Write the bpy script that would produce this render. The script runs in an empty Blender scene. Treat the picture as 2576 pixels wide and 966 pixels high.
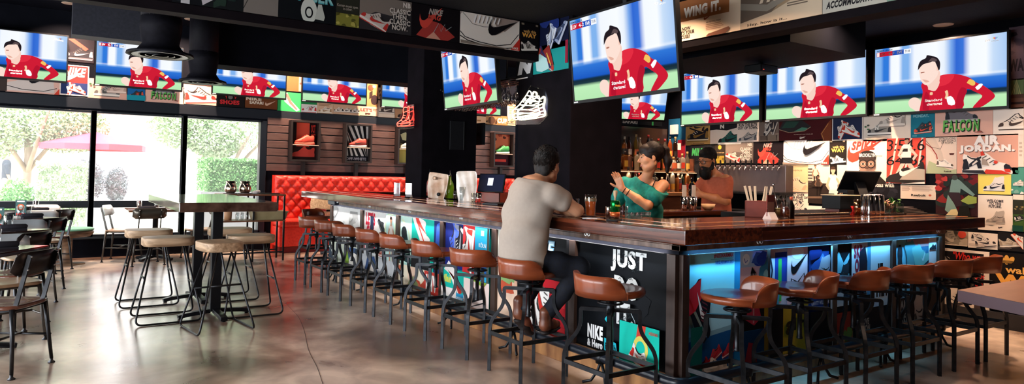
import bpy, math, random
import numpy as np
from mathutils import Vector, Matrix
random.seed(7)
PI = math.pi
sc = bpy.context.scene
COL = sc.collection
# ---------------------------------------------------------------- camera
YAW, PITCH, ROLL, F, CY, H = 0.596442273, 0.0253863219, 0.0204307282, 1726.92869, 393.851586, 1.36
fw = Vector((math.sin(YAW)*math.cos(PITCH), math.cos(YAW)*math.cos(PITCH), math.sin(PITCH)))
_r = Vector((math.cos(YAW), -math.sin(YAW), 0)); _u = _r.cross(fw)
rt = _r*math.cos(ROLL) + _u*math.sin(ROLL); up = -_r*math.sin(ROLL) + _u*math.cos(ROLL)
cd = bpy.data.cameras.new('camera'); cam = bpy.data.objects.new('camera', cd); COL.objects.link(cam)
M = Matrix((rt, up, -fw)).transposed().to_4x4(); M.translation = (0, 0, H); cam.matrix_world = M
cd.sensor_width = 36; cd.lens = F/2576*36; cd.shift_y = (CY-483)/2576; cd.clip_start = .05
sc.camera = cam
def hit(px, py, ax, v):
    "real point on the plane ax = v that stands behind a pixel of the photograph"
    d = rt*(px-1288) - up*(py-CY) + fw*F; i = 'xyz'.index(ax)
    return Vector((0, 0, H)) + d*((v-(H if i == 2 else 0))/d[i])
# ---------------------------------------------------------------- materials
MT = {}
def mat(name, c=(.5,.5,.5), rough=.5, metal=0, emit=0, trans=0, ior=1.45, spec=.5, coat=0, alpha=1):
    if name in MT: return MT[name]
    m = bpy.data.materials.new(name); m.use_nodes = True; b = m.node_tree.nodes['Principled BSDF']
    b.inputs['Base Color'].default_value = (*c, 1); b.inputs['Roughness'].default_value = rough
    b.inputs['Metallic'].default_value = metal; b.inputs['IOR'].default_value = ior
    b.inputs['Specular IOR Level'].default_value = spec; b.inputs['Coat Weight'].default_value = coat
    b.inputs['Coat Roughness'].default_value = .06
    b.inputs['Transmission Weight'].default_value = trans
    b.inputs['Alpha'].default_value = alpha
    if emit:
        b.inputs['Emission Color'].default_value = (*c, 1); b.inputs['Emission Strength'].default_value = emit
    m.diffuse_color = (*c, 1)
    MT[name] = m; return m
def s2l(h):
    h = h.lstrip('#'); r = [int(h[i:i+2], 16)/255 for i in (0, 2, 4)]
    return tuple(x/12.92 if x < .04045 else ((x+.055)/1.055)**2.4 for x in r)
def paint(h):            # printed colour of a poster, by hex
    return mat('print_'+h, s2l(h), .55, spec=.14)
def nodes(m):
    nt = m.node_tree; return nt, nt.nodes, nt.links, nt.nodes['Principled BSDF']
def noisy(name, ca, cb, scale=(4,4,4), rough=(.3,.5), bump=0, detail=6, metal=0, coat=0, mid=(.35,.65), spec=.5, coords='Object', dist=0):
    m = mat(name, ca, rough[0], metal, coat=coat, spec=spec); nt, N, L, b = nodes(m)
    tc = N.new('ShaderNodeTexCoord'); mp = N.new('ShaderNodeMapping'); mp.inputs['Scale'].default_value = scale
    n = N.new('ShaderNodeTexNoise'); n.inputs['Scale'].default_value = 1; n.inputs['Detail'].default_value = detail; n.inputs['Distortion'].default_value = dist
    r = N.new('ShaderNodeValToRGB'); r.color_ramp.elements[0].color = (*ca, 1); r.color_ramp.elements[1].color = (*cb, 1)
    r.color_ramp.elements[0].position, r.color_ramp.elements[1].position = mid
    L.new(tc.outputs[coords], mp.inputs['Vector']); L.new(mp.outputs[0], n.inputs['Vector']); L.new(n.outputs['Fac'], r.inputs[0]); L.new(r.outputs[0], b.inputs['Base Color'])
    mr = N.new('ShaderNodeMapRange'); mr.inputs['To Min'].default_value, mr.inputs['To Max'].default_value = rough
    L.new(n.outputs['Fac'], mr.inputs['Value']); L.new(mr.outputs[0], b.inputs['Roughness'])
    if bump:
        bp = N.new('ShaderNodeBump'); bp.inputs['Strength'].default_value = bump; bp.inputs['Distance'].default_value = .01
        L.new(n.outputs['Fac'], bp.inputs['Height']); L.new(bp.outputs[0], b.inputs['Normal'])
    return m
def thin_glass(name, tint=(1,1,1), gl=.05, rough=.02, veil=0.0):
    "see-through sheet: clear with a weak mirror on top"
    if name in MT: return MT[name]
    m = bpy.data.materials.new(name); m.use_nodes = True; nt = m.node_tree; N = nt.nodes; L = nt.links; N.clear()
    o = N.new('ShaderNodeOutputMaterial'); t = N.new('ShaderNodeBsdfTransparent'); t.inputs[0].default_value = (*tint, 1)
    g = N.new('ShaderNodeBsdfGlossy'); g.inputs['Roughness'].default_value = rough
    lw = N.new('ShaderNodeLayerWeight'); lw.inputs['Blend'].default_value = .35
    mr = N.new('ShaderNodeMapRange'); mr.inputs['To Min'].default_value = gl; mr.inputs['To Max'].default_value = min(.9, gl*2+.45)
    x = N.new('ShaderNodeMixShader'); L.new(lw.outputs['Facing'], mr.inputs['Value']); L.new(mr.outputs[0], x.inputs[0])
    if veil:
        d = N.new('ShaderNodeBsdfTranslucent'); dx = N.new('ShaderNodeMixShader'); dx.inputs[0].default_value = veil; L.new(t.outputs[0], dx.inputs[1]); L.new(d.outputs[0], dx.inputs[2]); t = dx
    L.new(t.outputs[0], x.inputs[1]); L.new(g.outputs[0], x.inputs[2]); L.new(x.outputs[0], o.inputs[0])
    MT[name] = m; return m
# ---------------------------------------------------------------- mesh collector
class MB:
    def __init__(s): s.v = []; s.f = []; s.mi = []; s.sm = []; s.mats = []; s.M = None
    def m(s, mt):
        if mt not in s.mats: s.mats.append(mt)
        return s.mats.index(mt)
    def add(s, vs, fs, mt, smooth=False):
        k = len(s.v); i = s.m(mt)
        if s.M is not None: vs = [s.M @ Vector(p) for p in vs]
        s.v += [tuple(p) for p in vs]
        for f in fs: s.f.append(tuple(a+k for a in f)); s.mi.append(i); s.sm.append(smooth)
        return s
    def box(s, x0, x1, y0, y1, z0, z1, mt):
        v = [(x, y, z) for x in (x0, x1) for y in (y0, y1) for z in (z0, z1)]
        return s.add(v, [(0,1,3,2),(4,6,7,5),(0,4,5,1),(2,3,7,6),(0,2,6,4),(1,5,7,3)], mt)
    def bar(s, a, b, w, h, mt, upv=(0,0,1)):
        "square bar from a to b"
        a = Vector(a); b = Vector(b); d = (b-a).normalized(); u = Vector(upv)
        if abs(d.dot(u)) > .99: u = Vector((1,0,0))
        r = d.cross(u).normalized()*w/2; u = r.cross(d).normalized()*h/2
        v = [a-r-u, a+r-u, a+r+u, a-r+u, b-r-u, b+r-u, b+r+u, b-r+u]
        return s.add(v, [(0,1,2,3),(7,6,5,4),(0,4,5,1),(1,5,6,2),(2,6,7,3),(3,7,4,0)], mt)
    def tube(s, pts, r, mt, n=8, closed=False, rs=None, caps=True, sq=None):
        pts = [Vector(p) for p in pts]; N = len(pts)
        d0 = (pts[1]-pts[0]).normalized(); u = Vector((0,0,1)) if abs(d0.z) < .9 else Vector((1,0,0))
        r0 = d0.cross(u).normalized(); vs = []; 
        for i, p in enumerate(pts):
            a = pts[i-1] if (i > 0 or closed) else p; b = pts[(i+1) % N] if (i < N-1 or closed) else p
            d = (b-a).normalized(); r0 = (r0 - d*r0.dot(d)).normalized(); q = d.cross(r0)
            R = rs[i] if rs else r
            if sq: vs += [p+r0*x*sq[0]+q*y*sq[1] for x, y in ((-.5,-.5),(.5,-.5),(.5,.5),(-.5,.5))]
            else: vs += [p + (r0*math.cos(2*PI*k/n)+q*math.sin(2*PI*k/n))*R for k in range(n)]
        if sq: n = 4
        fs = []
        for i in range(N if closed else N-1):
            j = (i+1) % N
            for k in range(n): fs.append((i*n+k, i*n+(k+1)%n, j*n+(k+1)%n, j*n+k))
        if not closed and caps: fs += [tuple(range(n))[::-1], tuple((N-1)*n+k for k in range(n))]
        return s.add(vs, fs, mt, smooth=not sq)
    def lathe(s, prof, c, mt, n=24, smooth=True, sx=1, sy=1, a0=0, a1=2*PI):
        "profile of (radius, height) about the vertical through c"
        c = Vector(c); full = abs(a1-a0-2*PI) < 1e-6; K = n if full else n+1; vs = []
        for r, z in prof:
            for k in range(K):
                a = a0+(a1-a0)*k/n; vs.append(c+Vector((r*math.cos(a)*sx, r*math.sin(a)*sy, z)))
        fs = []
        for i in range(len(prof)-1):
            for k in range(n): fs.append((i*K+k, i*K+(k+1)%K, (i+1)*K+(k+1)%K, (i+1)*K+k))
        if full:
            if prof[0][0] > 1e-5: fs.append(tuple(range(K))[::-1])
            if prof[-1][0] > 1e-5: fs.append(tuple((len(prof)-1)*K+k for k in range(K)))
        return s.add(vs, fs, mt, smooth)
    def prism(s, poly, z0, z1, mt, axis='z'):
        n = len(poly)
        def P(a, b, t): return (a, b, t) if axis == 'z' else ((a, t, b) if axis == 'y' else (t, a, b))
        v = [P(a, b, z0) for a, b in poly]+[P(a, b, z1) for a, b in poly]
        return s.add(v, [tuple(range(n))[::-1], tuple(range(n, 2*n))]+[(i, (i+1)%n, n+(i+1)%n, n+i) for i in range(n)], mt)
    def build(s, name, parent=None, loc=None, rotz=0, bevel=0, solid=0, sub=0):
        me = bpy.data.meshes.new(name); me.from_pydata(s.v, [], s.f)
        for mt in s.mats: me.materials.append(mt)
        me.polygons.foreach_set('material_index', s.mi); me.polygons.foreach_set('use_smooth', s.sm); me.update()
        o = bpy.data.objects.new(name, me); COL.objects.link(o)
        if parent: o.parent = parent
        if loc is not None: o.location = loc
        o.rotation_euler.z = rotz
        if solid: k = o.modifiers.new('solid', 'SOLIDIFY'); k.thickness = solid; k.offset = 0
        if bevel: k = o.modifiers.new('bevel', 'BEVEL'); k.width = bevel; k.segments = 2; k.limit_method = 'ANGLE'
        if sub: k = o.modifiers.new('sub', 'SUBSURF'); k.levels = k.render_levels = sub
        return o
def B(*a): return MB().box(*a)
def tag(o, label=None, cat=None, group=None, kind=None):
    if label: o['label'] = label
    if cat: o['category'] = cat
    if group: o['group'] = group
    if kind: o['kind'] = kind
    return o
def thing(name, label, cat, loc=(0,0,0), rotz=0, group=None):
    o = bpy.data.objects.new(name, None); COL.objects.link(o); o.location = loc; o.rotation_euler.z = rotz
    return tag(o, label, cat, group)
def struct(o): o['kind'] = 'structure'; return o
def dup(root, loc, rotz=None, label=None, group=None):
    r = root.copy(); COL.objects.link(r); r.location = loc
    if rotz is not None: r.rotation_euler.z = rotz
    if label: r['label'] = label
    if group: r['group'] = group
    for ch in list(root.children):
        c = ch.copy(); COL.objects.link(c); c.parent = r
        for g in ch.children:
            d = g.copy(); COL.objects.link(d); d.parent = c
    return r
def smooth_path(pts, k=4):
    "Catmull-Rom through the points"
    P = [Vector(p) for p in pts]; P = [P[0]*2-P[1]]+P+[P[-1]*2-P[-2]]; out = []
    for i in range(1, len(P)-2):
        for j in range(k):
            t = j/k; a, b, c, d = P[i-1:i+3]
            out.append(.5*((2*b)+(c-a)*t+(2*a-5*b+4*c-d)*t*t+(3*b-a-3*c+d)*t**3))
    return out+[P[-2]]
def fillet(pts, r, k=4):
    "polyline with rounded corners"
    P = [Vector(p) for p in pts]; out = [P[0]]
    for i in range(1, len(P)-1):
        a = (P[i-1]-P[i]); b = (P[i+1]-P[i]); ra = min(r, a.length*.45, b.length*.45)
        p = P[i]+a.normalized()*ra; q = P[i]+b.normalized()*ra
        for j in range(k+1):
            t = j/k; out.append(p*(1-t)**2+P[i]*2*t*(1-t)+q*t*t)
    return out+[P[-1]]
# ---------------------------------------------------------------- lettering
_TX = {}
def text_geo(t, bold=.012, shear=0):
    key = (t, bold, shear)
    if key in _TX: return _TX[key]
    c = bpy.data.curves.new('lettering', 'FONT'); c.body = t; c.offset = bold; c.shear = shear; c.align_x = 'CENTER'; c.resolution_u = 3; c.space_line = .82; c.space_character = .95+bold*3
    o = bpy.data.objects.new('lettering', c); me = o.to_mesh()
    vs = [(v.co.x, v.co.y) for v in me.vertices]; fs = [tuple(p.vertices) for p in me.polygons]
    o.to_mesh_clear(); bpy.data.objects.remove(o); bpy.data.curves.remove(c)
    if not vs: vs = [(0, 0), (1, 0), (1, 1)]; fs = [(0, 1, 2)]
    x0 = min(v[0] for v in vs); x1 = max(v[0] for v in vs); y0 = min(v[1] for v in vs); y1 = max(v[1] for v in vs)
    _TX[key] = ([((v[0]-x0)/(x1-x0), (v[1]-y0)/max(1e-6, y1-y0)) for v in vs], fs); return _TX[key]
# ---------------------------------------------------------------- print drawing (flat sheets in their own x/z plane, front to -y)
SHOE = dict(
 low=[(.02,.07),(.01,.15),(.05,.22),(.14,.26),(.26,.29),(.36,.36),(.44,.44),(.52,.50),(.58,.50),(.61,.43),(.70,.38),(.80,.39),(.89,.45),(.96,.47),(.985,.40),(.965,.28),(.985,.16),(.98,.07)],
 high=[(.02,.07),(.01,.15),(.05,.22),(.14,.26),(.26,.29),(.36,.38),(.44,.50),(.49,.64),(.55,.74),(.62,.70),(.66,.72),(.80,.76),(.93,.78),(.965,.66),(.94,.48),(.96,.30),(.985,.16),(.98,.07)],
 run=[(.01,.10),(.02,.17),(.09,.23),(.2,.26),(.32,.33),(.42,.42),(.50,.49),(.56,.51),(.60,.44),(.70,.36),(.80,.36),(.90,.42),(.98,.50),(1.01,.44),(.975,.30),(.99,.2),(.985,.11)])
SWOOSH = [(1,.56),(.62,.36),(.40,.24),(.24,.17),(.12,.16),(.04,.22),(.02,.32),(.06,.46),(.16,.62),(.12,.50),(.13,.42),(.20,.38),(.32,.40),(.55,.45)]
class Sheet:
    def __init__(s, w, h, bg, th=.006, mt=None):
        s.mb = MB(); s.w = w; s.h = h; s.k = 0; s.th = th
        s.mb.box(0, w, 0, th, 0, h, mt or paint(bg))
    def poly(s, pts, col, mt=None, frac=True):
        s.k += 1; y = -.0007*s.k
        if frac: pts = [(x*s.w, z*s.h) for x, z in pts]
        pts = [(min(max(x, 0), s.w), min(max(z, 0), s.h)) for x, z in pts]
        ar = sum(pts[i-1][0]*pts[i][1]-pts[i][0]*pts[i-1][1] for i in range(len(pts)))
        if ar < 0: pts = pts[::-1]
        s.mb.add([(x, y, z) for x, z in pts], [tuple(range(len(pts)))], mt or paint(col)); return s
    def rect(s, x0, z0, x1, z1, col): return s.poly([(x0,z0),(x1,z0),(x1,z1),(x0,z1)], col)
    def ell(s, cx, cz, rx, rz, col, n=22, rot=0, circ=False):
        "ellipse; radii in fractions of the width"
        W = s.w; a = [(2*PI*i/n) for i in range(n)]
        return s.poly([(cx*s.w+W*(rx*math.cos(t)*math.cos(rot)-rz*math.sin(t)*math.sin(rot)), cz*s.h+W*(rx*math.cos(t)*math.sin(rot)+rz*math.sin(t)*math.cos(rot))) for t in a], col, frac=False)
    def shape(s, pts, cx, cz, size, col, rot=0, flip=False):
        "outline in its own unit frame, centred, size in fractions of the width"
        W = s.w*size; c, q = math.cos(rot), math.sin(rot); out = []
        for x, z in pts:
            x = (x-.5)*(-1 if flip else 1)*W; z = (z-.25)*W
            out.append((cx*s.w+x*c-z*q, cz*s.h+x*q+z*c))
        return s.poly(out, col, frac=False)
    def shoe(s, cx, cz, size, up='f0ece4', sole='ffffff', acc='111111', kind='low', rot=0, flip=False, swoosh=True, out=None, lace=None, stripes=False):
        S = lambda p, c: s.shape(p, cx, cz, size, c, rot, flip)
        if out:
            e = .022; S([(x+(e if x > .5 else -e), z+(e if z > .25 else -e)) for x, z in SHOE[kind]], out)
        S([(0,.0),(-.01,.06),(.0,.10),(.3,.11),(.6,.11),(.99,.13),(1.0,.06),(.96,-.005),(.5,.012)], sole)
        S([(.02,-.012),(.0,.02),(.99,.022),(.95,-.018)], acc)
        S(SHOE[kind], up)
        S([(.02,.10),(.01,.15),(.05,.22),(.12,.25),(.16,.20),(.15,.12)], acc)
        S([(.84,.12),(.86,.26),(.90,.36),(.975,.34),(.965,.28),(.985,.16),(.98,.10)], acc)
        S([(.60,.42),(.70,.37),(.80,.38),(.89,.44),(.88,.40),(.79,.345),(.70,.33),(.6,.37)], '2a2422' if up != '2a2422' else 'aaaaaa')
        lc = lace or ('ffffff' if up in ('111111', '1b1b22', '20242c') else '55504c')
        for i in range(4):
            x = .27+i*.07; z = .27+i*.05; S([(x,z),(x+.018,z+.012),(x+.105,z-.045),(x+.09,z-.06)], lc)
        if stripes:
            for i in range(3): x = .44+i*.09; S([(x,.12),(x+.045,.12),(x+.10,.34),(x+.06,.34)], acc)
        elif swoosh:
            S([(.30+x*.55, .05+z*.42) for x, z in SWOOSH], acc)
        return s
    def text(s, t, x0, z0, x1, z1, col, bold=.02, shear=0):
        "lettering stretched into the box x0..x1, z0..z1 (fractions)"
        vs, fs = text_geo(t, bold, shear); s.k += 1; y = -.0007*s.k
        s.mb.add([((x0+(x1-x0)*a)*s.w, y, (z0+(z1-z0)*b)*s.h) for a, b in vs], fs, paint(col)); return s
    def line(s, pts, wd, col):
        "stroke through points (fractions), width in fractions of the sheet width"
        P = [Vector((x*s.w, z*s.h)) for x, z in pts]; L = []; R = []
        for i, p in enumerate(P):
            d = (P[min(i+1, len(P)-1)]-P[max(i-1, 0)]).normalized(); n = Vector((-d.y, d.x))*wd*s.w/2
            L.append(p+n); R.append(p-n)
        s.k += 1; y = -.0007*s.k; n = len(P)
        vs = [(p.x, y, p.y) for p in L+R]; s.mb.add(vs, [(i, n+i, n+i+1, i+1) for i in range(n-1)], paint(col)); return s
    def figure(s, cx, cz, size, skin='b98a70', top='f0e8e0', bottom='222222', hair='161212', flip=False, pose=0):
        "small printed person, standing or sitting"
        S = lambda p, c: s.shape(p, cx, cz, size, c, 0, flip)
        S([(.36,.0),(.44,.0),(.46,-.55),(.38,-.55)] if pose == 0 else [(.36,.02),(.62,.0),(.66,-.4),(.56,-.4),(.52,-.12),(.34,-.12)], bottom)
        S([(.50,.0),(.60,.0),(.66,-.55),(.57,-.55)] if pose == 0 else [(.4,.02),(.72,.05),(.80,-.35),(.72,-.37),(.64,-.08),(.38,-.1)], bottom)
        S([(.34,.0),(.32,.35),(.38,.47),(.56,.47),(.64,.38),(.62,.0)], top)
        S([(.34,.40),(.24,.12),(.34,-.02),(.38,.04),(.33,.14),(.40,.34)], skin)
        S([(.60,.40),(.74,.16),(.66,-.02),(.61,.02),(.66,.16),(.57,.32)], skin)
        S([(.44,.44),(.52,.44),(.52,.54),(.44,.54)], skin)
        S([(.48+.075*math.cos(a), .60+.095*math.sin(a)) for a in [i*PI/8 for i in range(16)]], skin)
        S([(.48+.085*math.cos(a), .62+.095*math.sin(a)) for a in [i*PI/8 for i in range(9)]], hair)
        return s
    def blobs(s, n, cols, r=(.05,.2), seed=1, box=(0,0,1,1)):
        R = random.Random(seed)
        for i in range(n):
            cx = R.uniform(box[0], box[2]); cz = R.uniform(box[1], box[3]); q = R.uniform(*r); pts = []
            K = 9
            for k in range(K):
                a = 2*PI*k/K; e = q*R.uniform(.6, 1.25); pts.append((cx*s.w+e*s.w*math.cos(a), cz*s.h+e*s.w*.8*math.sin(a)))
            pts = [(min(max(x, box[0]*s.w), box[2]*s.w), min(max(z, box[1]*s.h), box[3]*s.h)) for x, z in pts]
            s.poly(pts, cols[i % len(cols)], frac=False)
        return s
    def small_print(s, x0, z0, x1, z1, rows, col):
        for i in range(rows):
            z = z0+(z1-z0)*(i+.5)/rows; e = (z1-z0)/rows*.25; s.rect(x0, z-e, x0+(x1-x0)*(.8+.2*((i*37) % 10)/10), z+e, col)
        return s
def wall_sheet(ax, val, px0, py0, px1, py1, bg, draw, label, off=0, name='poster', parent=None, cat='poster', group=None, mt=None, flip=False):
    "a print on the plane ax = val; corner pixels give its real corners"
    a = hit(px0, py0, ax, val); b = hit(px1, py1, ax, val)
    if ax == 'y': w = b.x-a.x; loc = (a.x, val-.006-off, b.z); r = 0
    else: w = a.y-b.y; loc = (val-.006-off, a.y, b.z); r = -PI/2
    s = Sheet(w, a.z-b.z, bg, mt=mt)
    draw(s); o = s.mb.build(name, parent, loc, r)
    if not parent: tag(o, label, cat, group)
    return o
# ================================================================ materials of the place
black_paint = noisy('black_paint', (.003,.0035,.006), (.005,.0055,.009), (3,3,3), (.6,.75), coords='Object', spec=.05)
dark_ceiling = noisy('dark_ceiling', (.005,.005,.008), (.010,.0095,.013), (60,60,60), (.8,.9), .3, spec=.15)
walnut = noisy('walnut', s2l('2e120a'), s2l('5c2c1a'), (1.2,34,34), (.14,.2), 0, 4, coat=.7, dist=.15, mid=(.36,.64))
walnut_x = walnut
walnut_y = noisy('walnut_long', s2l('36150c'), s2l('6e3520'), (34,1.5,34), (.14,.2), 0, 6, coat=.7, dist=.5, mid=(.36,.64))
inlay = noisy('maple_inlay', s2l('d88a54'), s2l('eca870'), (6,6,6), (.14,.2), 0, coat=.6)
walnut_dull = noisy('walnut_satin', s2l('21140f'), s2l('3e2a22'), (9,9,2), (.4,.55), .05)
oak = noisy('raw_oak', s2l('8a6440'), s2l('b08a60'), (2,26,26), (.5,.6), .1)
steel_dark = noisy('dark_steel', (.018,.02,.024), (.035,.036,.04), (20,20,20), (.32,.45), metal=.8)
black_metal = mat('black_metal', (.012,.013,.016), .38, .5)
gun = noisy('gunmetal', (.06,.055,.05), (.11,.10,.09), (12,12,12), (.3,.42), metal=.9)
chrome = mat('chrome', (.75,.72,.70), .12, 1)
black_plastic = mat('black_plastic', (.004,.0045,.006), .4, spec=.2)
white_plastic = mat('white_plastic', (.75,.75,.75), .4)
pane = thin_glass('window_glass', gl=.03, veil=.09)  # white veil mixed into the glass imitates the overexposed haze outside
# floor: stained, polished concrete
def floor_mat():
    m = mat('polished_concrete', (.2,.15,.12), .25, spec=.55); nt, N, L, b = nodes(m)
    tc = N.new('ShaderNodeTexCoord')
    def noise(sx, det, dist=0):
        mp = N.new('ShaderNodeMapping'); mp.inputs['Scale'].default_value = sx; n = N.new('ShaderNodeTexNoise'); n.inputs['Scale'].default_value = 1
        n.inputs['Detail'].default_value = det; n.inputs['Distortion'].default_value = dist; L.new(tc.outputs['Object'], mp.inputs[0]); L.new(mp.outputs[0], n.inputs[0]); return n
    a = noise((.85,.75,1), 9, .5); c = noise((3.2,2.8,1), 9, .4); e = noise((30,30,1), 5)
    r = N.new('ShaderNodeValToRGB'); E = r.color_ramp.elements; E[0].position = .40; E[0].color = (*s2l('6a5042'), 1); E[1].position = .60; E[1].color = (*s2l('e6d6c6'), 1)
    k = E.new(.5); k.color = (*s2l('ac9686'), 1)
    L.new(a.outputs['Fac'], r.inputs[0])
    r2 = N.new('ShaderNodeValToRGB'); r2.color_ramp.elements[0].position = .36; r2.color_ramp.elements[0].color = (.56,.50,.47,1); r2.color_ramp.elements[1].position = .62; r2.color_ramp.elements[1].color = (1.1,1.05,1,1)
    L.new(c.outputs['Fac'], r2.inputs[0])
    x = N.new('ShaderNodeMix'); x.data_type = 'RGBA'; x.blend_type = 'MULTIPLY'; x.inputs['Factor'].default_value = 1
    L.new(r.outputs[0], x.inputs['A']); L.new(r2.outputs[0], x.inputs['B'])
    L.new(x.outputs['Result'], b.inputs['Base Color'])
    mr = N.new('ShaderNodeMapRange'); mr.inputs['From Min'].default_value = .3; mr.inputs['From Max'].default_value = .7; mr.inputs['To Min'].default_value = .26; mr.inputs['To Max'].default_value = .38; b.inputs['Coat Weight'].default_value = .75; b.inputs['Coat Roughness'].default_value = .22
    L.new(c.outputs['Fac'], mr.inputs[0]); L.new(mr.outputs[0], b.inputs['Roughness'])
    bp = N.new('ShaderNodeBump'); bp.inputs['Strength'].default_value = .0; bp.inputs['Distance'].default_value = .002
    L.new(e.outputs['Fac'], bp.inputs['Height']); L.new(bp.outputs[0], b.inputs['Normal'])
    return m
FLOOR = floor_mat()
XW, YW = 7.5, 11.9      # poster wall, window wall
CZ, CZ2 = 2.92, 3.6     # low and high ceiling
struct(B(-3.2, 10.2, -2.6, YW, -.12, 0, FLOOR).build('floor'))
# saw cuts of the slab
crack = mat('floor_joint', s2l('3a2a24'), .6)
g = MB()
g.tube(smooth_path([tuple(hit(x, y, 'z', .0002)) for x, y in ((700,745),(735,780),(752,800),(766,835),(776,880),(798,925),(812,966))], 5), .0018, crack, 4)
struct(g.build('floor_joint'))
# ---- walls
w = MB()
w.box(-3.3, 3.03, YW, YW+.25, -.1, .30, black_paint); w.box(-3.3, 3.03, YW, YW+.25, 2.17, CZ2, black_paint); w.box(3.03, 10.4, YW, YW+.25, -.1, CZ2, black_paint)
struct(w.build('wall_back'))
struct(B(XW, XW+.2, -2.8, 7.3, -.1, CZ2, black_paint).build('wall_right'))
w = MB(); w.box(5.0, XW+.2, 7.0, 7.3, -.1, CZ2, black_paint); struct(w.build('wall_partition'))
struct(B(10.2, 10.4, 7.3, YW+.25, -.1, CZ2, black_paint).build('wall_far_right'))
struct(B(-3.4, 10.4, -2.8, -2.6, -.1, CZ2, mat('back_wall_paint', s2l('3b2a26'), .7)).build('wall_front'))
# left wall, out of the picture, with its own run of windows
w = MB(); w.box(-3.4, -3.2, -2.8, YW+.25, -.1, .5, black_paint); w.box(-3.4, -3.2, -2.8, YW+.25, 2.2, CZ2, black_paint)
for a, b in ((-2.8,.3),(3.4,3.7),(6.8,7.1),(10.2,12.15)): w.box(-3.4, -3.2, a, b, .5, 2.2, black_paint)
struct(w.build('wall_left'))
# ---- ceilings, beam and bulkheads
YB = 5.73
struct(B(-3.4, XW+.2, -2.8, YB, CZ, CZ+.12, dark_ceiling).build('ceiling'))
struct(B(-3.4, 10.4, YB, YW+.25, CZ2, CZ2+.12, black_paint).build('ceiling_high'))
beam_paint = noisy('beam_paint', s2l('0e0a0e'), s2l('151014'), (4,4,4), (.7,.8), spec=.08)
w = MB(); w.box(-3.2, 4.2, YB, YB+.13, 2.53, CZ2, beam_paint); w.box(-3.2, 4.2, YB-.02, YB, 2.53, 2.60, beam_paint)
struct(w.build('beam_trim'))
w = MB(); w.box(4.62, 4.80, -2.6, 4.9, 2.50, CZ, beam_paint); struct(w.build('beam_over_bar'))
struct(B(5.25, 6.45, 3.52, 5.35, 2.545, CZ, black_paint).build('ceiling_bulkhead'))
struct(B(1.9, 6.9, 10.4, 10.9, 2.83, CZ2, black_paint).build('ceiling_soffit'))
# ---- the two square columns inside the bar
col_paint = noisy('column_paint', s2l('0d0b0f'), s2l('131015'), (6,6,6), (.75,.85), spec=.04)
for nm, x0, x1, y0, y1 in (('column', 4.2, 4.88, 5.19, 6.09), ('column', 4.2, 5.06, 8.36, 8.86)):
    struct(B(x0, x1, y0, y1, 0, CZ2, col_paint).build(nm, bevel=.01))
# ---- windows
frame = mat('window_frame_black', (.006,.010,.016), .35)
xs = [3.03, 1.806, .573, -.66, -1.89, -3.12]
for i in range(5):
    x1, x0 = xs[i], xs[i+1]; g = MB()
    for a, b in ((x0-.035, x0+.035), (x1-.035 if i else x1-.07, x1+.035)): g.box(a, b, YW-.03, YW+.13, .30, 2.17, frame)
    for a, b in ((.30,.34),(.735,.835),(2.14,2.17)): g.box(x0+.035, x1-.035, YW-.03, YW+.13, a, b, frame)
    wnd = struct(g.build('window_%d' % (i+1), bevel=.004))
    gl = MB(); gl.add([(x0, YW+.05, .3), (x1, YW+.05, .3), (x1, YW+.05, 2.17), (x0, YW+.05, 2.17)], [(0,1,2,3)], pane)
    gl.build('window_pane', wnd)
struct(B(-3.2, 3.1, YW-.045, YW, .275, .305, mat('sill_metal', (.02,.03,.04), .25)).build('trim_1', bevel=.004))
struct(B(-3.2, 9.9, YW-.03, YW, 2.20, 2.355, mat('header_black', (.005,.008,.014), .5)).build('trim_2', bevel=.003))
struct(B(XW-.025, XW, -2.6, 7.0, 0, .15, mat('base_black', (.01,.01,.013), .5)).build('baseboard_right', bevel=.003))
for i, (a, b) in enumerate(((.3,3.4),(3.7,6.8),(7.1,10.2))):
    g = MB(); 
    for y0, y1 in ((a, a+.06), (b-.06, b), ((a+b)/2-.03, (a+b)/2+.03)): g.box(-3.36, -3.24, y0, y1, .5, 2.2, frame)
    g.box(-3.36, -3.24, a, b, .5, .56, frame); g.box(-3.36, -3.24, a, b, 2.14, 2.2, frame)
    struct(g.build('window_%d' % (i+6)))
# ---- brown slat cladding of the booth wall
slat = noisy('slat_paint', s2l('4a3430'), s2l('57403a'), (5,30,30), (.5,.6), .05)
g = MB(); g.box(3.07, 9.9, YW-.02, YW, 1.33, 2.24, mat('slat_gap', (.01,.008,.008), .7))
z = 1.33
while z < 2.2:
    g.box(3.07, 9.9, YW-.042, YW-.02, z, z+.115, slat); z += .1305
struct(g.build('wall_cladding', bevel=.004))
# ---- daylight, sky and lamps
wd = bpy.data.worlds.new('sky'); sc.world = wd; wd.use_nodes = True
nt = wd.node_tree; bg = nt.nodes['Background']; 
sk = nt.nodes.new('ShaderNodeTexSky'); sk.sky_type = 'HOSEK_WILKIE'; sk.turbidity = 6; sk.sun_direction = (-.4, .3, .7)
mx = nt.nodes.new('ShaderNodeMix'); mx.data_type = 'RGBA'; mx.inputs['Factor'].default_value = .25; mx.inputs['A'].default_value = (1, 1, 1, 1)
nt.links.new(sk.outputs[0], mx.inputs['B']); nt.links.new(mx.outputs['Result'], bg.inputs[0]); bg.inputs[1].default_value = 7.0
def light(kind, loc, rot=(0,0,0), power=10, col=(1,1,1), **kw):
    l = bpy.data.lights.new('lamp_light', kind); l.energy = power; l.color = col
    for k, v in kw.items():
        if k == 'portal': l.cycles.is_portal = v
        else: setattr(l, k, v)
    o = bpy.data.objects.new('lamp_light', l); COL.objects.link(o); o.location = loc; o.rotation_euler = rot; return o
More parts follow.
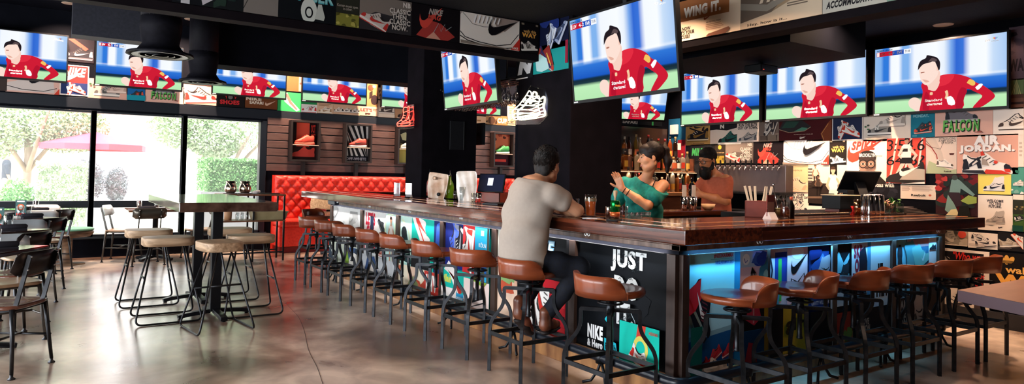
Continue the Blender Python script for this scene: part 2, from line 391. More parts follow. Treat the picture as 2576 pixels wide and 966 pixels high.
light('AREA', (-.05, YW+.2, 1.23), (PI/2, 0, 0), 1, shape='RECTANGLE', size=6.2, size_y=1.95, portal=True).rotation_euler = (-PI/2, 0, 0)
light('SUN', (0, 16, 8), (math.radians(26), math.radians(-18), 0), 12, (1,.97,.9), angle=.02)
# daylight of the left-hand windows
for y in (1.85, 5.25, 8.65):
    light('AREA', (-3.42, y, 1.35), (0, -PI/2, 0), 210, (.86,.93,1), shape='RECTANGLE', size=1.7, size_y=3.0)
# recessed ceiling lamps
lens = mat('lamp_lens', (1,.72,.45), .5, emit=14); ring = mat('lamp_ring', (.5,.35,.25), .4)
DL = .55; R = math.radians
def downlight(x, y, z, label, pw=26, col=(1,.66,.44), spread=2.4, tilt=(0,0,0)):
    if x > 6.5 and z < 3 and pw != 131: tilt = (0, R(-34), 0); spread = 1.7
    t = thing('ceiling_light', label, 'ceiling light', (x, y, z), group='recessed ceiling lamps')
    g = MB(); g.lathe([(.062,-.004),(.085,-.006),(.092,0),(.062,0)], (0,0,0), ring, 28); g.build('trim_ring', t)
    g = MB(); g.lathe([(.0,-.002),(.062,-.002)], (0,0,0), lens, 28); g.build('lens', t)
    l = light('AREA', (x, y, z-(.03 if tilt[0] or tilt[1] else .006)), tilt, pw*DL, col, shape='DISK', size=.12, spread=spread); return t
k = hit(2373, 62, 'z', CZ)
downlight(k.x, k.y, CZ, 'round warm recessed lamp in the dark ceiling above the rightmost big screen', 131)
for i, (x, y, p, s_) in enumerate(((6.6,1.4,110,'nearest the viewer'),(6.8,4.55,120,'above the beer taps'),(6.8,6.2,70,'nearest the bottle wall'),(6.6,.2,40,'towards the front wall'),
     (3.9,3.3,45,'over the bar corner'),(5.8,3.3,45,'over the short side of the bar'),(2.2,4.6,20,'over the long row of stools'),(5.4,6.2,40,'over the bottle shelves'),(4.15,4.2,60,'over the bar beside the column'),(1.0,2.0,12,'over the open floor near the viewer'),(3.9,.9,14,'over the corner table'))):
    downlight(x, y, CZ if y < YB else 2.92, 'round warm recessed lamp in the dark ceiling, '+s_, p)
struct(B(4.2, XW, YB, 7.0, CZ, CZ+.12, dark_ceiling).build('ceiling_back_bar'))
for i, x in enumerate((-1.4, .2, 1.75, 3.45, 5.1, 6.6, 8.2)):
    downlight(x, 11.3, CZ2, '', 95, (1,.70,.52), 1.8, (R(22),0,0))['label'] = 'small warm lamp on the high ceiling above the window wall, ' + ('far left beyond the frame','over the leftmost screen','over the second screen','over the third screen','over the fourth screen','behind the narrow column','between the two columns')[i]
# ================================================================ screens
def screen_bg():
    m = bpy.data.materials.new('screen_picture'); m.use_nodes = True; nt = m.node_tree; N = nt.nodes; L = nt.links; N.clear()
    o = N.new('ShaderNodeOutputMaterial'); e = N.new('ShaderNodeEmission'); L.new(e.outputs[0], o.inputs[0]); e.inputs[1].default_value = SE
    tc = N.new('ShaderNodeTexCoord'); sx = N.new('ShaderNodeSeparateXYZ'); L.new(tc.outputs['Generated'], sx.inputs[0])
    def ramp(stops, src, interp='LINEAR'):
        r = N.new('ShaderNodeValToRGB'); r.color_ramp.interpolation = interp; E = r.color_ramp.elements
        while len(E) < len(stops): E.new(.5)
        for q, (p, c) in zip(E, stops): q.position = p; q.color = (*s2l(c), 1)
        L.new(src, r.inputs[0]); return r
    # big blurred white letters on blue
    top = ramp([(0,'8fb8e8'),(.05,'7fb0ea'),(.075,'2f78d8'),(.115,'2f78d8'),(.14,'f0f6fc'),(.20,'f4f8fd'),(.235,'7fb0ea'),(.28,'7fb0ea'),(.33,'eef3fb'),(.50,'f4f8fd'),(.56,'e4edf8'),(.61,'7aa8e8'),(.65,'2f66d0'),(.70,'3a72d6'),(.75,'f0f5fc'),(.86,'f4f8fd'),(.91,'c4daf4'),(1,'a8c8f0')], sx.outputs[0])
    rows = ramp([(0,'b4e6b0'),(.16,'bcecb8'),(.2,'1f3a44'),(.235,'182c3a'),(.25,'143452'),(.27,'1c58c0'),(.41,'2f74d4'),(.45,'6ea4e6'),(.47,'ffffff'),(1,'ffffff')], sx.outputs[2])
    mask = ramp([(0,'000000'),(.42,'000000'),(.50,'ffffff'),(1,'ffffff')], sx.outputs[2])
    mx = N.new('ShaderNodeMix'); mx.data_type = 'RGBA'; L.new(mask.outputs[0], mx.inputs['Factor']); L.new(rows.outputs[0], mx.inputs['A']); L.new(top.outputs[0], mx.inputs['B'])
    L.new(mx.outputs['Result'], e.inputs[0]); return m
SE = 1.05
PICT = screen_bg()
def glow(h):
    n = 'screen_'+h
    if n in MT: return MT[n]
    m = bpy.data.materials.new(n); m.use_nodes = True; nt = m.node_tree; nt.nodes.clear()
    o = nt.nodes.new('ShaderNodeOutputMaterial'); e = nt.nodes.new('ShaderNodeEmission'); nt.links.new(e.outputs[0], o.inputs[0])
    e.inputs[0].default_value = (*s2l(h), 1); e.inputs[1].default_value = SE; MT[n] = m; return m
class Scr(Sheet):
    def poly(s, pts, col, mt=None, frac=True): return Sheet.poly(s, pts, col, glow(col), frac)
def tv_picture():
    s = Scr(1.6, .9, '', mt=PICT)
    tf = [0]
    def P(c, pts):
        if tf[0]: s.poly([(.36+(x/160-.33)*.76, .385+(z/90-.49)*.90) for x, z in pts], c)      # head
        else: s.poly([(.385+(x/160-.375)*1.06, z/90*.84) for x, z in pts], c)                    # body
    def S(c, pts, k=4):
        q = smooth_path([(x, z, 0) for x, z in pts+[pts[0]]], k)[:-1]; P(c, [(v.x, v.y) for v in q])
    S('f6d9cc', [(52,2),(46,8),(45,17),(50,22),(57,20),(60,12),(60,0),(54,0)])                         # fist
    S('cc1c34', [(58,0),(60,14),(62,30),(60,40),(64,47),(72,49),(86,54),(100,53),(114,46),(121,38),(128,33),(138,22),(141,14),(134,6),(126,0),(118,0),(124,10),(128,17),(120,24),(112,29),(108,18),(107,0),(84,0)], 3)
    S('e02c40', [(64,44),(72,49),(86,54),(98,52),(92,40),(80,36),(68,38)], 3)
    S('b3142e', [(107,0),(109,16),(112,27),(106,32),(101,18),(100,0)], 3)
    S('b3142e', [(62,2),(63,18),(66,30),(70,20),(69,0)], 3)
    tf[0] = 1
    S('f4cfc0', [(70,36),(82,34),(88,48),(70,50)]); S('f4cfc0', [(66,46),(70,40),(78,38),(86,44),(89,53),(88,62),(80,66),(70,56)])                     # neck
    S('f9ddd0', [(58,50),(56,58),(55,66),(58,74),(66,78),(76,80),(84,76),(87,66),(85,56),(80,50),(72,44),(64,44)])   # face
    S('e2ae9c', [(60,52),(66,47),(72,48),(66,51)]); S('b07868', [(58,61),(63,61.5),(64,63),(58,63)])
    S('f2c6b4', [(84,62),(88,64),(88,69),(84,68)])
    S('241c22', [(53,66),(54,74),(58,80),(66,83),(68,87),(76,85),(84,82),(89,75),(89,66),(87,63),(84,70),(80,77),(74,76),(66,75),(60,73)], 3)
    S('5a4a4c', [(70,77),(76,82),(84,79),(82,76),(76,77)])
    tf[0] = 0
    S('f0c060', [(112,38),(118,33),(121,35),(120,40),(115,43)]); S('ffffff', [(121,30),(126,35),(129,33),(124,26)])
    S('f0c8a0', [(88,28),(91,29),(92,22),(91,16),(88,17),(89,22)], 3); S('f0c8a0', [(71,28),(74,28),(74,24),(71,24)], 2)
    s.text('Standard', .42, .125, .55, .165, 'ffffff'); s.text('chartered', .435, .07, .55, .108, 'ffffff')
    S('ffffff', [(90,18),(95,20),(99,13),(99,6),(92,7)], 2)
    s.text('PREMIER LEAGUE', .022, .953, .155, .976, '1a1a22'); s.rect(.02, .875, .155, .945, 'c01830'); s.rect(.155, .875, .25, .945, '1c50b8'); s.rect(.25, .875, .31, .945, 'f4f6fa')
    s.rect(.024, .88, .045, .94, 'f4e4e4'); s.text('LIV', .055, .888, .093, .932, 'ffffff'); s.text('4-2', .12, .888, .175, .932, 'ffffff'); s.text('EVE', .195, .888, .24, .932, 'ffffff'); s.text('71:05', .262, .893, .302, .928, '50607a')
    s.text('LIVE', .86, .90, .895, .925, 'ffffff')
    for i, c in enumerate(('e8c860','e08060','c070a0','8098e0','70b0d0','80c090')):
        a = .91+i*.007; s.poly([(.93,.905),(a,.935),(a+.01,.945)], c)
    s.text('NBCSN', .905, .885, .955, .90, 'ffffff')
    return s.mb.build('screen')
_tv = None
def tv(cx, cy, cz, w, label, rotz=0, tilt=0, group='wall-mounted television screens', mount=.12, up=False):
    "television whose picture is w wide, centred at the point, facing -y turned by rotz"
    global _tv
    t = thing('television', label, 'television', (cx, cy, cz), rotz, group); t.rotation_euler = (tilt, 0, rotz)
    if _tv is None:
        _tv = tv_picture(); p = _tv.data; o = _tv
        for v in p.vertices: v.co.x -= .8; v.co.z -= .45; v.co.y -= .012
        s = _tv
    else: s = _tv.copy(); COL.objects.link(s)
    s.parent = t; k = w/1.6; s.scale = (k, 1, k)
    h = w*9/16; b = .018; g = MB()
    g.box(-w/2-b, w/2+b, -.016, .0, h/2, h/2+b, black_plastic); g.box(-w/2-b, w/2+b, -.016, 0, -h/2-b*1.5, -h/2, black_plastic)
    g.box(-w/2-b, -w/2, -.016, 0, -h/2, h/2, black_plastic); g.box(w/2, w/2+b, -.016, 0, -h/2, h/2, black_plastic)
    g.box(-w/2-b, w/2+b, 0, .03, -h/2-b*1.5, h/2+b, black_plastic); g.box(-w/4, w/4, .03, .07, -h/3, h/3, black_plastic)
    g.box(-w/2-b+.01, -w/2+.05, -.018, -.016, -h/2-.02, -h/2-.008, white_plastic)
    g.build('casing', t, bevel=.003)
    g = MB(); g.box(-.1, .1, .07, .085, -.12, .12, black_metal)
    if mount: g.bar((0, .08, 0), (0, .08+mount, 0), .05, .05, black_metal); g.box(-.08, .08, .075+mount, .09+mount, -.15, .15, black_metal)
    if up: g.bar((0, .10, 0), (0, .10, up), .045, .045, black_metal)
    g.build('wall_bracket', t); return t
def tvwall(ax, val, L, T, R, Bm, label, dz=0):
    a = hit(L, Bm, ax, val); b = hit(R, Bm, ax, val); c = (a+b)/2; w = (b-a).length
    return a, b, w
# five on the window wall (bottom corners read from the photo, true 16:9 size)
zb = 2.575; w = 1.14; yy = YW-.17
for i, x0 in enumerate((-.95, .575, 2.20, 3.655, 5.13)):
    a = x0*(yy/YW)
    tv(a+w/2, yy, 1.36+(zb-1.36)*yy/YW+w*9/32, w, 'flat television, ' + ('leftmost, cut by the left edge of the frame','second from the left on the window wall','third along the window wall, top hidden by the ceiling box','right of the third, above the first sneaker showcase','fifth along the window wall, half behind the narrow column')[i], group='televisions on the window wall')
# three on the poster wall
xx = XW-.16
def rw(L, Rr, zb, lab, tilt=0, h=None):
    a = hit(L, 300, 'x', xx).y; b = hit(Rr, 290, 'x', xx).y; w = a-b
    return tv(xx, (a+b)/2, zb+w*9/32, w, lab, -PI/2, tilt, 'televisions on the poster wall')
k = xx/XW
rw(1716, 1911, 1.36+.752*k, 'flat television above the gold sneaker poster, left end of the poster wall row')
rw(1929, 2179, 1.36+.745*k, 'flat television in the middle of the poster wall row, above the red cleats poster')
rw(2202, 2534, 1.36+.74*k, 'large flat television at the right end of the poster wall row, under the ceiling lamp')
a = 6.6*(yy/YW); w = 1.14
tv(a+w/2, yy, 1.36+(zb-1.36)*yy/YW+w*9/32, w, 'flat television seen through the hanging wine glasses between the two columns', group='televisions on the window wall')
R2 = math.radians
tv(3.72, 3.99, 2.345, 1.22, 'largest television, hung from the ceiling in front of the wide column above the bar', R2(-92.2), R2(6), 'televisions hung over the bar', .02, .62)
tv(3.83, 6.53, 2.455, 1.20, 'television hung over the bar between the two columns, its top hidden by the beam', R2(-92.2), R2(6), 'televisions hung over the bar', .02, 1.0)
tv(6.33, 6.46, 2.33, .80, 'small television above the liquor bottles, right of the wide column', R2(-23), R2(15), 'televisions hung over the bar', .05, .6)
# ================================================================ prints on the poster wall (x = XW)
def on_wall(x0, y0, x1, y1, bg, draw, label, off=0): return wall_sheet('x', XW, x0, y0, x1, y1, bg, draw, label, off, group='sneaker posters on the right wall')
D = lambda *ops: (lambda s: [op(s) for op in ops] and None)
T = lambda *a, **k: (lambda s: s.text(*a, **k)); SH = lambda *a, **k: (lambda s: s.shoe(*a, **k)); RC = lambda *a: (lambda s: s.rect(*a))
EL = lambda *a, **k: (lambda s: s.ell(*a, **k)); BL = lambda *a, **k: (lambda s: s.blobs(*a, **k)); LN = lambda *a: (lambda s: s.line(*a))
FG = lambda *a, **k: (lambda s: s.figure(*a, **k)); SP = lambda *a: (lambda s: s.small_print(*a)); PL = lambda p, c: (lambda s: s.poly(p, c))
SW = lambda cx, cz, sz, c, rot=0, **k: (lambda s: s.shape([(x, z*.8) for x, z in SWOOSH], cx, cz, sz, c, rot, **k))
CREAM = 'ead8c8'
def cortez(s):
    s.shape([(-.1,-.12),(-.1,.20),(-.02,.45),(.02,.55),(.1,.62),(.25,.62),(.4,.6),(.52,.56),(.6,.36),(.75,.30),(.9,.42),(1.05,.5),(1.05,.02),(.9,-.10),(.5,-.16),(.2,-.12)], .5, .45, .98, 'f4ece2')
    s.line([(0,.38),(.08,.22),(.3,.12),(.6,.07),(.85,.18),(.99,.55)], .012, '1c1a1a'); s.line([(0,.24),(.12,.12),(.4,.02),(.7,.0),(.9,.08)], .014, '2a2624')
    s.line([(.03,.98),(.10,.86),(.20,.66),(.38,.62),(.62,.68),(.72,.75)], .006, '3a3432')
    for i in range(7): x = .22+i*.065; s.line([(x,.70+.01*i),(x+.035,.96)], .022, 'ffffff'); s.line([(x+.02,.70+.01*i),(x+.05,.96)], .006, '58504c')
    s.shape(SWOOSH, .70, .52, .52, '141216', .10)
    s.poly([(.84,0),(1,0),(1,.42)], 'd23428'); s.text('NIKE', .87, .03, .97, .10, 'f4ece2'); s.poly([(0,0),(.84,0),(.7,.03),(.2,.06),(0,.1)], '8a7c70')
def classic(s):
    s.poly([(0,.3),(.3,.55),(.6,.5),(1,.75),(1,1),(0,1)], '7a7068'); s.shoe(.30, .33, .55, 'c9bdb4', 'e4dcd4', 'b8342e', 'run', -.45)
    s.text('CLASSIC\nTHEN.\nCLASSIC\nNOW.', .56, .10, .97, .74, 'cfc6bc', .03); s.text('NB', .82, .80, .97, .95, 'cfc6bc', .05)
def mag(s):
    s.poly([(.1,.05),(.3,.0),(.75,.0),(.9,.15),(.6,.5),(.4,.55),(.25,.35)], 'a83a34'); s.poly([(.3,.0),(.45,.22),(.6,.0)], 'd89a84'); s.shape(SWOOSH, .45, .55, .6, 'd6483c', .5)
    s.text('NIKE', .34, .74, .64, .92, 'b0a49c', .04, .3); s.text('MAG', .32, .58, .60, .74, 'c8483c', .04, .3); s.line([(.45,.2),(.55,.5),(.6,.25),(.68,.5),(.7,.3),(.82,.45)], .01, '9fb0b0')
def way(s):
    s.text('walk this', .20, .66, .85, .76, 'd8a860', .02); s.text('WAY', .12, .50, .88, .65, 'e8a84c', .05); s.shoe(.5, .22, .86, 'eee6dc', 'fbf6ee', '1c1a1c', 'low', .12, True, stripes=True)
    s.rect(.06,.9,.2,.96,'8a7c68'); s.rect(.8,.9,.92,.96,'8a7c68')
def falcon(s):
    s.shoe(.47, .80, .58, '6f6a70', 'bdb4ac', '2a2c32', 'run', 0, True, False)
    for i, (cx, w_) in enumerate(zip((.20,.30,.41,.50,.61,.74), (.09,.09,.06,.09,.10,.10))):
        s.text('FALCON'[i], cx-w_*.55, .17, cx+w_*.55, .60, '14301c', .05, .1)
    for i, (cx, w_) in enumerate(zip((.195,.295,.405,.495,.605,.735), (.09,.09,.06,.09,.10,.10))):
        s.text('FALCON'[i], cx-w_*.5, .21, cx+w_*.5, .62, '5fae52', .03, .1)
    s.poly([(.14,.12),(.3,.2),(.24,.14)], '6a5a70'); s.poly([(.7,.14),(.86,.12),(.8,.2)], '8a4a40')
def red_cleats(s):
    s.rect(0,0,1,1,'e6dcd4'); s.rect(.03,.04,.97,.97,'232c4a'); s.shoe(.30, .45, .58, 'ece2da', 'f4eee6', 'c43c2a', 'low', 1.1); s.shoe(.66, .42, .62, 'efe6de', 'f6f0e8', 'd2402c', 'low', -.35, True)
on_wall(1726,313,1787,364,'c69a5a', D(SH(.5,.50,.88,'1b1b22','e8d8b8','8a6a34'), SH(.5,.86,.6,'c69a5a','1b1b22','1b1b22','low',-.3), RC(.35,.05,.8,.08,'3a3026')), 'mustard poster with one black and gold sneaker, under the left wall screen')
on_wall(1787,311,1874,362,CREAM, D(PL([(0,.68),(0,1),(.82,1),(.78,.74),(.5,.64),(.2,.70)],'1c1c22'), T('N',.30,.74,.42,.94,'ece2d6',.06), SH(.58,.28,.66,'1f5a54','f4ece2','16181c','run')), 'cream poster of a black shoe above a teal and black running shoe')
on_wall(1856,308,1910,356,CREAM, D(T('RUN THE ELITE\nOUT OF TOWN.',.04,.62,.96,.92,'1c1c24',.045), SH(.5,.22,.86,'b8b0a8','e8e0d6','50545c','run')), 'cream poster reading RUN THE ELITE OUT OF TOWN over a grey shoe', .006)
on_wall(1910,303,1960,357,'9a8474', D(PL([(0,.3),(0,1),(1,1),(1,.4),(.5,.34)],'7c6a60'), SH(.45,.66,.8,'d6cabe','efe6da','2c2830','low',.9), SH(.72,.7,.7,'3a3438','d8ccc0','b9a898','low',1.2), RC(.1,.08,.45,.3,'6a5a50'), RC(.5,.08,.9,.3,'8a7868')), 'brown newspaper-like poster with two steeply tilted grey shoes')
def crimson(s):
    s.poly([(.0,.55),(.1,.98),(.45,.90),(.62,.62),(.5,.42),(.2,.38)], '2e2c2e'); s.poly([(.05,.6),(.15,.9),(.4,.85),(.3,.6)], '2c4a40'); s.poly([(.30,.44),(.45,.60),(.56,.56),(.5,.44)], '4f8a72'); s.line([(.0,.55),(.2,.40),(.5,.44),(.62,.6)], .012, 'a88a70')
    s.poly([(.85,0),(.8,.3),(.92,.7),(1,.9),(1,0)], '7a3c22'); s.line([(.86,.05),(.82,.3),(.94,.7)], .01, 'c88a50'); s.text('POWER JAST SAVE YOUR LIFE', .3, .27, .66, .32, 'c8a898', .02); s.shape(SWOOSH, .47, .13, .12, 'e6d6c8'); s.text('AIR', .43, .14, .51, .2, 'e6d6c8')
on_wall(1961,300,2093,354,'4a1418', crimson, 'wide dark crimson poster with a dim green and black shoe')
on_wall(2095,294,2172,352,'e6dcd4', red_cleats, 'navy poster in a pale border with a pair of white and red shoes', .004)
on_wall(2173,290,2292,353,'ecdccc', D(SH(.35,.45,.52,'9a948c','f4ece4','3a3a3c','run',0), T('N',.26,.42,.34,.58,'f0e8de',.05), SH(.62,.76,.55,'d8ccc0','e8dcd0','a89c92','run'), EL(.30,.12,.22,.04,'b8a898'), EL(.06,.55,.02,.02,'4a7a52'), EL(.12,.6,.02,.02,'38463c'), EL(.12,.45,.02,.02,'4a7a52')), 'cream poster with a grey running shoe floating above its shadow')
on_wall(2292,284,2352,346,'14748a', D(T('MONDAY.',.1,.80,.75,.92,'8ac0c8',.03), SH(.5,.42,.8,'24404c','d8ccc0','e0563c','low',.25,stripes=True), SH(.55,.34,.7,'20343c','c8bcb0','d0503c','low',.1), RC(.1,.06,.3,.1,'58a8b4')), 'teal poster with a dark shoe with orange stripes and the word MONDAY')
on_wall(2353,279,2498,342,'dfae9c', falcon, 'pink poster with green gothic letters FALCON on the right wall')
on_wall(2499,274,2576,339,'f0e0d2', D(SH(.75,.48,1.15,'ecdccc','f4e8dc','4a3a34','run',0,out='3a3030'), ), 'cream poster with an outline-drawn runner shoe, at the right edge beside the word FALCON')
on_wall(2562,339,2576,420,'ecdacb', D(SP(.2,.3,.8,.8,4,'c8b4a4')), 'narrow blank cream print at the right edge of the frame')
def miguor(s): s.text('MILTON', .05, .62, .95, .88, '3f9a58', .05, .2); s.blobs(4, ['26282c','30343a'], (.1,.2), 3, (0,0,1,.5))
on_wall(1738,364,1798,440,'14161a', miguor, 'black poster with green capitals, behind the bearded bartender')
on_wall(1798,362,1825,411,'28221c', D(T('Korean exotic apex.',.08,.50,.92,.58,'b8a070',.01), EL(.5,.82,.16,.16,'c89a3c'), RC(.1,0,.9,.38,'8f7c2e'), BL(8,['c0a84c','5c5020'],(.05,.14),4,(.1,0,.9,.38))), 'narrow dark poster with a golden field, above the taps')
on_wall(1826,359,1895,410,'5d544e', classic, 'grey poster reading CLASSIC THEN. CLASSIC NOW. on the right wall above the taps')
on_wall(1896,357,1972,412,'181216', mag, 'black poster with a glowing orange swoosh, beside the big white sneaker poster')
on_wall(1972,354,2087,414,CREAM, cortez, 'wide poster of a giant white shoe with a black swoosh on the right wall')
on_wall(2087,352,2131,415,'1a1614', way, 'small black poster reading walk this WAY with a white shoe, left of SPIKE')
def spike(s):
    s.text('SPIKE', .12, .76, .74, .97, 'dd3e30', .05, .25); s.shape(SWOOSH, .50, .64, 1.0, 'e0402f', .22)
    s.poly([(.35,.0),(.32,.3),(.42,.36),(.62,.36),(.75,.26),(.98,.06),(.98,0)], '2c2622'); s.poly([(.3,.02),(.44,.3),(.50,.02)], 'b8a898'); s.text('NOT DOW', .72, .61, .9, .64, '3a2c28', .02)
    s.ell(.53, .42, .21, .25, '9a7a68'); s.ell(.53, .60, .22, .17, '26201e'); s.text('BROOKLYN', .33, .61, .73, .69, 'efe4d6', .03); s.poly([(.32,.48),(.36,.60),(.70,.60),(.74,.48)], '3a2e2a')
    for x in (.43, .63): s.ell(x, .45, .105, .105, '141012'); s.ell(x, .45, .085, .085, '8c705e'); s.ell(x, .45, .045, .03, 'c8b4a4'); s.ell(x, .45, .026, .026, '1a1414')
    s.rect(.5,.44,.56,.46,'141012'); s.ell(.53,.36,.05,.03,'5c4438')
on_wall(2131,353,2231,464,'f0ddcd', spike, 'cream poster with red SPIKE lettering over a swoosh and a face in round glasses')
def runner(s):
    for a, b in ((.05,.25),(.4,.62),(.75,.9)): s.poly([(a,0),(a+.05,0),(b+.05,1),(b,1)], 'f0d8c8')
    s.text('3:54.6', .0, .72, .98, .97, '1a1416', .0, .1); s.text('64 5?', .0, .40, .98, .62, '1a1416', .0, .1)
    s.poly([(.36,.56),(.40,.82),(.46,.86),(.60,.86),(.66,.80),(.64,.56)], 'efe4d8'); s.rect(.42,.70,.56,.77,'2a2422'); s.ell(.53,.93,.055,.075,'a88470'); s.poly([(.47,.95),(.49,1),(.58,1),(.60,.95),(.55,.97)], '2a1e1a')
    s.poly([(.36,.42),(.36,.57),(.66,.57),(.68,.42),(.54,.44)], '1c1a1c'); s.poly([(.38,.44),(.50,.44),(.30,.16),(.18,.08),(.12,.14),(.24,.2)], 'd8bfae'); s.poly([(.54,.44),(.66,.44),(.78,.30),(.72,.26),(.6,.34)], 'd8bfae')
    s.poly([(.64,.80),(.82,.62),(.72,.50),(.68,.54),(.74,.62),(.60,.74)], 'd8bfae'); s.poly([(.40,.80),(.30,.62),(.40,.54),(.42,.58),(.36,.64),(.46,.76)], 'd8bfae')
    s.shape([(-.03,.05),(-.02,.15),(.1,.24),(.3,.30),(.42,.42),(.56,.46),(.66,.40),(.80,.46),(.9,.62),(.96,.58),(1.02,.30),(1.02,.02)], .5, .19, 1.0, '2c2826'); s.shape([(-.03,-.04),(-.03,.05),(.4,.02),(1.02,.1),(1.02,-.0),(.5,-.08)], .5, .17, 1.0, 'f2e6da'); s.shape([(.36,.12),(.5,.3),(.8,.42),(1.0,.4),(1.0,.12)], .5, .19, 1., 'b8ac9c'); s.shape(SWOOSH, .62, .22, .55, 'f6ece0', .12)
on_wall(2232,349,2329,463,'dc4a3a', runner, 'red poster with a leaping runner above a black trainer and brush-written numbers', .004)
def reebok(s):
    s.text('INTRODUCING\nA NEW SOURCE\nOF POWER', .42, .80, .98, .97, '3a2c26', .01); s.poly([(0,0),(.1,.35),(.5,.2),(.8,.1),(1,.12),(1,0)], 'b4bc94')
    s.poly([(.0,.98),(.3,.98),(.55,.55),(.60,.35),(.42,.30),(.25,.55),(.0,.75)], 'dac4b2'); s.line([(.0,.82),(.2,.7),(.36,.5),(.42,.24)], .03, 'a8342c'); s.shoe(.64, .28, .56, 'f2e8dc', 'f8f0e6', '6a5a50', 'low', -.1, True, False); s.line([(.02,.9),(.2,.72),(.5,.66),(.62,.92)], .014, '3c2c28')
    s.poly([(.78,.55),(.95,.55),(.92,.5),(.8,.5)], '5a241e'); s.text('Reebok', .62, .04, .86, .08, '2c2420', .03)
on_wall(2330,345,2407,437,'ead2c0', reebok, 'beige poster of a stretched leg in a white shoe, INTRODUCING A NEW SOURCE OF POWER')
def jordan(s):
    s.text('AIR', .30, .72, .72, .96, '6a5048', .07); s.text('AIR', .29, .74, .71, .98, 'f8f0ea', .07); s.text('JORDAN.', .05, .50, .96, .72, '6a5048', .07); s.text('JORDAN.', .04, .52, .95, .74, 'f8f0ea', .07)
    s.shoe(.50, .26, .82, 'f6eee6', 'f4ece4', '20202a', 'low', 0, True, False)
    S = lambda p, c: s.shape(p, .5, .26, .82, c, 0, True)
    S([(.02,.0),(.2,.10),(.5,.12),(.56,.02),(.3,-.01)], 'd8402e'); S([(.02,.05),(.03,.13),(.15,.13),(.12,.07)], 'd8402e'); S([(.58,.14),(.62,.3),(.72,.34),(.66,.14)], '20202a'); S([(.6,.3),(.66,.40),(.84,.24),(.84,.16)], '20202a'); S([(.66,.30),(.69,.33),(.78,.24),(.77,.2)], 'f0e0d4'); S([(.52,.44),(.57,.54),(.61,.50),(.60,.42)], 'd8402e'); S([(.44,.20),(.50,.34),(.58,.36),(.58,.22)], 'a8988c'); S([(.26,.29),(.33,.33),(.35,.26),(.29,.24)], 'd8402e'); S([(.5,.0),(.55,.1),(.98,.1),(.98,.04)], '2c2c34')
on_wall(2408,341,2562,438,'dfa691', jordan, 'salmon poster with large white letters AIR JORDAN. over a white and red sneaker')
on_wall(1972,416,2033,484,'b8ac84', D(T('CONTINENTAL 80',.22,.78,.76,.84,'4a4432',.01), lambda s: s.shoe(.5,.36,1.0,'dcb498','e8c8ac','c8987c','low',-.45,False,False), RC(.0,.0,1,.08,'dcb498')), 'olive poster with a peach shoe seen from above, CONTINENTAL 80')
def trio(s):
    s.rect(0,.55,1,1,'e2cdb6'); s.poly([(0,0),(0,.55),(1,.50),(1,0)], '2c2420'); s.poly([(.0,.18),(1,.22),(1,.16),(0,.13)], '7a6450')
    for i in range(7): s.rect(0,.40+i*.08,.12,.43+i*.08,'3a302a')
    s.rect(.58,.55,.76,1,'18130f'); s.blobs(6, ['2c241e','4a3c30'], (.06,.13), 8, (.1,.3,.6,.6)); s.figure(.22,.82,.42,'8a6e58','cab49c','2a221c'); s.figure(.30,.55,.40,'6a5242','3a3028','1e1814'); s.figure(.70,.58,.78,'c4a084','f0e2d0','e8d4bc','3a2a20',pose=1)
on_wall(2034,415,2131,516,'d8c4ac', trio, 'sepia photo poster of three people sitting on a low wall')
on_wall(1979,483,2034,543,'efe2d4', D(T('GET OVER\nYOUR FEAR OF\nHEIGHTS.',.03,.60,.97,.95,'221c24',.045), SH(.45,.34,.7,'d8ccc0','f2e8dc','4a4650','low',.9), SH(.55,.22,.86,'efe6da','f6efe6','3a3842','low',.35,True)), 'white poster reading GET OVER YOUR FEAR OF HEIGHTS. above two grey shoes')
on_wall(2034,517,2079,548,'efe4d8', D(SH(.5,.40,.6,'2a2830','3c3a42','efe4d8','run',.1), SP(.72,.78,.95,.86,2,'3a3434')), 'small white print with one black spiky shoe, under the sepia photo')
on_wall(1945,483,1978,545,'3a2824', D(T('SKB',.02,.66,.98,.90,'c8b49c',.06), BL(4,['8a6a58','20181a'],(.1,.25),5,(0,0,1,.6))), 'brown print with chunky letters behind the jars, left of GET OVER YOUR FEAR')
on_wall(2131,465,2186,500,'17151a', D(BL(3,['2a2a30'],(.1,.2),5), T('adidas vs.',.55,.5,.98,.85,'e8dccc',.03)), 'dark print half hidden behind the tilted till screen')
on_wall(2188,456,2266,500,'17151a', D(T('adidas with',.03,.66,.80,.92,'efe4d6',.03), BL(4,['2a2a30','202026'],(.1,.2),6,(0,0,1,.6))), 'black print with white lower-case letters beneath the SPIKE face')
on_wall(2266,464,2355,503,'ead8c6', D(SP(.04,.55,.30,.92,5,'b8a090'), SP(.34,.55,.95,.92,5,'b8a090'), T('Reebok',.32,.20,.74,.36,'2c2420',.03), EL(.85,.3,.04,.03,'c86a50')), 'cream advertisement with columns of fine print and the word Reebok')
def beast(s):
    s.blobs(16, ['6a1c20','8a2a28','2a3430'], (.08,.2), 11); s.blobs(5, ['1e2a28','26302c'], (.15,.28), 12, (.2,.2,1,.9)); s.blobs(5, ['b83c38'], (.04,.1), 13, (0,.4,.3,1))
    s.poly([(.35,.55),(.40,.86),(.50,.92),(.62,.84),(.95,.52),(.90,.48),(.62,.66),(.60,.50)], '6f8c88'); s.ell(.48,.92,.07,.07,'3c4440'); s.poly([(.30,.2),(.34,.56),(.60,.56),(.66,.25),(.5,.2)], '33242a'); s.poly([(.62,.36),(.8,.5),(.99,.46),(.99,.32),(.8,.28)], '8ea04c')
    s.poly([(.25,.12),(.32,.5),(.46,.3),(.56,.1),(.4,.0)], '7a9a90'); s.poly([(.28,.0),(.4,.14),(.52,.16),(.6,0)], 'd8c898'); s.poly([(.55,.0),(.6,.22),(.8,.26),(.86,0)], '1c1c18')
on_wall(2355,438,2461,545,'3a2024', beast, 'dark painted poster of a green-lit giant among red clouds')
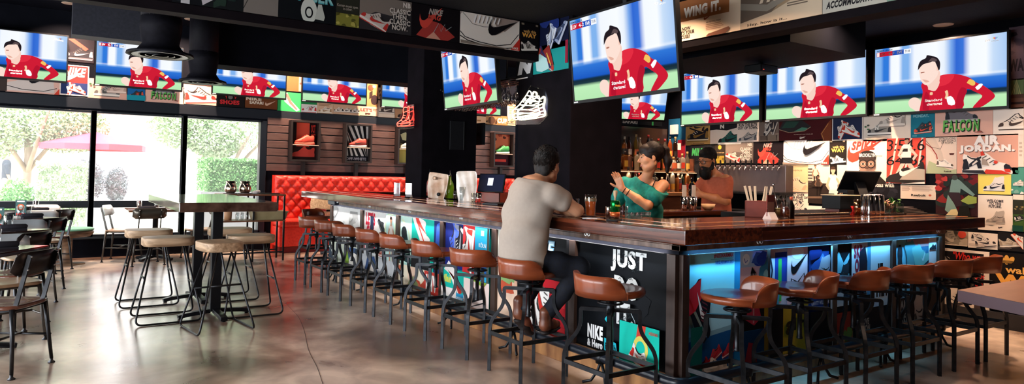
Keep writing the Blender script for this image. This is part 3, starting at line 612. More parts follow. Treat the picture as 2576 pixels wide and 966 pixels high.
on_wall(2461,438,2544,490,'f0dc6c', D(SH(.5,.40,.66,'ece4dc','f8f2ea','20202e','high',0), ), 'yellow poster with one navy and white high-top sneaker')
def future(s):
    s.text('WELCOME\nTO THE\nFUTURE.', .26, .64, .74, .88, '30282c', .045); s.shoe(.52, .32, .56, 'b8aca0', 'd2c8bc', '9c9088', 'high', 0, False); s.ell(.4,.2,.14,.03,'cfc2b4'); s.shape(SWOOSH, .68, .08, .16, '2c2426'); s.text('AIR', .64, .08, .73, .12, '2c2426', .03)
on_wall(2461,490,2548,583,'f2e4d6', future, 'white poster reading WELCOME TO THE FUTURE. with a tall grey boot')
on_wall(2545,421,2576,488,'4c9482', D(BL(6,['e4e4dc','2c6a58','7aa89a'],(.1,.3),15), SH(.7,.42,1.1,'e8e0d4','f6f0e6','b8b0a4','low')), 'teal mountain-lake poster with a white shoe, cut by the right edge')
on_wall(2549,489,2576,583,'3f5c2a', D(RC(0,.86,1,1,'e8dccc'), RC(0,.46,1,.86,'2a2c22'), BL(5,['8a7c50','5a4c30'],(.08,.2),16,(0,.5,1,.84)), SH(.72,.38,1.2,'22242c','3a4a3a','e8e4dc','low',.2,True,stripes=True), RC(0,0,1,.16,'1a4438')), 'green grass poster with a dark striped football boot, cut by the right edge')
on_wall(2352,577,2435,620,'a89482', D(BL(6,['5c5248','3c3832','c4b4a0'],(.1,.25),17,(0,.05,1,1)), lambda s: s.shoe(.45,.55,1.0,'9c9284','8a8074','cabca8','high',-.3,True), RC(0,0,1,.06,'efe0d0'), EL(.85,.8,.12,.12,'c84838')), 'grey-brown close-up poster of futuristic boots, just under the bar end')
on_wall(2436,583,2510,629,'efe2d4', D(SH(.42,.72,.62,'e8dccf','f2e8dc','262228','low',-.05,True), SH(.60,.44,.72,'ece0d4','f4ece0','262228','low',.2,True), SP(.05,.12,.7,.3,4,'b09c8c')), 'white poster with a pair of pale sneakers and black swooshes, under WELCOME TO THE FUTURE')
on_wall(2511,583,2576,634,'1c1a1c', D(SH(.45,.45,.8,'c8bca8','efe6da','9c8c7a','run',.15,True), SH(.92,.65,.8,'efe6dc','f2e8dc','d8583a','run',-.9), SP(.05,.08,.6,.2,3,'6a6260')), 'black poster with a beige runner and an orange-edged shoe, at the right edge')
def whowas(s):
    s.rect(.0,.30,.90,.96,'1a181c'); s.poly([(.0,.86),(.12,.92),(.3,.74),(.26,.60),(.0,.58)], 'b4a898'); 
    for i in range(14): x = .08+(i*37 % 80)/100; z = .5+(i*53 % 44)/100; s.line([(x,z),(x+.06,z-.025)], .012, 'd8ccbe')
    s.poly([(.0,.05),(.02,.36),(.3,.44),(.5,.40),(.9,.2),(.95,.05)], 'efe0d2'); s.shoe(.42,.18,.9,'e6dacd','f4eadf','3a3234','low',.1); 
    s.text('"Who was', .34, .84, .92, .97, 'd8302c', .02, .25); s.text('that?', .46, .73, .74, .84, 'd8302c', .02, .25); s.text('be spot', .60, .56, .94, .66, 'd8302c', .02, .25); s.text('on the', .62, .46, .9, .55, 'd8302c', .02, .25)
on_wall(2357,622,2489,800,'f0e2d4', whowas, 'tall poster with red handwriting "Who was that?" over black, behind the bar stools')
def way2(s):
    for i, (a, r_) in enumerate(((-.5,.10),(0,.12),(.5,.10))): s.ell(.30+a*.16, .88, .045, r_*.8, 'd8a24c', rot=-a)
    for i in range(3): s.rect(.2,.82+i*.02,.42,.828+i*.02,'1a1613')
    s.text('walk this', .28, .66, 1.15, .78, 'e8b460', .03); s.text('WAY', .10, .42, 1.3, .64, 'e8a84c', .06); s.shoe(.62,.12,1.1,'eee4d8','f8f0e6','1c1a1c','low',.08,True,stripes=True)
on_wall(2490,632,2640,800,'161212', way2, 'large black poster with gold trefoil and walk this WAY, behind the corner table')
on_wall(2539,70,2576,200,'5c4a54', D(T('WA',.0,.16,1.0,.40,'2c2228',.05), PL([(0,.8),(.6,.84),(.5,.9),(0,.9)],'2a2028'), BL(3,['4a3c48'],(.2,.4),18,(0,.4,1,.8))), 'purple-grey print with the letters WA, right of the rightmost wall screen')
on_wall(2541,200,2576,246,'6a7c50', D(lambda s: [s.poly([(.5,1),(i*.2-.2,0),(i*.2-.1,0)],'c8c080') for i in range(7)], RC(0,0,1,.2,'5c3c30')), 'green sunburst print at the right edge below the letters WA')
on_wall(2541,246,2576,273,'7a5444', D(RC(0,.4,1,.6,'3a2824')), 'brown strip print at the right edge above the outline-drawn shoe')
on_wall(1722,440,1790,520,'1b2a34', D(BL(6,['2c4450','12202a','3a5058'],(.1,.25),19)), 'dark blue print behind the bottles and the bearded bartender')
on_wall(1963,414,1971,484,'2a3a34', D(BL(4,['b85c40','20302c'],(.2,.5),20)), 'narrow dark green print left of the olive poster')
# ---- band above the windows (y = YW)
def band(x0, y0, x1, y1, bg, draw, label): return wall_sheet('y', YW-.004, x0, y0, x1, y1, bg, draw, label, group='sneaker posters in the band above the windows')
band(0,88,17,229,'2a2420', D(BL(3,['c8b8a8','1a1616'],(.2,.5),21), RC(0,0,1,.5,'3a302c')), 'dark print at the left edge behind the first television')
band(17,150,149,239,'d8a898', lambda s: (s.rect(0,.45,1,1,'2c2426'), s.shape(SHOE['low'],.42,.30,1.0,'cbbcb4'), s.shape(SWOOSH,.66,.40,.5,'16141a',.1), s.line([(0,.2),(.3,.1),(.7,.08),(.95,.2)],.015,'2a2626'), s.poly([(.9,0),(1,0),(1,.2)],'c8402e')), 'pale shoe with a black swoosh, print under the first television on the window wall')
def nikered(s):
    s.rect(0,0,1,1,'ecdccf'); s.rect(.04,.04,.96,.97,'b03030'); s.text('NIKE', .10, .62, .90, .92, 'efe2d6', .04, .25); s.shape(SWOOSH, .5, .56, .9, 'efe2d6', .12); s.rect(.04,.04,.96,.42,'28345e')
    s.shoe(.34,.22,.5,'e8ddd2','f4ece4','c43c2a','low',1.2); s.shoe(.66,.22,.56,'e8ddd2','f4ece4','c43c2a','low',-.3,True)
band(152,161,222,243,'ecdccf', nikered, 'red and navy print with NIKE and a pair of shoes, between the first two televisions')
band(164,94,236,160,'241e24', D(PL([(.1,.95),(.3,.98),(.8,.6),(.7,.5)],'b8483c'), SH(.5,.38,.95,'2c2a30','5c565c','8a8488','low')), 'dark print of a black shoe, above the red NIKE print between the first two televisions')
band(222,196,320,252,'dca692', D(SH(.48,.42,.66,'a89c94','e6d8ca','5a5652','run'), SH(.72,.55,.5,'d8b8a8','e8d0c0','b89888','run'), EL(.06,.7,.03,.03,'3c5c3c'), EL(.14,.66,.03,.03,'3c5c3c')), 'pink print with a grey running shoe, under the second television')
band(320,208,365,254,'1c5f9a', D(SH(.5,.38,.8,'24343c','c8bcb0','d0503c','low',.15,stripes=True), RC(0,0,1,.3,'1c8a9a')), 'blue print with a small dark and orange shoe, under the second television')
band(365,212,462,262,'e0ac9a', falcon, 'pink print with green gothic letters FALCON on the window wall')
band(462,200,545,266,'e6b8a2', D(SH(.5,.38,.94,'d8bcae','e8d4c6','c8342c','run',.08,True,out='3a2c2c'), PL([(0,.86),(1,.8),(1,1),(0,1)],'6a2c20')), 'peach print of an outlined shoe with a red sole, between the second and third televisions')
band(545,226,616,271,'1a1414', D(T('SHOES',.12,.14,.80,.42,'c42c30',.05), T('TO MY',.3,.5,.7,.66,'c42c30',.03), EL(.48,.6,.13,.13,'0e0c0c'), EL(.48,.6,.08,.08,'6a6460')), 'black print with red letters SHOES, under the third television')
band(616,236,698,276,'6a3a20', D(T('NIKE',.04,.56,.50,.82,'d8c4b0',.05), T('SAFARI',.14,.30,.56,.52,'d8c4b0',.05), SW(.78,.40,.36,'c8a088',.2)), 'brown print reading NIKE SAFARI on the window wall')
band(698,230,757,282,'2f9a52', D(PL([(.2,.95),(.4,.98),(.55,.6),(.95,.1),(.8,.02),(.5,.3),(.3,.5)],'f0dcd0'), PL([(.3,.9),(.42,.92),(.6,.5),(.85,.12),(.78,.1),(.5,.42)],'e0645c')), 'green print with a pale pink upended shoe, between the third and fourth televisions')
band(716,186,751,231,'7a5030', D(PL([(0,0),(.2,1),(.3,1),(.1,0)],'8a5c38')), 'wood-brown print above the green one on the window wall')
band(752,190,760,231,'e0947c', D(EL(.5,.5,.3,.3,'c04038')), 'salmon strip print left of the fourth television')
band(758,256,797,285,'2c8a4c', D(RC(0,0,1,.8,'ece0d6'), SH(.5,.4,.95,'efe6de','f6f0ea','c4342c','low',0,stripes=True)), 'white print with a red-striped shoe, under the left corner of the fourth television')
band(797,258,838,287,'dcb090', D(SH(.5,.35,.8,'ecd8c4','f2e4d4','a8805c','low'), SP(.1,.7,.9,.95,2,'a87c5c')), 'beige print with a faint sketched shoe, under the fourth television')
band(838,260,905,291,'d8a888', D(*[SH(.2+.3*i,.45,.34,'f0dccc','f6e8da','241c1c','low') for i in range(3)]), 'print of three small white shoes in a row, under the fourth television')
band(905,266,951,293,'e2b494', D(T("LET'S",.04,.42,.66,.78,'b02c30',.05), BL(2,['4a2c26'],(.08,.12),24,(.2,0,.6,.3)), SP(.7,.5,.95,.8,2,'8a5c4c')), "print with red letters LET'S on the window wall, right of the three small shoes")
def steps(s):
    for i in range(5): s.rect(.25+.05*i,.32+.02*i,.32+.05*i,.6+.02*i,'33241e')
    s.ell(.35,.8,.25,.25,'5a3c28'); s.ell(.7,.3,.3,.4,'2c2022'); s.ell(.65,.86,.15,.12,'e0b080')
band(922,208,950,270,'b07c50', steps, 'tall brown collage print right of the fourth television')
band(951,252,993,297,'e0b498', D(SH(.5,.50,.95,'4a3c38','e6d2c0','d8c4b4','low'), RC(.02,.02,.98,.2,'ecd0b8')), 'print of a dark low shoe, left of the narrow column')
band(951,220,961,250,'d8a480', D(T('W\nA',.1,.2,.9,.8,'3a2824',.04)), 'narrow tan print left of the fifth television')
band(993,262,1040,300,'b88460', D(SH(.6,.3,.9,'5a4438','dcc0a8','2c2220','low',stripes=True)), 'tan print half hidden by the narrow column')
band(1190,291,1222,312,'e4b48c', D(RC(.3,.3,.6,.5,'a87850')), 'plain tan print seen right of the narrow column')
band(1222,291,1250,314,'c08a5c', D(SH(.5,.4,1.0,'8a6440','c8a078','3a2820','low',-.1), EL(.5,.5,.3,.3,'5c4030')), 'brown ornament print under the television between the columns')
band(1250,291,1276,316,'b87848', D(T('CUP',.04,.2,.96,.75,'f0dcc4',.07)), 'brown print with chunky pale letters CUP, between the columns')
band(1276,258,1300,317,'e2b890', D(SP(.2,.5,.8,.9,4,'a8805c'), SH(.5,.2,.9,'c89c74','e8ccb0','4a342c','low')), 'tan print at the left edge of the wide column')
# ---- front of the long beam (y = YB)
def beamp(x0, y0, x1, y1, bg, draw, label): return wall_sheet('y', YB-.02, x0, y0, x1, y1, bg, draw, label, off=.0, group='sneaker posters on the ceiling beam')
def pacer(s):
    for a, b, c in ((.30,.56,'3f8a98'),(.56,.66,'b8d0cc')): pass
    s.text('PACER', .22, .52, .95, .88, '4a9aa4', .05); s.text('PACER', .225, .55, .945, .86, '8ac0c0', .02); s.ell(.52,.28,.14,.22,'c8ccc4'); s.ell(.52,.24,.07,.10,'14161a'); s.ell(.52,.24,.045,.07,'c8ccc4'); s.poly([(.62,.08),(.68,.5),(.74,.5),(.80,.16),(.78,.06)],'b8bcb4')
zt = lambda px, dz=.36: None
def beam2(xa, xb, bg, draw, label):
    "sheet on the beam between two pixel columns, full height of the band"
    a = hit(xa, 90, 'y', YB-.02); b = hit(xb, 90, 'y', YB-.02)
    s = Sheet(b.x-a.x, .305, bg); draw(s); o = s.mb.build('poster', None, (a.x, YB-.028, 2.605)); return tag(o, label, 'poster', 'sneaker posters on the ceiling beam')
beam2(430,500,'101216', D(BL(3,['1c2026'],(.1,.2),30), RC(.30,0,.62,.2,'b8b4b8')), 'black beam print with a pale block, far left of the beam')
beam2(500,610,'15181a', D(PL([(.06,.02),(.0,.30),(.4,.5),(.7,.3),(.3,.2)],'b8b2b8'), BL(5,['24342c','1c2a28'],(.08,.2),31,(.3,0,1,.7))), 'black beam print with a torn white shape, top edge of the frame')
beam2(610,697,'77706a', D(LN([(.0,.1),(.12,.35),(.1,.6)],.02,'2c2a28')), 'plain grey beam print left of PACER')
beam2(697,843,'0f1216', pacer, 'black beam print reading PACER in teal metallic letters')
beam2(843,901,'2a2a22', D(EL(.5,.86,.14,.14,'b89a30'), T('Korean exotic apex.\nin other.',.04,.46,.96,.62,'9c9488',.01), RC(0,0,1,.36,'7c7a34'), BL(10,['a8a050','4c4c20'],(.05,.14),32,(0,0,1,.36))), 'narrow beam print with a yellow field, right of PACER')
beam2(902,1033,'2e2c2e', classic, 'grey beam print reading CLASSIC THEN. CLASSIC NOW.')
beam2(1033,1155,'120e12', mag, 'black beam print with a glowing red swoosh and scribbled letters')
beam2(1156,1305,'a89890', cortez, 'beam print of a giant white shoe with a black swoosh')
beam2(1306,1354,'100e10', way, 'black beam print reading walk this WAY, at the right end of the beam')
# ---- wide column, left face (x = 4.2)
def colp(x0, y0, x1, y1, bg, draw, label): return wall_sheet('x', 4.2, x0, y0, x1, y1, bg, draw, label, group='sneaker posters on the wide column')
colp(1300,148,1342,194,'15161a', D(T('N',.1,.2,.98,.92,'c8c8cc',.09,.2), RC(0,0,.7,.05,'d8d8dc')), 'black print with a white letter N on the wide column')
colp(1342,121,1431,172,'1b8a88', D(lambda s: s.shoe(.40,.5,.6,'3c2c5a','a8c4c4','a8382c','run',-.6,True), PL([(.14,.1),(.1,.5),(.22,.72),(.42,.5),(.5,.12),(.3,.04)],'a8cccc'), PL([(.32,.8),(.48,.98),(.55,.6),(.62,.2),(.5,.3)],'8c2c28'), LN([(.42,.7),(.55,.2)],.02,'d8b84c'), RC(.93,.2,1,1,'8a1c34')), 'teal print of a red and navy shoe on the wide column')
colp(1357,40,1431,114,'0e1430', D(SH(.4,.3,.6,'c8d0dc','e4e8f0','8c98b8','run',1.2), SH(.75,.42,.5,'3c4a6a','b8c0d0','8c98b8','run',1.0,True), BL(3,['1c2c6a'],(.1,.2),34,(0,.5,1,1))), 'dark blue print with a pair of silver shoes on the wide column')
# ---- beam over the bar (x = 4.62)
def ob(x0, y0, x1, y1, bg, draw, label): return wall_sheet('x', 4.615, x0, y0, x1, y1, bg, draw, label, group='sneaker posters on the beam over the bar')
def strip(xa, xb, bg, draw, label):
    a = hit(xa, 60, 'x', 4.615); b = hit(xb, 20, 'x', 4.615)
    s = Sheet(a.y-b.y, CZ-2.565, bg); draw(s); o = s.mb.build('poster', None, (4.609, a.y, 2.56), -PI/2); return tag(o, label, 'poster', 'sneaker posters on the beam over the bar')
def wing(s):
    s.rect(.02,.48,.84,1,'a8683c'); s.text('WING IT.', .14, .56, .72, .82, 'fbf0e2', .07); s.shape(SWOOSH, .52, .43, .12, 'a85c3c'); s.text("SO NOW\nWHAT'S YOUR\nEXCUSE?", -.03, .05, .32, .34, '2c2020', .04); s.text('AIR REVOLUTION', .50, .32, .72, .36, '6a4434', .02)
    s.small_print(.50,.14,.78,.30,4,'c09a7c'); s.poly([(.50,.0),(.54,.06),(.7,.1),(.84,.14),(.86,.08),(.8,.0)], '7a4c38')
strip(1700,1864,'f4dcc0', wing, 'lit print reading WING IT. and SO NOW WHAT\'S YOUR EXCUSE?')
def bigshoe(s):
    s.shape([(-.2,.0),(0,.5),(.1,.9),(.5,.9),(.9,.9),(1.0,.5),(1.1,.2),(.6,.3),(.25,-.05)], .5, .5, 1.0, '6a5c50'); s.poly([(0,.45),(.35,.30),(.8,.62),(1,.6),(1,.75),(.75,.8),(.35,.45),(0,.6)], '8c8478')
    for i in range(3): s.poly([(.25+i*.09,.5),(.29+i*.09,.5),(.38+i*.09,.95),(.34+i*.09,.95)], 'd8c4ac')
    s.poly([(0,.14),(.4,.26),(.8,.55),(1,.45),(1,0),(0,0)], 'c9b49a'); s.text('Hey. how is it...', .10, .02, .6, .10, '2c2420', .02); s.small_print(.6,.3,.9,.4,2,'6a5c50')
strip(1864,2070,'9c8468', bigshoe, 'sepia close-up print of a striped shoe on the beam over the bar')
strip(2070,2232,'b4b0a4', D(T('FIRST-CLASS\nACCOMMODATIONS',.06,.08,.94,.38,'1e1c20',.05,.25), RC(0,.5,1,1,'a8a498')), 'grey print reading FIRST-CLASS ACCOMMODATIONS')
strip(2232,2330,'7c9484', D(PL([(.3,.4),(.4,.1),(.5,.4)],'1c2c28')), 'grey-green print at the far right of the beam over the bar')
# thin wood strip where the bar beam starts
# ================================================================ neon sneaker signs on the columns
def neon_mat(n, c, e):
    return mat(n, c, .4, emit=e)
acry = thin_glass('acrylic', (.9,.9,.95), .10, .08)
def neon_sign(cx_, label, loc, size, col, e, boot):
    t = thing('neon_sign', label, 'neon sign', loc, -PI/2, 'neon sneaker signs on the columns')
    m = neon_mat('neon_'+col, s2l(col), e); k, kz = size
    def tp(p, r=.009, y=-.10, closed=False):
        g = MB(); q = smooth_path([(x*k, y, z*kz) for x, z in p], 4); g.tube(q, r*kz*1.3, m, 8, closed=False); return g
    if boot: lines = [[(.04,.10),(.02,.24),(.18,.32),(.36,.42),(.46,.62),(.44,.84),(.50,.96),(.72,.94),(.84,.98),(.86,.70),(.84,.40),(.92,.24),(.90,.10),(.5,.08),(.04,.10)],
        [(.06,.20),(.4,.22),(.88,.20)], [(.30,.36),(.46,.30),(.74,.36),(.86,.56)], [(.46,.72),(.84,.78)], [(.42,.48),(.58,.46)], [(.44,.58),(.60,.56)]]
    else: lines = [[(.02,.10),(.0,.26),(.10,.34),(.26,.44),(.40,.58),(.52,.70),(.60,.80),(.68,.74),(.70,.62),(.82,.56),(.94,.62),(.97,.50),(.93,.34),(.98,.18),(.94,.06),(.5,.02),(.1,.02),(.02,.10)],
        [(.02,.18),(.3,.20),(.6,.16),(.96,.22)], [(.08,.32),(.34,.30),(.6,.26),(.92,.32)], [(.28,.44),(.5,.40),(.7,.38),(.92,.42)], [(.42,.58),(.56,.52),(.70,.50),(.84,.50)], [(.40,.50),(.50,.60)], [(.46,.46),(.58,.58)], [(.54,.68),(.66,.64)], [(.06,.08),(.5,.10),(.94,.12)]]
    for i, L_ in enumerate(lines): tp(L_).build('neon_tube', t)
    g = MB(); g.prism([(x*k*1.1-.05*k, z*kz*1.12-.06*kz) for x, z in ([(.0,.0),(1,.0),(1,.4),(.95,1.0),(.45,1.0),(.0,.4)] if boot else [(.1,-.06),(.85,-.10),(1.1,.1),(1.1,.5),(1.02,.78),(.8,.82),(.55,.92),(.40,.74),(.0,.42)])], -.07, -.062, acry, 'y'); g.build('acrylic_backing', t, bevel=.002)
    g = MB()
    for x, z in ((.25,.1),(.75,.1),(.6,.72)): g.tube([(x*k,-.062,z*kz),(x*k,0,z*kz)], .008, chrome, 8)
    g.build('standoff', t)
    g = MB(); g.box(.42*k, .58*k, -.061, -.03, -.04*kz, .10*kz, black_plastic); g.build('transformer', t); return t
p = hit(1309, 280, 'x', 4.2)
neon_sign(0, 'white glowing neon low sneaker on the wide column above the seated man', (4.195, p.y-.0, 1.93), (.50, .36), 'fff0c0', 26, False)
p = hit(1012, 322, 'x', 4.2)
neon_sign(0, 'red glowing neon high-top sneaker on the narrow column', (4.195, p.y-.04, 1.975), (.46, .29), 'ff3a2c', 16, True)
# ================================================================ the bar
XO, YO, ZT, ZU = 2.92, 2.59, 1.07, .985          # outer faces and heights of the top
XI, YI = 3.60, 3.38
PX, PY = 3.17, 2.86                               # poster fronts
top = thing('bar_countertop', 'thick dark walnut bar top with pale inlay lines, wrapping round the whole bar', 'bar top', (0,0,0))
g = MB()
g.box(XO, XI, YO, 9.44, ZU, ZT, walnut_y); g.build('left_slab', top, bevel=.006)
g = MB(); g.box(XI, 6.67, YO, YI, ZU, ZT, walnut_x); g.build('right_slab', top, bevel=.006)
g = MB(); g.box(XI, 5.9, 8.95, 9.44, ZU, ZT, walnut_x); g.build('far_slab', top, bevel=.006)
g = MB()
for d in (.13, .36): g.box(XO+d, XO+d+.045, YO+d, 9.43-d*.5, ZT, ZT+.0012, inlay); g.box(XO+d+.045, 6.66, YO+d, YO+d+.045, ZT, ZT+.0012, inlay)
g.build('inlay_strip', top)
hook = mat('hook_white', (.8,.85,.85), .3, .3)
def hooks(x, y, ang):
    g = MB(); c, s_ = math.cos(ang), math.sin(ang)
    for k in (-1, 1):
        pts = [(0, 0, .0), (.002, 0, -.012), (.010, 0, -.018), (.020, 0, -.014), (.024, 0, -.004)]
        g.tube([(x+(k*(a+.004))*c, y+(k*(a+.004))*s_, ZU-.002+d) for a, b, d in pts], .0028, hook, 6)
    g.build('purse_hook', top)
for yy_ in (8.1, 7.1, 6.1, 5.1, 3.45): hooks(XO+.03, yy_, PI/2)
for xx_ in (3.62, 4.62, 5.9): hooks(xx_, YO+.03, 0)
base = thing('bar_island', 'bar front of sneaker posters between wooden posts, with kick board and black foot rail', 'bar front')
mould = noisy('mould_wood', s2l('4a352c'), s2l('7a6154'), (20,20,3), (.35,.45), .1)
g = MB()
for a, b, c, d in ((.0,.035,.955,ZU),(-.004,.04,.925,.955)):
    g.box(PX-.06+a, PX, PY-.06+a, 8.90, c, d, mould); g.box(PX-.06+a, 6.44, PY-.06+a, PY, c, d, mould)
g.build('moulding', base, bevel=.002)
g = MB(); g.box(PX-.004, PX, PY-.004, 8.87, .893, .925, black_paint); g.box(PX, 6.42, PY-.004, PY, .893, .925, black_paint); g.build('shadow_board', base)  # black board added to keep the strip lamp's glow off the moulding
g = MB(); g.box(PX, PX+.05, PY, 8.87, .165, .90, black_paint); g.box(PX, 6.42, PY, PY+.05, .165, .90, black_paint)
g.box(PX+.05, PX+.10, PY+.05, 8.87, 0, ZU, black_paint); g.box(PX+.05, 6.42, PY+.05, PY+.10, 0, ZU, black_paint); g.build('carcass', base)
kick = noisy('kick_wood', s2l('6d4428'), s2l('b07e4e'), (8,8,2.5), (.4,.5), .05)
g = MB(); g.box(PX-.02, PX, PY-.02, 8.87, 0.0, .165, kick); g.box(PX, 6.42, PY-.02, PY, 0.0, .165, kick); g.build('kick_board', base, bevel=.002)
for y in (8.85, 7.80, 6.79, 5.79, 4.87, 3.83, 2.89):
    g = MB(); g.box(PX-.035, PX, y-.035, y+.035, .165, .895, walnut_dull); g.build('post', base, bevel=.003)
for x in (3.20, 3.99, 4.79, 5.63, 6.41):
    g = MB(); g.box(x-.03, x+.03, PY-.035, PY, .165, .895, walnut_dull if x < 3.3 else mat('post_dark', (.03,.022,.02), .45)); g.build('post', base, bevel=.003)
g = MB(); g.tube(fillet([(PX-.17, 8.85, .19), (PX-.17, PY-.17, .19), (6.42, PY-.17, .19)], .08), .03, mat('rail_black', (.01,.014,.022), .28), 14); g.build('foot_rail', base)
def bracket(x, y, dx, dy):
    g = MB(); n = Vector((dx, dy, 0)); s_ = Vector((-dy, dx, 0)); c = Vector((x, y, 0))
    for k in (-1, 1): g.tube([c+Vector((0,0,.17)), c+s_*k*.03+Vector((0,0,.10)), c+s_*k*.07-n*.02+Vector((0,0,.03)), c+s_*k*.12-n*.05+Vector((0,0,.012))], .010, black_metal, 6)
    g.tube([c+Vector((0,0,.17)), c+n*.15+Vector((0,0,.12))], .010, black_metal, 6); g.lathe([(.035,-.035),(.040,0),(.035,.035)], c+Vector((0,0,.19)), black_metal, 12)
    g.build('rail_bracket', base)
for y in (8.3, 7.3, 6.3, 5.35, 4.35, 3.35): bracket(PX-.17, y, 1, 0)
for x in (3.6, 4.4, 5.2, 6.1): bracket(x, PY-.17, 0, 1)
# ---- printed panels between the posts
ZA, ZB_ = .168, .893
def lp(y1, y0, bg, draw):
    s = Sheet(y1-y0-.07, ZB_-ZA, bg); draw(s); s.mb.build('poster_panel', base, (PX-.006, y1-.035, ZA), -PI/2)
def rp(x0, x1, bg, draw):
    s = Sheet(x1-x0-.06, ZB_-ZA, bg); draw(s); s.mb.build('poster_panel', base, (x0+.03, PY-.006, ZA), 0)
def p1(s):   # farthest: grey photo of people
    s.rect(0,.42,1,1,'dcdcda'); s.poly([(.55,.7),(.6,.95),(.85,.95),(.9,.7),(.7,.62)],'9a9a98'); s.blobs(6,['c4c4c2','b0b0ae'],(.05,.14),41,(0,.6,1,1))
    for i in range(8): s.figure(.15+i*.11,.36,.22,'5c5654','1c1c1e','2a2a2c','111111')
    s.rect(0,0,1,.38,'c8d0c0'); s.blobs(7,['8ab43c','2c3a4a','e8e4dc','3c5a8a'],(.08,.2),42,(0,.02,1,.36))
def p2(s):
    s.rect(0,.34,.42,1,'f0e6e2'); s.text("LET'S\nGET\nFIGHT", .02, .36, .38, .98, 'c8203c', .06); s.rect(.20,.34,.30,.92,'22304e'); s.poly([(.14,.34),(.18,.6),(.30,.66),(.34,.34)],'1a1a22')
    s.rect(.42,.30,.72,1,'e6e6e4'); s.shoe(.56,.80,.26,'2a3038','8a8c90','111418','low',-.8); s.rect(.44,.32,.70,.46,'24262c'); s.shoe(.57,.39,.2,'c89c8c','e8dcd0','a8342c'); s.rect(.72,.3,1,1,'bfe4de'); s.ell(.84,.78,.16,.2,'d8ecc8'); s.ell(.84,.78,.12,.16,'bfe4de'); s.figure(.88,.72,.42,'c8987c','e8ddd4','c8987c','3a241e')
    s.rect(0,0,1,.30,'c8ccd0'); s.poly([(.1,.0),(.2,.28),(.42,.3),(.5,.1),(.62,.0)],'2c4a7a'); s.poly([(.2,.0),(.3,.2),(.5,.0)],'e8e0d8'); s.text('IN THE BO', .5,.02,.95,.08,'1a1a1e',.04)
def p3(s):
    s.rect(0,.32,.30,1,'c4e6da'); s.poly([(.0,.36),(.04,.7),(.16,.78),(.26,.5),(.30,.32)],'143438'); s.ell(.10,.76,.07,.07,'1c2428'); s.line([(.04,.95),(.2,.84),(.28,.6)],.02,'d8e4b8')
    s.rect(.30,.60,.84,1,'18b8a4'); s.shape(SHOE['low'],.52,.88,.5,'f4ece8',-.95); s.shape(SWOOSH,.50,.86,.3,'e0483c',-.9); s.line([(.4,1),(.62,.66)],.02,'e0483c'); s.rect(.30,.30,.76,.62,'16161a'); s.rect(.32,.46,.44,.60,'b8b8ac'); s.text('T-RS\nDUNK', .335,.48,.425,.58,'1a1a1c',.04); s.poly([(.52,.34),(.54,.54),(.74,.54),(.76,.34)],'2a2c30'); s.rect(.84,.3,1,1,'1a2c6a'); s.poly([(.86,.5),(.9,.95),(1,1),(1,.6)],'3c64c8'); s.rect(.76,.3,.84,.62,'18b8a4')
    s.rect(0,0,1,.30,'e8dcc4'); s.blobs(10,['c86a50','d8a890','e8c8b0','8a9a6a','b84a34'],(.05,.16),43,(0,.0,.66,.30)); s.rect(.66,0,1,.30,'c83c34'); s.text('INV', .70,.04,.96,.26,'f0ece8',.07)
def p4(s):
    s.rect(0,.42,.42,1,'1e2a78'); s.shoe(.20,.74,.46,'4864d0','e8ecf0','8a90a8','run',1.3); s.shoe(.33,.74,.40,'2a2c34','f0ece8','c0c4cc','low',1.2,lace='ffffff'); s.rect(.42,.36,.68,1,'d03438'); s.shoe(.53,.70,.46,'f2ece8','ffffff','c8342c','run',1.45); s.rect(.68,.36,.96,1,'2aa8d8'); s.text('KÖLN', .76,.76,.90,.82,'e8f4f8',.02); s.rect(.80,.9,.86,.96,'e8f4f8'); s.shoe(.82,.50,.26,'2468b8','1c5090','1c5090','run',.2)
    s.rect(0,0,.68,.42,'14b8a8'); s.text('villain', .02,.24,.22,.34,'e0e048',.04,.3); s.poly([(.06,.4),(.16,.52),(.30,.42),(.44,.2),(.40,.10),(.30,.2),(.18,.36)],'e8e0dc'); s.poly([(.14,.40),(.24,.36),(.40,.12),(.46,.16),(.36,.3)],'b8342c'); s.rect(.0,0,.34,.18,'ece4e0'); s.rect(.34,0,.5,.14,'2a98c8'); s.text('HOLIDAY', .35,.04,.49,.1,'e8f0f4',.03); s.rect(.5,0,1,.36,'eedad4'); s.shoe(.72,.16,.36,'2a2c30','eedad4','16181c','run',.3); s.poly([(.68,.36),(.9,.30),(.96,.36)],'8ab83c'); s.rect(.96,.36,1,1,'4a5248')
def p5(s):
    s.rect(0,0,.30,.62,'f0d0b8'); s.blobs(6,['c8583c','8ab070','e8b89c'],(.05,.14),44,(0,.30,.30,.62)); s.rect(0,.62,.3,1,'c8c8bc'); s.text('NIKE', .45,.76,.80,.96,'5c86a0',.07,.2); s.text('NIKE', .46,.77,.79,.95,'a8c8d8',.03,.2); s.poly([(.5,.70),(.95,.86),(.98,.84),(.6,.66)],'3c7ca8'); s.rect(.62,0,.97,.56,'b81c28')
    for i in range(4): s.rect(.64,.06+i*.12,.94,.10+i*.12,'1c1014' if i % 2 else 'd83038')
    s.shoe(.66,.34,.46,'f0ece8','ffffff','d0342c','run',-1.0,True); s.shoe(.62,.12,.4,'e8e4e0','f4f0ec','1c1c20','run',-1.1,True); s.rect(.97,0,1,1,'16161a')
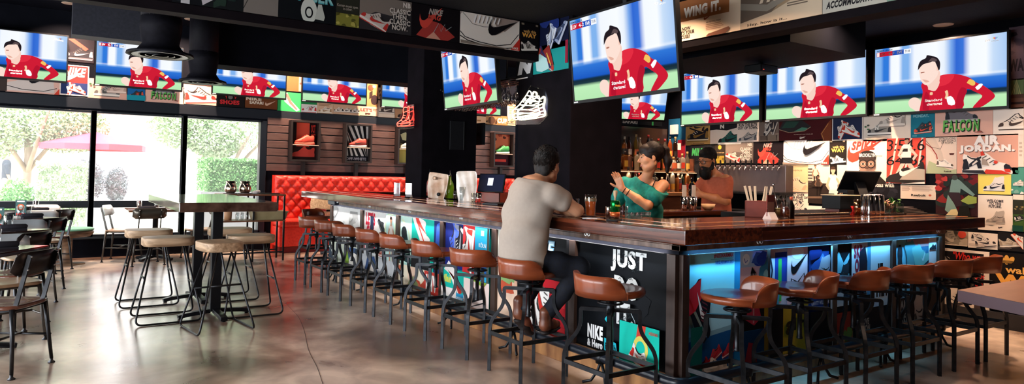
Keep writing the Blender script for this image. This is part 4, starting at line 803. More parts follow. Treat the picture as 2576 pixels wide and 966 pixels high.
def p6(s):
    def grit(t, a, b, c, d, cl='d8dcdc'):
        s.text(t, a, b, c, d, cl, .045)
        R = random.Random(len(t)+int(b*100))
        for i in range(20): x = R.uniform(a+.01, c-.04); z = R.uniform(b+.01, d-.02); s.line([(x,z),(x+.014,z+.016),(x+.028,z)], .005, '2a3438')
    s.blobs(6,['0a1016','080d14'],(.05,.12),45,(.1,.15,.9,.7)); grit('JUST', .40,.77,.78,.975); grit('DO', .46,.54,.72,.745); grit('IT.', .51,.31,.69,.51)
    s.line([(.68,.44),(.72,.38),(.74,.30),(.77,.24),(.79,.14)],.006,'a8b8c0')
    s.text('NIKE', .20,.12,.38,.25,'f0f0f0',.06); s.text('& Hero', .20,.04,.38,.11,'e8e8e8',.06); s.poly([(.40,.33),(.42,.36),(.46,.32),(.50,.26),(.46,.27)],'20c0d0'); s.poly([(.40,.05),(.40,.16),(.53,.14),(.54,.07),(.47,.04)],'20b4c8'); s.text('Fresh', .41,.06,.53,.12,'0c2830',.03); s.poly([(.46,.0),(.54,.03),(.52,.0)],'20b4c8')
    s.rect(.57,0,.97,.36,'12c4b0'); s.poly([(.76,.36),(.84,.36),(.82,.22),(.74,.22)],'d84838'); s.ell(.79,.16,.075,.09,'e8dc6c'); s.ell(.79,.16,.045,.055,'12c4b0'); s.shoe(.81,.06,.26,'f2ece8','ffffff','d0342c','run',-.5,True); s.text('#NSS3XAIRMAX', .88,.30,.965,.33,'c84838',.02)
lp(8.85,7.80,'c8c8c6',p1); lp(7.80,6.79,'d0d4d4',p2); lp(6.79,5.79,'a8d4cc',p3); lp(5.79,4.87,'14b8a8',p4); lp(4.87,3.83,'0a0d12',p5); lp(3.83,2.89,'060a10',p6)
def r1(s):
    # airmax panel: sky, falling red shoe, small red shoes on a deep blue floor
    s.poly([(0,.30),(.5,.36),(.5,1),(0,1)],'9adce8'); s.rect(0,.55,.62,1,'8fe0ee'); s.rect(0,.3,.62,.56,'a4c8cc'); s.poly([(0,.20),(.62,.30),(.62,.36),(0,.30)],'7f9ca0')
    s.poly([(0,0),(0,.26),(.62,.32),(.62,0)],'164a78')
    s.text('#NSS3XAIRMAX', .34,.95,.60,.99,'b03048',.03); s.text('NIKE AIR MAX 2015', .36,.90,.60,.93,'1c4c9c',.03); s.rect(.30,.94,.60,.945,'58b8c8')
    S = lambda p, c: s.shape(p, .20, .52, .50, c, -1.0, True)
    S([(.0,-.02),(.02,.08),(.3,.06),(.6,.05),(1,.12),(1,.02),(.9,-.08),(.3,-.08)], '1a1c24'); S([(.62,-.07),(.6,.1),(1,.14),(1.02,.02),(.9,-.07)][::1], 'd02838'); S(SHOE['run'], '14161c'); S([(.60,.08),(.70,.36),(.80,.36),(.98,.50),(1.0,.10)], 'c82430'); S([(.35+x*.5, .1+z*.35) for x, z in SWOOSH], 'ece8e4')
    for i in range(5): S([(.25+i*.06,.2+i*.045),(.30+i*.06,.2+i*.045),(.42+i*.06,.12+i*.045),(.38+i*.06,.12+i*.045)], '6a3038')
    for x, z, r_ in ((.34,.13,.5),(.52,.16,.3),(.16,.05,.6)): s.shoe(x,z,.20,'c83038','f0e4d8','a82028','low',r_)
    s.shoe(.30,.04,.34,'e8d8c8','f4ece0','b8a898','low',.2,True); s.rect(0,0,.14,.40,'0c5a54')
    s.rect(.62,.52,1,1,'e8c8d8'); s.rect(.62,.86,1,1,'b8d0e8'); s.ell(.70,.93,.05,.05,'f0f0f4'); s.line([(.67,.94),(.69,.9),(.72,.92)],.008,'2a48a8'); s.poly([(.68,.56),(.78,.86),(.84,.80),(.84,.56)],'16161c'); 
    for i in range(4): s.line([(.70+i*.03,.58),(.76+i*.02,.80)],.007,'e8e0e4')
    s.poly([(.84,.56),(.88,.84),(1,.95),(1,.56)],'3c8ab0'); s.blobs(4,['58b0c8','2c6a98','8ac8d8'],(.04,.09),46,(.86,.56,1,.98)); s.blobs(3,['2848b0','3c64c0'],(.05,.1),47,(.74,.84,1,1)); s.rect(.62,.30,1,.52,'101014'); s.poly([(.68,.40),(.72,.52),(.86,.52),(.90,.40),(.80,.34)],'b83448'); s.line([(.79,.36),(.79,.62)],.02,'c8848c'); s.rect(.94,.3,1,.52,'a88820'); s.rect(.62,0,1,.30,'0f3a60'); s.poly([(.66,.0),(.72,.2),(.82,.18),(.84,0)],'a82838'); s.rect(.94,0,1,.3,'7a6420')
def r2(s):
    s.rect(0,.44,.55,1,'c8d0e8'); s.rect(.12,.55,.3,.96,'2440a0'); s.rect(.17,.50,.22,.9,'3cb858'); s.line([(.03,.98),(.08,.8),(.05,.66),(.12,.52)],.02,'2c3040'); s.blobs(3,['4898b8','2c78a0'],(.06,.1),48,(0,.46,.2,.8)); s.rect(.3,.42,.62,1,'eccfe0'); s.ell(.46,.95,.10,.07,'f4f4f8'); s.shape(SWOOSH,.50,.80,.30,'16161c',.3); s.line([(.34,.5),(.36,.7),(.46,.66),(.56,.74),(.60,.55),(.5,.44),(.36,.46)],.018,'16161c'); s.ell(.45,.58,.05,.06,'e8e8ec'); s.ell(.54,.58,.04,.04,'58a8a0'); s.poly([(.2,.0),(.2,.44),(.63,.5),(.63,.0)],'b08a24')
    s.rect(.63,.38,.97,1,'1c3c84'); s.blobs(8,['2c58b0','14286a','4878c8'],(.06,.12),49,(.63,.5,.97,1)); s.shoe(.82,.72,.34,'b8c4dc','dce4f0','2c2c64','high',.0); s.text('GRAVITY WILL NEVER', .65,.42,.95,.46,'d8e4f4',.03); s.rect(.97,.3,1,1,'a8c8e8'); s.rect(.63,0,1,.36,'141416'); s.text('girt', .24,.18,.6,.34,'2c2414',.06); s.rect(0,.0,.2,.44,'1a1414'); s.poly([(.28,.02),(.32,.10),(.4,.06),(.36,.0)],'3c3010')
def r3(s):
    s.rect(0,.3,.28,1,'0c1a24'); s.poly([(.02,.86),(.08,.92),(.16,.80),(.26,.9),(.26,.84),(.16,.70),(.04,.7)],'7cc0d8'); s.rect(.02,.36,.26,.5,'a8bcc8'); s.shoe(.14,.66,.24,'20303c','a8bcc8','58a0b8','high'); s.rect(.28,.44,.62,1,'c4d8e8'); s.text('SKB\nOF\nDNA', .30,.54,.50,.98,'8c2440',.06); s.poly([(.42,.44),(.42,.9),(.52,.96),(.56,.8),(.54,.44)],'101c2c'); s.rect(.56,.44,.62,1,'4890c0'); s.rect(.62,.30,.99,1,'c8e2f4'); s.text('IF\nTHEY', .64,.40,.97,.76,'0c121c',.07)
    s.rect(0,0,.3,.3,'8a3428'); s.blobs(4,['5a7a3c','b88a6c'],(.05,.1),50,(.0,.0,.3,.14)); s.rect(.3,0,1,.30,'10141a'); s.text('DO-OVE\nFOR CON', .34,.06,.6,.2,'b8a898',.05)
    s.rect(.3,.30,.62,.44,'0f1418')
def r4(s):
    s.rect(0,.34,.30,1,'6cbcd8'); s.poly([(.02,.34),(.03,.62),(.10,.72),(.20,.72),(.27,.62),(.28,.34)],'b8dce8'); s.line([(.08,.72),(.14,.60),(.22,.72)],.014,'16303c'); s.ell(.15,.84,.055,.10,'1c2a34'); s.poly([(.11,.80),(.10,.72),(.20,.72),(.19,.80)],'24343e'); s.poly([(.02,.34),(.0,.6),(.05,.64),(.05,.34)],'1c2a34'); s.poly([(.26,.34),(.25,.62),(.30,.6),(.30,.34)],'1c2a34'); s.rect(.30,.34,1,1,'a8d4e8'); s.rect(.31,.62,.80,1,'2c6a94'); s.rect(.31,.9,.8,1,'b89aa8'); s.shape(SHOE['high'],.50,.80,.44,'4c98a8',.35,True); s.shape(SHOE['high'],.66,.76,.42,'68b4b8',.4,True); s.shape(SWOOSH,.70,.78,.14,'b8e4ec',.8); s.rect(.80,.62,.98,1,'d4e8f4'); s.shoe(.89,.88,.16,'24303c','dce8f0','14202c'); s.rect(.33,.34,1,.56,'0e1622'); s.text('"Who was', .62,.42,.98,.60,'b82838',.03,.25); s.ell(.46,.40,.10,.05,'3c7898')
    s.rect(0,.0,1,.34,'0c0e14'); s.text('TAKE\nTHEM\nON', .04,.02,.32,.32,'a8a49c',.06); s.shoe(.66,.12,.5,'b8a898','d0c4b4','4a4440','high',.1,True)
rp(3.20,3.99,'2c88b0',r1); rp(3.99,4.79,'1c3060',r2); rp(4.79,5.63,'101820',r3); rp(5.63,6.41,'1c4860',r4)
# strip lights tucked under the moulding, washing the prints
def led(a, b, col, pw, axis):
    L_ = abs(b-a); t = MB()
    if axis == 'y': t.box(PX-.034, PX-.010, a, b, .8935, .895, mat('led_white', (.02,.02,.02), .5))
    else: t.box(a, b, PY-.034, PY-.010, .8935, .895, mat('led_white', (.02,.02,.02), .5))
    t.build('light_strip', base)
    m = (a+b)/2
    if axis == 'y': light('AREA', (PX-.0435, m, .9235), (0, math.radians(-38), 0), pw, col, shape='RECTANGLE', size=.006, size_y=L_, spread=2.3)
    else: light('AREA', (m, PY-.0435, .9235), (math.radians(38), 0, 0), pw, col, shape='RECTANGLE', size=L_, size_y=.006, spread=2.3)
led(2.95, 8.85, (1,.97,.95), 34, 'y'); led(3.25, 6.40, (.18,.62,1), 20, 'x')
g = MB(); g.box(2.93, 2.99, 8.15, 8.38, .935, .983, mat('dark_blue_box', (.01,.02,.04), .4)); tag(g.build('junction_box', bevel=.006), 'small dark box fixed under the far end of the bar top', 'junction box')
# ---- swivel bar stools
stool_wood = noisy('stool_wood', s2l('6e3019'), s2l('924623'), (3,3,10), (.3,.38), .02, coat=.25)
stool_inner = stool_wood
def make_bar_stool():
    t = thing('bar_stool', 'x', 'bar stool')
    g = MB(); g.lathe([(0,.662),(.17,.662),(.195,.668),(.204,.682),(.204,.694),(.197,.705),(.18,.708),(.12,.702),(0,.698)], (0,0,0), stool_wood, 44); g.build('seat', t)
    # wrap-round back: shell with a swept top
    g = MB(); n = 44; A = R2(80); vs = []; fs = []
    for i in range(n+1):
        a = PI-A+2*A*i/n; q = abs(i/n*2-1)           # q=0 at the rear, 1 at the ends
        e = min(1, max(0, (q-.58)/.36)); hgt = .792-.094*(1-math.sqrt(max(0, 1-e**2.2)))
        hgt = max(hgt, .698)
        for r, z in ((.207,.664),(.212,.70),(.216,(.70+hgt)/2),(.221,hgt),(.208,hgt+.002),(.203,(.70+hgt)/2),(.199,.70),(.196,.672)):
            f = 1-.5*max(0, (q-.9)/.1); rr = r if r > .205 else r; vs.append((rr*math.cos(a), rr*math.sin(a), z))
    for i in range(n):
        for k in range(8): fs.append((i*8+k, i*8+(k+1)%8, (i+1)*8+(k+1)%8, (i+1)*8+k))
    fs += [tuple(range(8)), tuple(n*8+k for k in range(8))[::-1]]
    g.add(vs, fs, stool_wood, True); g.build('backrest', t)
    g = MB(); ring_ = [(.072*math.cos(2*PI*i/24), .072*math.sin(2*PI*i/24), .618) for i in range(24)]
    g.tube(ring_, .007, black_metal, 8, closed=True)
    for k in range(3): a = 2*PI*k/3; g.bar((0,0,.618), (.072*math.cos(a), .072*math.sin(a), .618), .012, .006, black_metal)
    g.build('hand_wheel', t)
    g = MB(); g.lathe([(.060,.662),(.060,.652),(.028,.640),(.022,.60),(.026,.585),(.026,.54),(.014,.535),(.014,.40),(.018,.395),(.018,.385),(0,.38)], (0,0,0), steel_dark, 18); g.build('screw_post', t)
    g = MB()
    for a in (PI/4, -PI/4): g.bar((-.165*math.cos(a), -.165*math.sin(a), .575), (.165*math.cos(a), .165*math.sin(a), .575), .024, .022, steel_dark)
    g.build('cross_arm', t)
    for sx, sy in ((1,1),(1,-1),(-1,1),(-1,-1)):
        c = math.sqrt(.5); pts = fillet([(.15,.575,0),(.172,.575,0),(.172,.46,0),(.268,.335,0),(.268,.0,0)], .055, 5)
        g = MB(); g.tube([(sx*p.x*c, sy*p.x*c, p.y) for p in pts], .011, steel_dark, sq=(.022,.022)); g.build("leg", t)
    g = MB(); r = .19
    for a, b in (((-r,-r),(r,-r)),((r,-r),(r,r)),((r,r),(-r,r)),((-r,r),(-r,-r))): g.bar((*a,.262), (*b,.262), .012, .026, steel_dark)
    g.build('foot_ring', t); return t
bs = make_bar_stool()
LS = [(8.30,'farthest along the long bar side, nearest the red booth',.7),(7.71,'second from the far end of the long bar side',.55),(7.12,'third from the far end of the long bar side',.08),(6.45,'fourth from the far end of the long bar side',.0),
      (5.86,'fifth from the far end of the long bar side',-.05),(5.19,'sixth from the far end of the long bar side',-.05),(4.52,'empty, just left of the man in the grey shirt',.38),(3.84,'the one the man in the grey shirt sits on',.08),(3.02,'nearest the bar corner, in front of JUST DO IT',-.08)]
first = True
for y, lab, a in LS:
    lab = 'round-seated wooden bar stool, '+lab
    if first: bs.location = (2.77, y, 0); bs.rotation_euler.z = a*.3; tag(bs, lab, 'bar stool', 'bar stools along the long bar side'); o = bs; first = False
    else: o = dup(bs, (2.77, y, 0), 0, lab)
    # the seat swivels on its post, the frame stays square to the bar
    for ch in o.children:
        if ch.name.startswith(('seat','backrest','hand_wheel')): ch.rotation_euler.z = a
    o.rotation_euler.z = 0
for x, lab, a in ((3.27,'first of the short side, turned sideways',.85),(3.87,'second of the short side, turned sideways',.75),(4.47,'third of the short side',.15),(5.06,'fourth of the short side',-.1),(5.66,'fifth of the short side, against the red handwriting poster',-.1),(6.18,'last of the short side, nearest the poster wall',.1)):
    o = dup(bs, (x, 2.51, 0), PI/2, 'round-seated wooden bar stool, '+lab, 'bar stools along the short bar side')
    for ch in o.children:
        if ch.name.startswith(('seat','backrest','hand_wheel')): ch.rotation_euler.z = a
o = dup(bs, (3.25, 9.72, 0), -PI/2, 'wooden bar stool at the far end of the bar, only its back showing', 'bar stools along the long bar side')
for ch in o.children: ch.rotation_euler.z = .5 if ch.name.startswith(('seat','backrest','hand_wheel')) else 0
# ================================================================ high table and its sled stools
table_wood = noisy('table_wood', s2l('33211a'), s2l('574036'), (10,2,10), (.12,.2), .02, coat=.5)
stool_oak = noisy('stool_oak', s2l('94765a'), s2l('c8a888'), (2.5,34,34), (.45,.55), .06, 6, dist=.4)
t = thing('high_table', 'long dark-topped high table on two black columns, among the oak sled stools', 'table', (1.325, 7.27, 0))
B(-.40, .40, -1.03, 1.03, .985, 1.065, table_wood).build('tabletop', t, bevel=.006)
for dy in (.42, -.50):
    g = MB(); g.box(-.045, .045, dy-.045, dy+.045, .05, .97, black_metal); g.box(-.18, .18, dy-.18, dy+.18, .97, .985, black_metal); g.build('column_leg', t, bevel=.004)
    g = MB()
    for a in (.08, PI/2+.08):
        c, s_ = math.cos(a), math.sin(a)
        for k in (-1, 1):
            g.tube([(k*.04*c, dy+k*.04*s_, .055), (k*.24*c, dy+k*.24*s_, .038), (k*.31*c, dy+k*.31*s_, .024)], .03, black_metal, sq=(.06,.035)); g.lathe([(.018,0),(.018,.02)], (k*.29*c, dy+k*.29*s_, 0), black_plastic, 10)
    g.build('cross_foot', t, bevel=.004)
def make_sled():
    t = thing('sled_stool', 'x', 'stool')
    w_, d_ = .21, .165; n = 40; out = []
    for i in range(n):
        a = 2*PI*i/n; c, s_ = math.cos(a), math.sin(a); e = .55
        out.append((w_*abs(c)**e*(1 if c > 0 else -1), d_*abs(s_)**e*(1 if s_ > 0 else -1)))
    g = MB(); vs = []; prof = [(.96,.662),(1,.670),(1,.726),(.99,.733),(.965,.735),(.6,.733),(.3,.732)]
    for k, z in prof: vs += [(x*k, y*k, z) for x, y in out]
    fs = [(i*n+j, i*n+(j+1)%n, (i+1)*n+(j+1)%n, (i+1)*n+j) for i in range(len(prof)-1) for j in range(n)]; fs += [tuple(range(n))[::-1], tuple((len(prof)-1)*n+j for j in range(n))]
    g.add(vs, fs, stool_oak, True); g.build('seat', t)
    for s_ in (-1, 1):
        g = MB(); g.tube(fillet([(-.13, s_*.05, .677), (-.265, s_*.225, .009), (.265, s_*.225, .009), (.13, s_*.05, .677)], .06, 6), .0085, gun_dark, 10); g.build('sled_leg', t)
    for x, z in ((-.195, .385), (.21, .32)):
        y = .05+(.677-z)/.668*.175
        g = MB(); xx_ = (-1 if x < 0 else 1)*(.13+(.677-z)/.668*.135); g.tube([(xx_, -y, z), (xx_, y, z)], .0085, gun_dark, 8); g.build('foot_bar', t)
    return t
gun_dark = noisy('gun_dark', (.022,.023,.026), (.04,.04,.043), (12,12,12), (.3,.4), metal=.8)
ss = make_sled()
for i, (x, y, r, lab) in enumerate(((.875,7.71,0,'far left of the high table, nearest the window'),(.93,6.83,0,'near left of the high table'),(1.62,7.62,0,'far right of the high table, half hidden behind another stool'),(1.63,6.78,0,'near right of the high table'),(1.25,6.26,PI/2+.12,'front one, turned across the near end of the high table'))):
    lab = 'oak-seated sled stool, '+lab
    if i == 0: ss.location = (x, y, 0); ss.rotation_euler.z = r; tag(ss, lab, 'stool', 'sled stools round the high table')
    else: dup(ss, (x, y, 0), r, lab)
# ================================================================ school chairs
chair_seat = noisy('chair_seat_wood', s2l('4a2a20'), s2l('6e4434'), (12,3,12), (.22,.3), coat=.4)
chair_light = noisy('chair_seat_light', s2l('8a6a50'), s2l('a88868'), (12,3,12), (.3,.4), coat=.2)
panel_dark = mat('panel_bronze', s2l('2c2422'), .32, .6); panel_olive = mat('panel_olive', s2l('5a544c'), .3, .7); panel_silver_glare = mat('panel_silver_glare', s2l('d8dcde'), .3, .45)  # pale, less metallic backs carry the window reflection in their colour
def make_chair(frame_m, panel_m, seat_m):
    "chair facing +y; seat .44, back top .80"
    t = thing('cafe_chair', 'x', 'chair')
    g = MB(); n = 24; out = []
    for i in range(n):
        a = 2*PI*i/n; c, s_ = math.cos(a), math.sin(a); out.append((.205*abs(c)**.5*(1 if c > 0 else -1), .20*abs(s_)**.5*(1 if s_ > 0 else -1)))
    vs = [(x*.97, y*.97, .428) for x, y in out]+[(x, y, .434) for x, y in out]+[(x, y, .448) for x, y in out]+[(x*.9, y*.9, .452) for x, y in out]+[(x*.5, y*.5, .444) for x, y in out]
    fs = [(i*n+j, i*n+(j+1)%n, (i+1)*n+(j+1)%n, (i+1)*n+j) for i in range(4) for j in range(n)]+[tuple(range(n))[::-1], tuple(4*n+j for j in range(n))]
    g.add(vs, fs, seat_m, True); g.build('seat', t)
    g = MB(); W = .212; K = 12; vs = []
    def edge(u): return .012*(max(0, abs(u)-.82)/.18)**2*12*.12
    for k in range(K+1):
        u = k/K*2-1; yb = -.255+.045*u*u; cut = .03*max(0, (abs(u)-.8)/.2)**2
        vs += [(u*W, yb-.0, .795-cut), (u*W, yb+.034, .645+cut), (u*W, yb+.040, .645+cut), (u*W, yb+.006, .795-cut)]
    fs = [(k*4+j, k*4+(j+1)%4, (k+1)*4+(j+1)%4, (k+1)*4+j) for k in range(K) for j in range(4)]+[(0,1,2,3)[::-1], tuple(K*4+j for j in range(4))]
    g.add(vs, fs, panel_m, True); g.build('backrest', t)
    for s_ in (-1, 1):
        g = MB(); x = s_*.135
        g.tube(fillet([(x, -.247, .775), (x, -.205, .60), (x, -.165, .435), (x, -.10, .418), (x, .10, .418)], .05, 5), .01, frame_m, sq=(.026,.012)); g.build('back_post', t)
        for zz in (.765, .68):
            g = MB(); g.lathe([(.009,0),(.006,.004),(0,.005)], (0,0,0), chrome, 10)
            for i, v in enumerate(g.v): g.v[i] = (x+v[0], -.262+(.795-zz)*.24-v[2]*1.2, zz+v[1])
            g.build('rivet', t)
        for (y0, y1) in ((-.165, -.20), (.16, .21)):
            g = MB(); g.tube([(s_*.165, y0, .43), (s_*.178, (y0+y1)/2, .24), (s_*.20, y1, .03)], .014, frame_m, rs=[.015,.013,.011], n=10); lg = g.build('leg', t)
            g = MB(); g.lathe([(.022,0),(.022,.006),(.010,.016),(.010,.035)], (s_*.20, y1, 0), gun_dark, 14); g.build('glide', lg)
        g = MB(); g.tube([(s_*.182, -.20, .20), (s_*.182, .19, .20)], .008, frame_m, 8); g.build('side_rail', t)
    for y, z, q in ((-.155, .415, .165), (.15, .415, .165), (.0, .205, .178)):
        g = MB(); g.tube([(-q, y, z), (q, y, z)], .009, frame_m, 8); g.build('cross_rail', t)
    return t
ch_dark = make_chair(gun_dark, panel_dark, chair_seat); ch_silver = make_chair(gun, panel_silver_glare, chair_light); ch_olive = make_chair(gun, panel_olive, chair_light)
def put(src, x, y, face, lab, grp):
    "face: heading of the sitter, degrees from +x"
    lab = lab
    if 'placed' not in src: src.location = (x, y, 0); src.rotation_euler.z = R2(face-90); tag(src, lab, 'chair', grp); src['placed'] = 1; return src
    return dup(src, (x, y, 0), R2(face-90), lab, grp)
G1 = 'chairs in the row by the left edge'
for x, y, f, lab in ((-.20,5.64,148,'nearest of the left row, bottom left corner'),(-.22,7.12,146,'second of the left row'),(-.07,8.95,146,'third of the left row'),(.05,10.62,146,'fourth of the left row, by the window')):
    put(ch_dark, x, y, f, 'dark metal-backed chair with brown wooden seat, '+lab, G1)
for x, y, f, lab in ((-.22,6.60,-70,'across the nearest table of the left row'),(-.12,8.32,-75,'across the second table of the left row'),(-.02,10.02,-80,'across the third table of the left row'),(.0,11.45,-85,'across the fourth table of the left row')):
    put(ch_silver, x, y, f, 'chair with bright steel back, '+lab, G1)
G2 = 'chairs round the small window table'
put(ch_olive, 1.19, 10.78, 95, 'olive metal-backed chair on the near side of the small window table', G2)
put(ch_silver, .95, 11.35, -20, 'pale steel chair at the window side of the small window table', G2)
put(ch_olive, 1.95, 11.15, 185, 'olive chair, seen side-on, right of the small window table', G2)
# small tables
dark_top = noisy('dark_tabletop', s2l('2a1a18'), s2l('3e2a26'), (3,12,3), (.1,.16), coat=.6)
def small_table(x, y, rot, w_, d_, lab, top_m=dark_top, foot=True, grp='small dining tables'):
    t = thing('dining_table', lab, 'table', (x, y, 0), rot, grp)
    B(-w_/2, w_/2, -d_/2, d_/2, .712, .745, top_m).build('tabletop', t, bevel=.008)
    g = MB(); g.lathe([(.038,.05),(.038,.70),(.10,.705),(.10,.712)], (0,0,0), black_metal, 18); g.build('column_leg', t)
    g = MB()
    for a in (PI/4, 3*PI/4):
        c, s_ = math.cos(a), math.sin(a)
        for k in (-1, 1): g.tube([(0,0,.055),(k*.17*c,k*.17*s_,.04),(k*.29*c,k*.29*s_,.02)], .03, black_metal, sq=(.055,.035)); g.lathe([(.016,0),(.016,.018)], (k*.27*c, k*.27*s_, 0), black_plastic, 8)
    g.build('cross_foot', t, bevel=.003); return t
TB = []
for x, y, r, lab in ((-.42,6.22,R2(58),'nearest of the left row'),(-.40,7.97,R2(36),'second of the left row'),(-.28,9.68,R2(34),'third of the left row'),(-.22,11.0,R2(32),'fourth of the left row, against the window')):
    TB.append((x, y)); small_table(x, y, r, .68, .68, 'dark glossy square table set with rolled napkins, '+lab, grp='tables in the row by the left edge')
wt_top = noisy('window_table_wood', s2l('5a3424'), s2l('8a5a3c'), (3,12,3), (.14,.2), coat=.5)
small_table(1.36, 11.28, 0, .76, .70, 'small brown table under the middle window, behind the high table', wt_top)
# corner table at the right edge
t = thing('corner_table', 'pale brown tabletop cutting in at the right edge in front of the last stools', 'table', (4.95, 1.42, 0), R2(0))
tw = noisy('corner_top', s2l('a0694c'), s2l('b88064'), (2,8,2), (.3,.4)); te = mat('corner_edge', s2l('5a4a52'), .5)
g = MB(); P_ = [(-.62,.40),(.9,.40),(.9,-.45),(-.80,-.45),(-.78,.0)]; n = len(P_)
g.add([(x, y, .75) for x, y in P_], [tuple(range(n))[::-1]], tw); g.prism(P_, .685, .7495, te); g.build('tabletop', t, bevel=.003)
g = MB(); g.box(-.05, .05, -.05, .05, .03, .685, black_metal); g.box(-.3, .3, -.035, .035, 0, .035, black_metal); g.box(-.035, .035, -.3, .3, 0, .035, black_metal); g.build('pedestal', t)
# table settings of the left row
napkin = mat('napkin_black', s2l('25222a'), .85); glassm = thin_glass('drinking_glass', (.96,.98,.98), .08); water = thin_glass('water', (.9,.94,.96), .12)
def tumbler(x, y, z, lab, h=.13, r=.036, grp='drinking glasses', cat='glass', fill=None):
    g = MB(); g.lathe([(0,.0),(r*.8,.0),(r,h),(r-.004,h),(r*.8-.003,.012),(0,.012)], (0,0,0), glassm, 18)
    o = g.build('drinking_glass', None, (x, y, z)); tag(o, lab, cat, grp)
    return o
def roll(x, y, z, r, lab):
    t = MB(); t.tube([(-.11,0,.022),(-.10,0,.024),(0,0,.026),(.10,0,.024),(.11,0,.022)], .026, napkin, 12, rs=[.016,.024,.026,.025,.018]); t.box(-.10,.10,-.04,.03,0,.008,napkin)
    return tag(t.build('napkin_roll', None, (x, y, z), r), lab, 'napkin', 'rolled black napkins')
def menu_card(x, y, z, r, lab, cols=('3c5a58','c8603c','e8d8c8','b83028')):
    s = Sheet(.11, .19, cols[0], th=.003); s.ell(.5,.55,.34,.34,cols[1]); s.ell(.5,.55,.2,.2,cols[2]); s.rect(.1,.06,.9,.2,cols[3]); s.rect(.15,.86,.85,.94,cols[2])
    t = thing('menu_stand', lab, 'menu', (x, y, z), r, 'upright menu cards')
    o = s.mb.build('card', t, (-.055, 0, .012)); g = MB(); g.box(-.06,.06,-.03,.035,0,.012,mat('menu_foot', (.5,.45,.4), .4)); g.build('foot', t, bevel=.003)
for i, ((x, y), nm) in enumerate(zip(TB, ('nearest','second','third','fourth'))):
    roll(x+.17, y-.02, .745, R2(20), 'rolled black napkin lying on the right side of the %s left-row table' % nm)
    roll(x+.02, y+.20, .745, R2(40), 'rolled black napkin towards the far side of the %s left-row table' % nm)
    if i != 3: tumbler(x+.06, y-.04, .745, 'clear tumbler in the middle of the %s left-row table' % nm)
    tumbler(x+.13, y+.12, .745, 'clear tumbler near the far corner of the %s left-row table' % nm)
menu_card(-.36, 8.05, .745, R2(-20), 'upright colourful menu card on the second left-row table'); menu_card(-.22, 9.75, .745, R2(-20), 'upright colourful menu card on the third left-row table')
tumbler(1.13, 11.15, .745, 'left tumbler on the small window table'); tumbler(1.35, 11.1, .745, 'right tumbler on the small window table'); roll(1.22, 11.06, .745, .1, 'rolled black napkin on the small window table')
# round bench-like planter top by the window
t = thing('folded_booth_seat', 'rounded bench end with a green top, below the first window mullion', 'bench', (.28, 11.2, 0))
g = MB(); g.lathe([(0,.50),(.24,.50),(.26,.49),(.26,.47),(0,.47)], (0,0,0), mat('bench_green', s2l('6fae94'), .5), 30, sx=1.2); g.build('green_top', t)
g = MB(); g.lathe([(0,.47),(.25,.47),(.26,.44),(.255,.42),(.22,.38),(.05,.36),(.05,.02),(.18,.01),(.18,0),(0,0)], (0,0,0), noisy('bench_wood', s2l('3c2a22'), s2l('8a6a50'), (3,3,20), (.4,.5)), 30, sx=1.2); g.build('wooden_body', t)
# ================================================================ waiters' station
t = thing('service_shelf', 'black metal shelf unit with brown boards under the third window, left of the red booth', 'shelf', (2.54, 10.62, 0))
g = MB()
for x in (-.45, .0, .44):
    for y in (-.18, .18): g.box(x-.012, x+.012, y-.012, y+.012, 0, .985, black_metal)
for z in (.12,):
    for y in (-.18, .18): g.box(-.45, .44, y-.01, y+.01, z, z+.02, black_metal)
g.build('frame', t)
sh = noisy('shelf_wood', s2l('5a3420'), s2l('7a4c32'), (2,14,14), (.35,.45))
for z in (.985, .605): g = MB(); g.box(-.47, .46, -.20, .20, z-.022, z, sh); g.build('shelf_board', t, bevel=.002)
brass = noisy('hammered_copper', s2l('b09a80'), s2l('e0d4c4'), (40,40,40), (.14,.22), .2, metal=1)
for x, lab in ((-.30,'left'),(-.10,'right')):
    p = thing('water_pitcher', 'round hammered metal pitcher on a saucer, %s one of the pair on the service shelf' % lab, 'pitcher', (2.54+x, 10.58, .985), 0, 'metal pitchers on the service shelf')
    g = MB(); g.lathe([(0,.014),(.055,.014),(.078,.04),(.085,.08),(.078,.12),(.062,.15),(.066,.19),(.062,.19),(.058,.15),(.07,.12)], (0,0,0), brass, 28); g.build('body', p)
    g = MB(); g.tube(smooth_path([(-.066,0,.175),(-.05,-.075,.165),(-.02,-.105,.11),(-.0,-.086,.06)], 5), .008, brass, 8); g.build('handle', p)
    g = MB(); g.lathe([(0,0),(.09,0),(.105,.010),(.10,.014),(0,.012)], (0,0,0), mat('saucer', s2l('6a5c58'), .4), 26); g.build('saucer', p)
tray = noisy('tray_tan', s2l('8a7c58'), s2l('a0906a'), (6,6,6), (.5,.6))
g = MB(); g.prism([(-.22,.0),(.22,.0),(.25,.10),(.27,.115),(.27,.125),(-.27,.125),(-.27,.115),(-.25,.10)], -.14, .14, tray, 'y'); tag(g.build('storage_tub', None, (2.79, 10.60, .605), bevel=.008), 'tan rectangular tub on the right half of the service shelf\'s lower board', 'tub')
g = MB(); g.lathe([(0,0),(.05,0),(.055,.12),(.05,.125),(0,.125)], (0,0,0), mat('tan_cylinder', s2l('b88a64'), .5), 24); tag(g.build('canister', None, (2.22, 10.60, .605)), 'tan round canister on the lower board of the service shelf', 'canister')
for i, x in enumerate((2.34, 2.41, 2.48)): tumbler(x, 10.56, .605, 'clear glass on the lower board of the service shelf, %s of three' % ('left','middle','right')[i], .11, .03)
g = MB(); g.box(-.15, .13, -.1, .1, 0, .012, black_plastic); tag(g.build('tray', None, (2.80, 10.60, .985), bevel=.004), 'flat black tray on the right end of the service shelf\'s top', 'tray')
g = MB(); 
for i in range(5): g.tube([(-.06+.01*i, -.03, .01+.006*i), (.06, .03, .012+.006*i)], .02, mat('cloth_white', (.8,.78,.75), .9), 8)
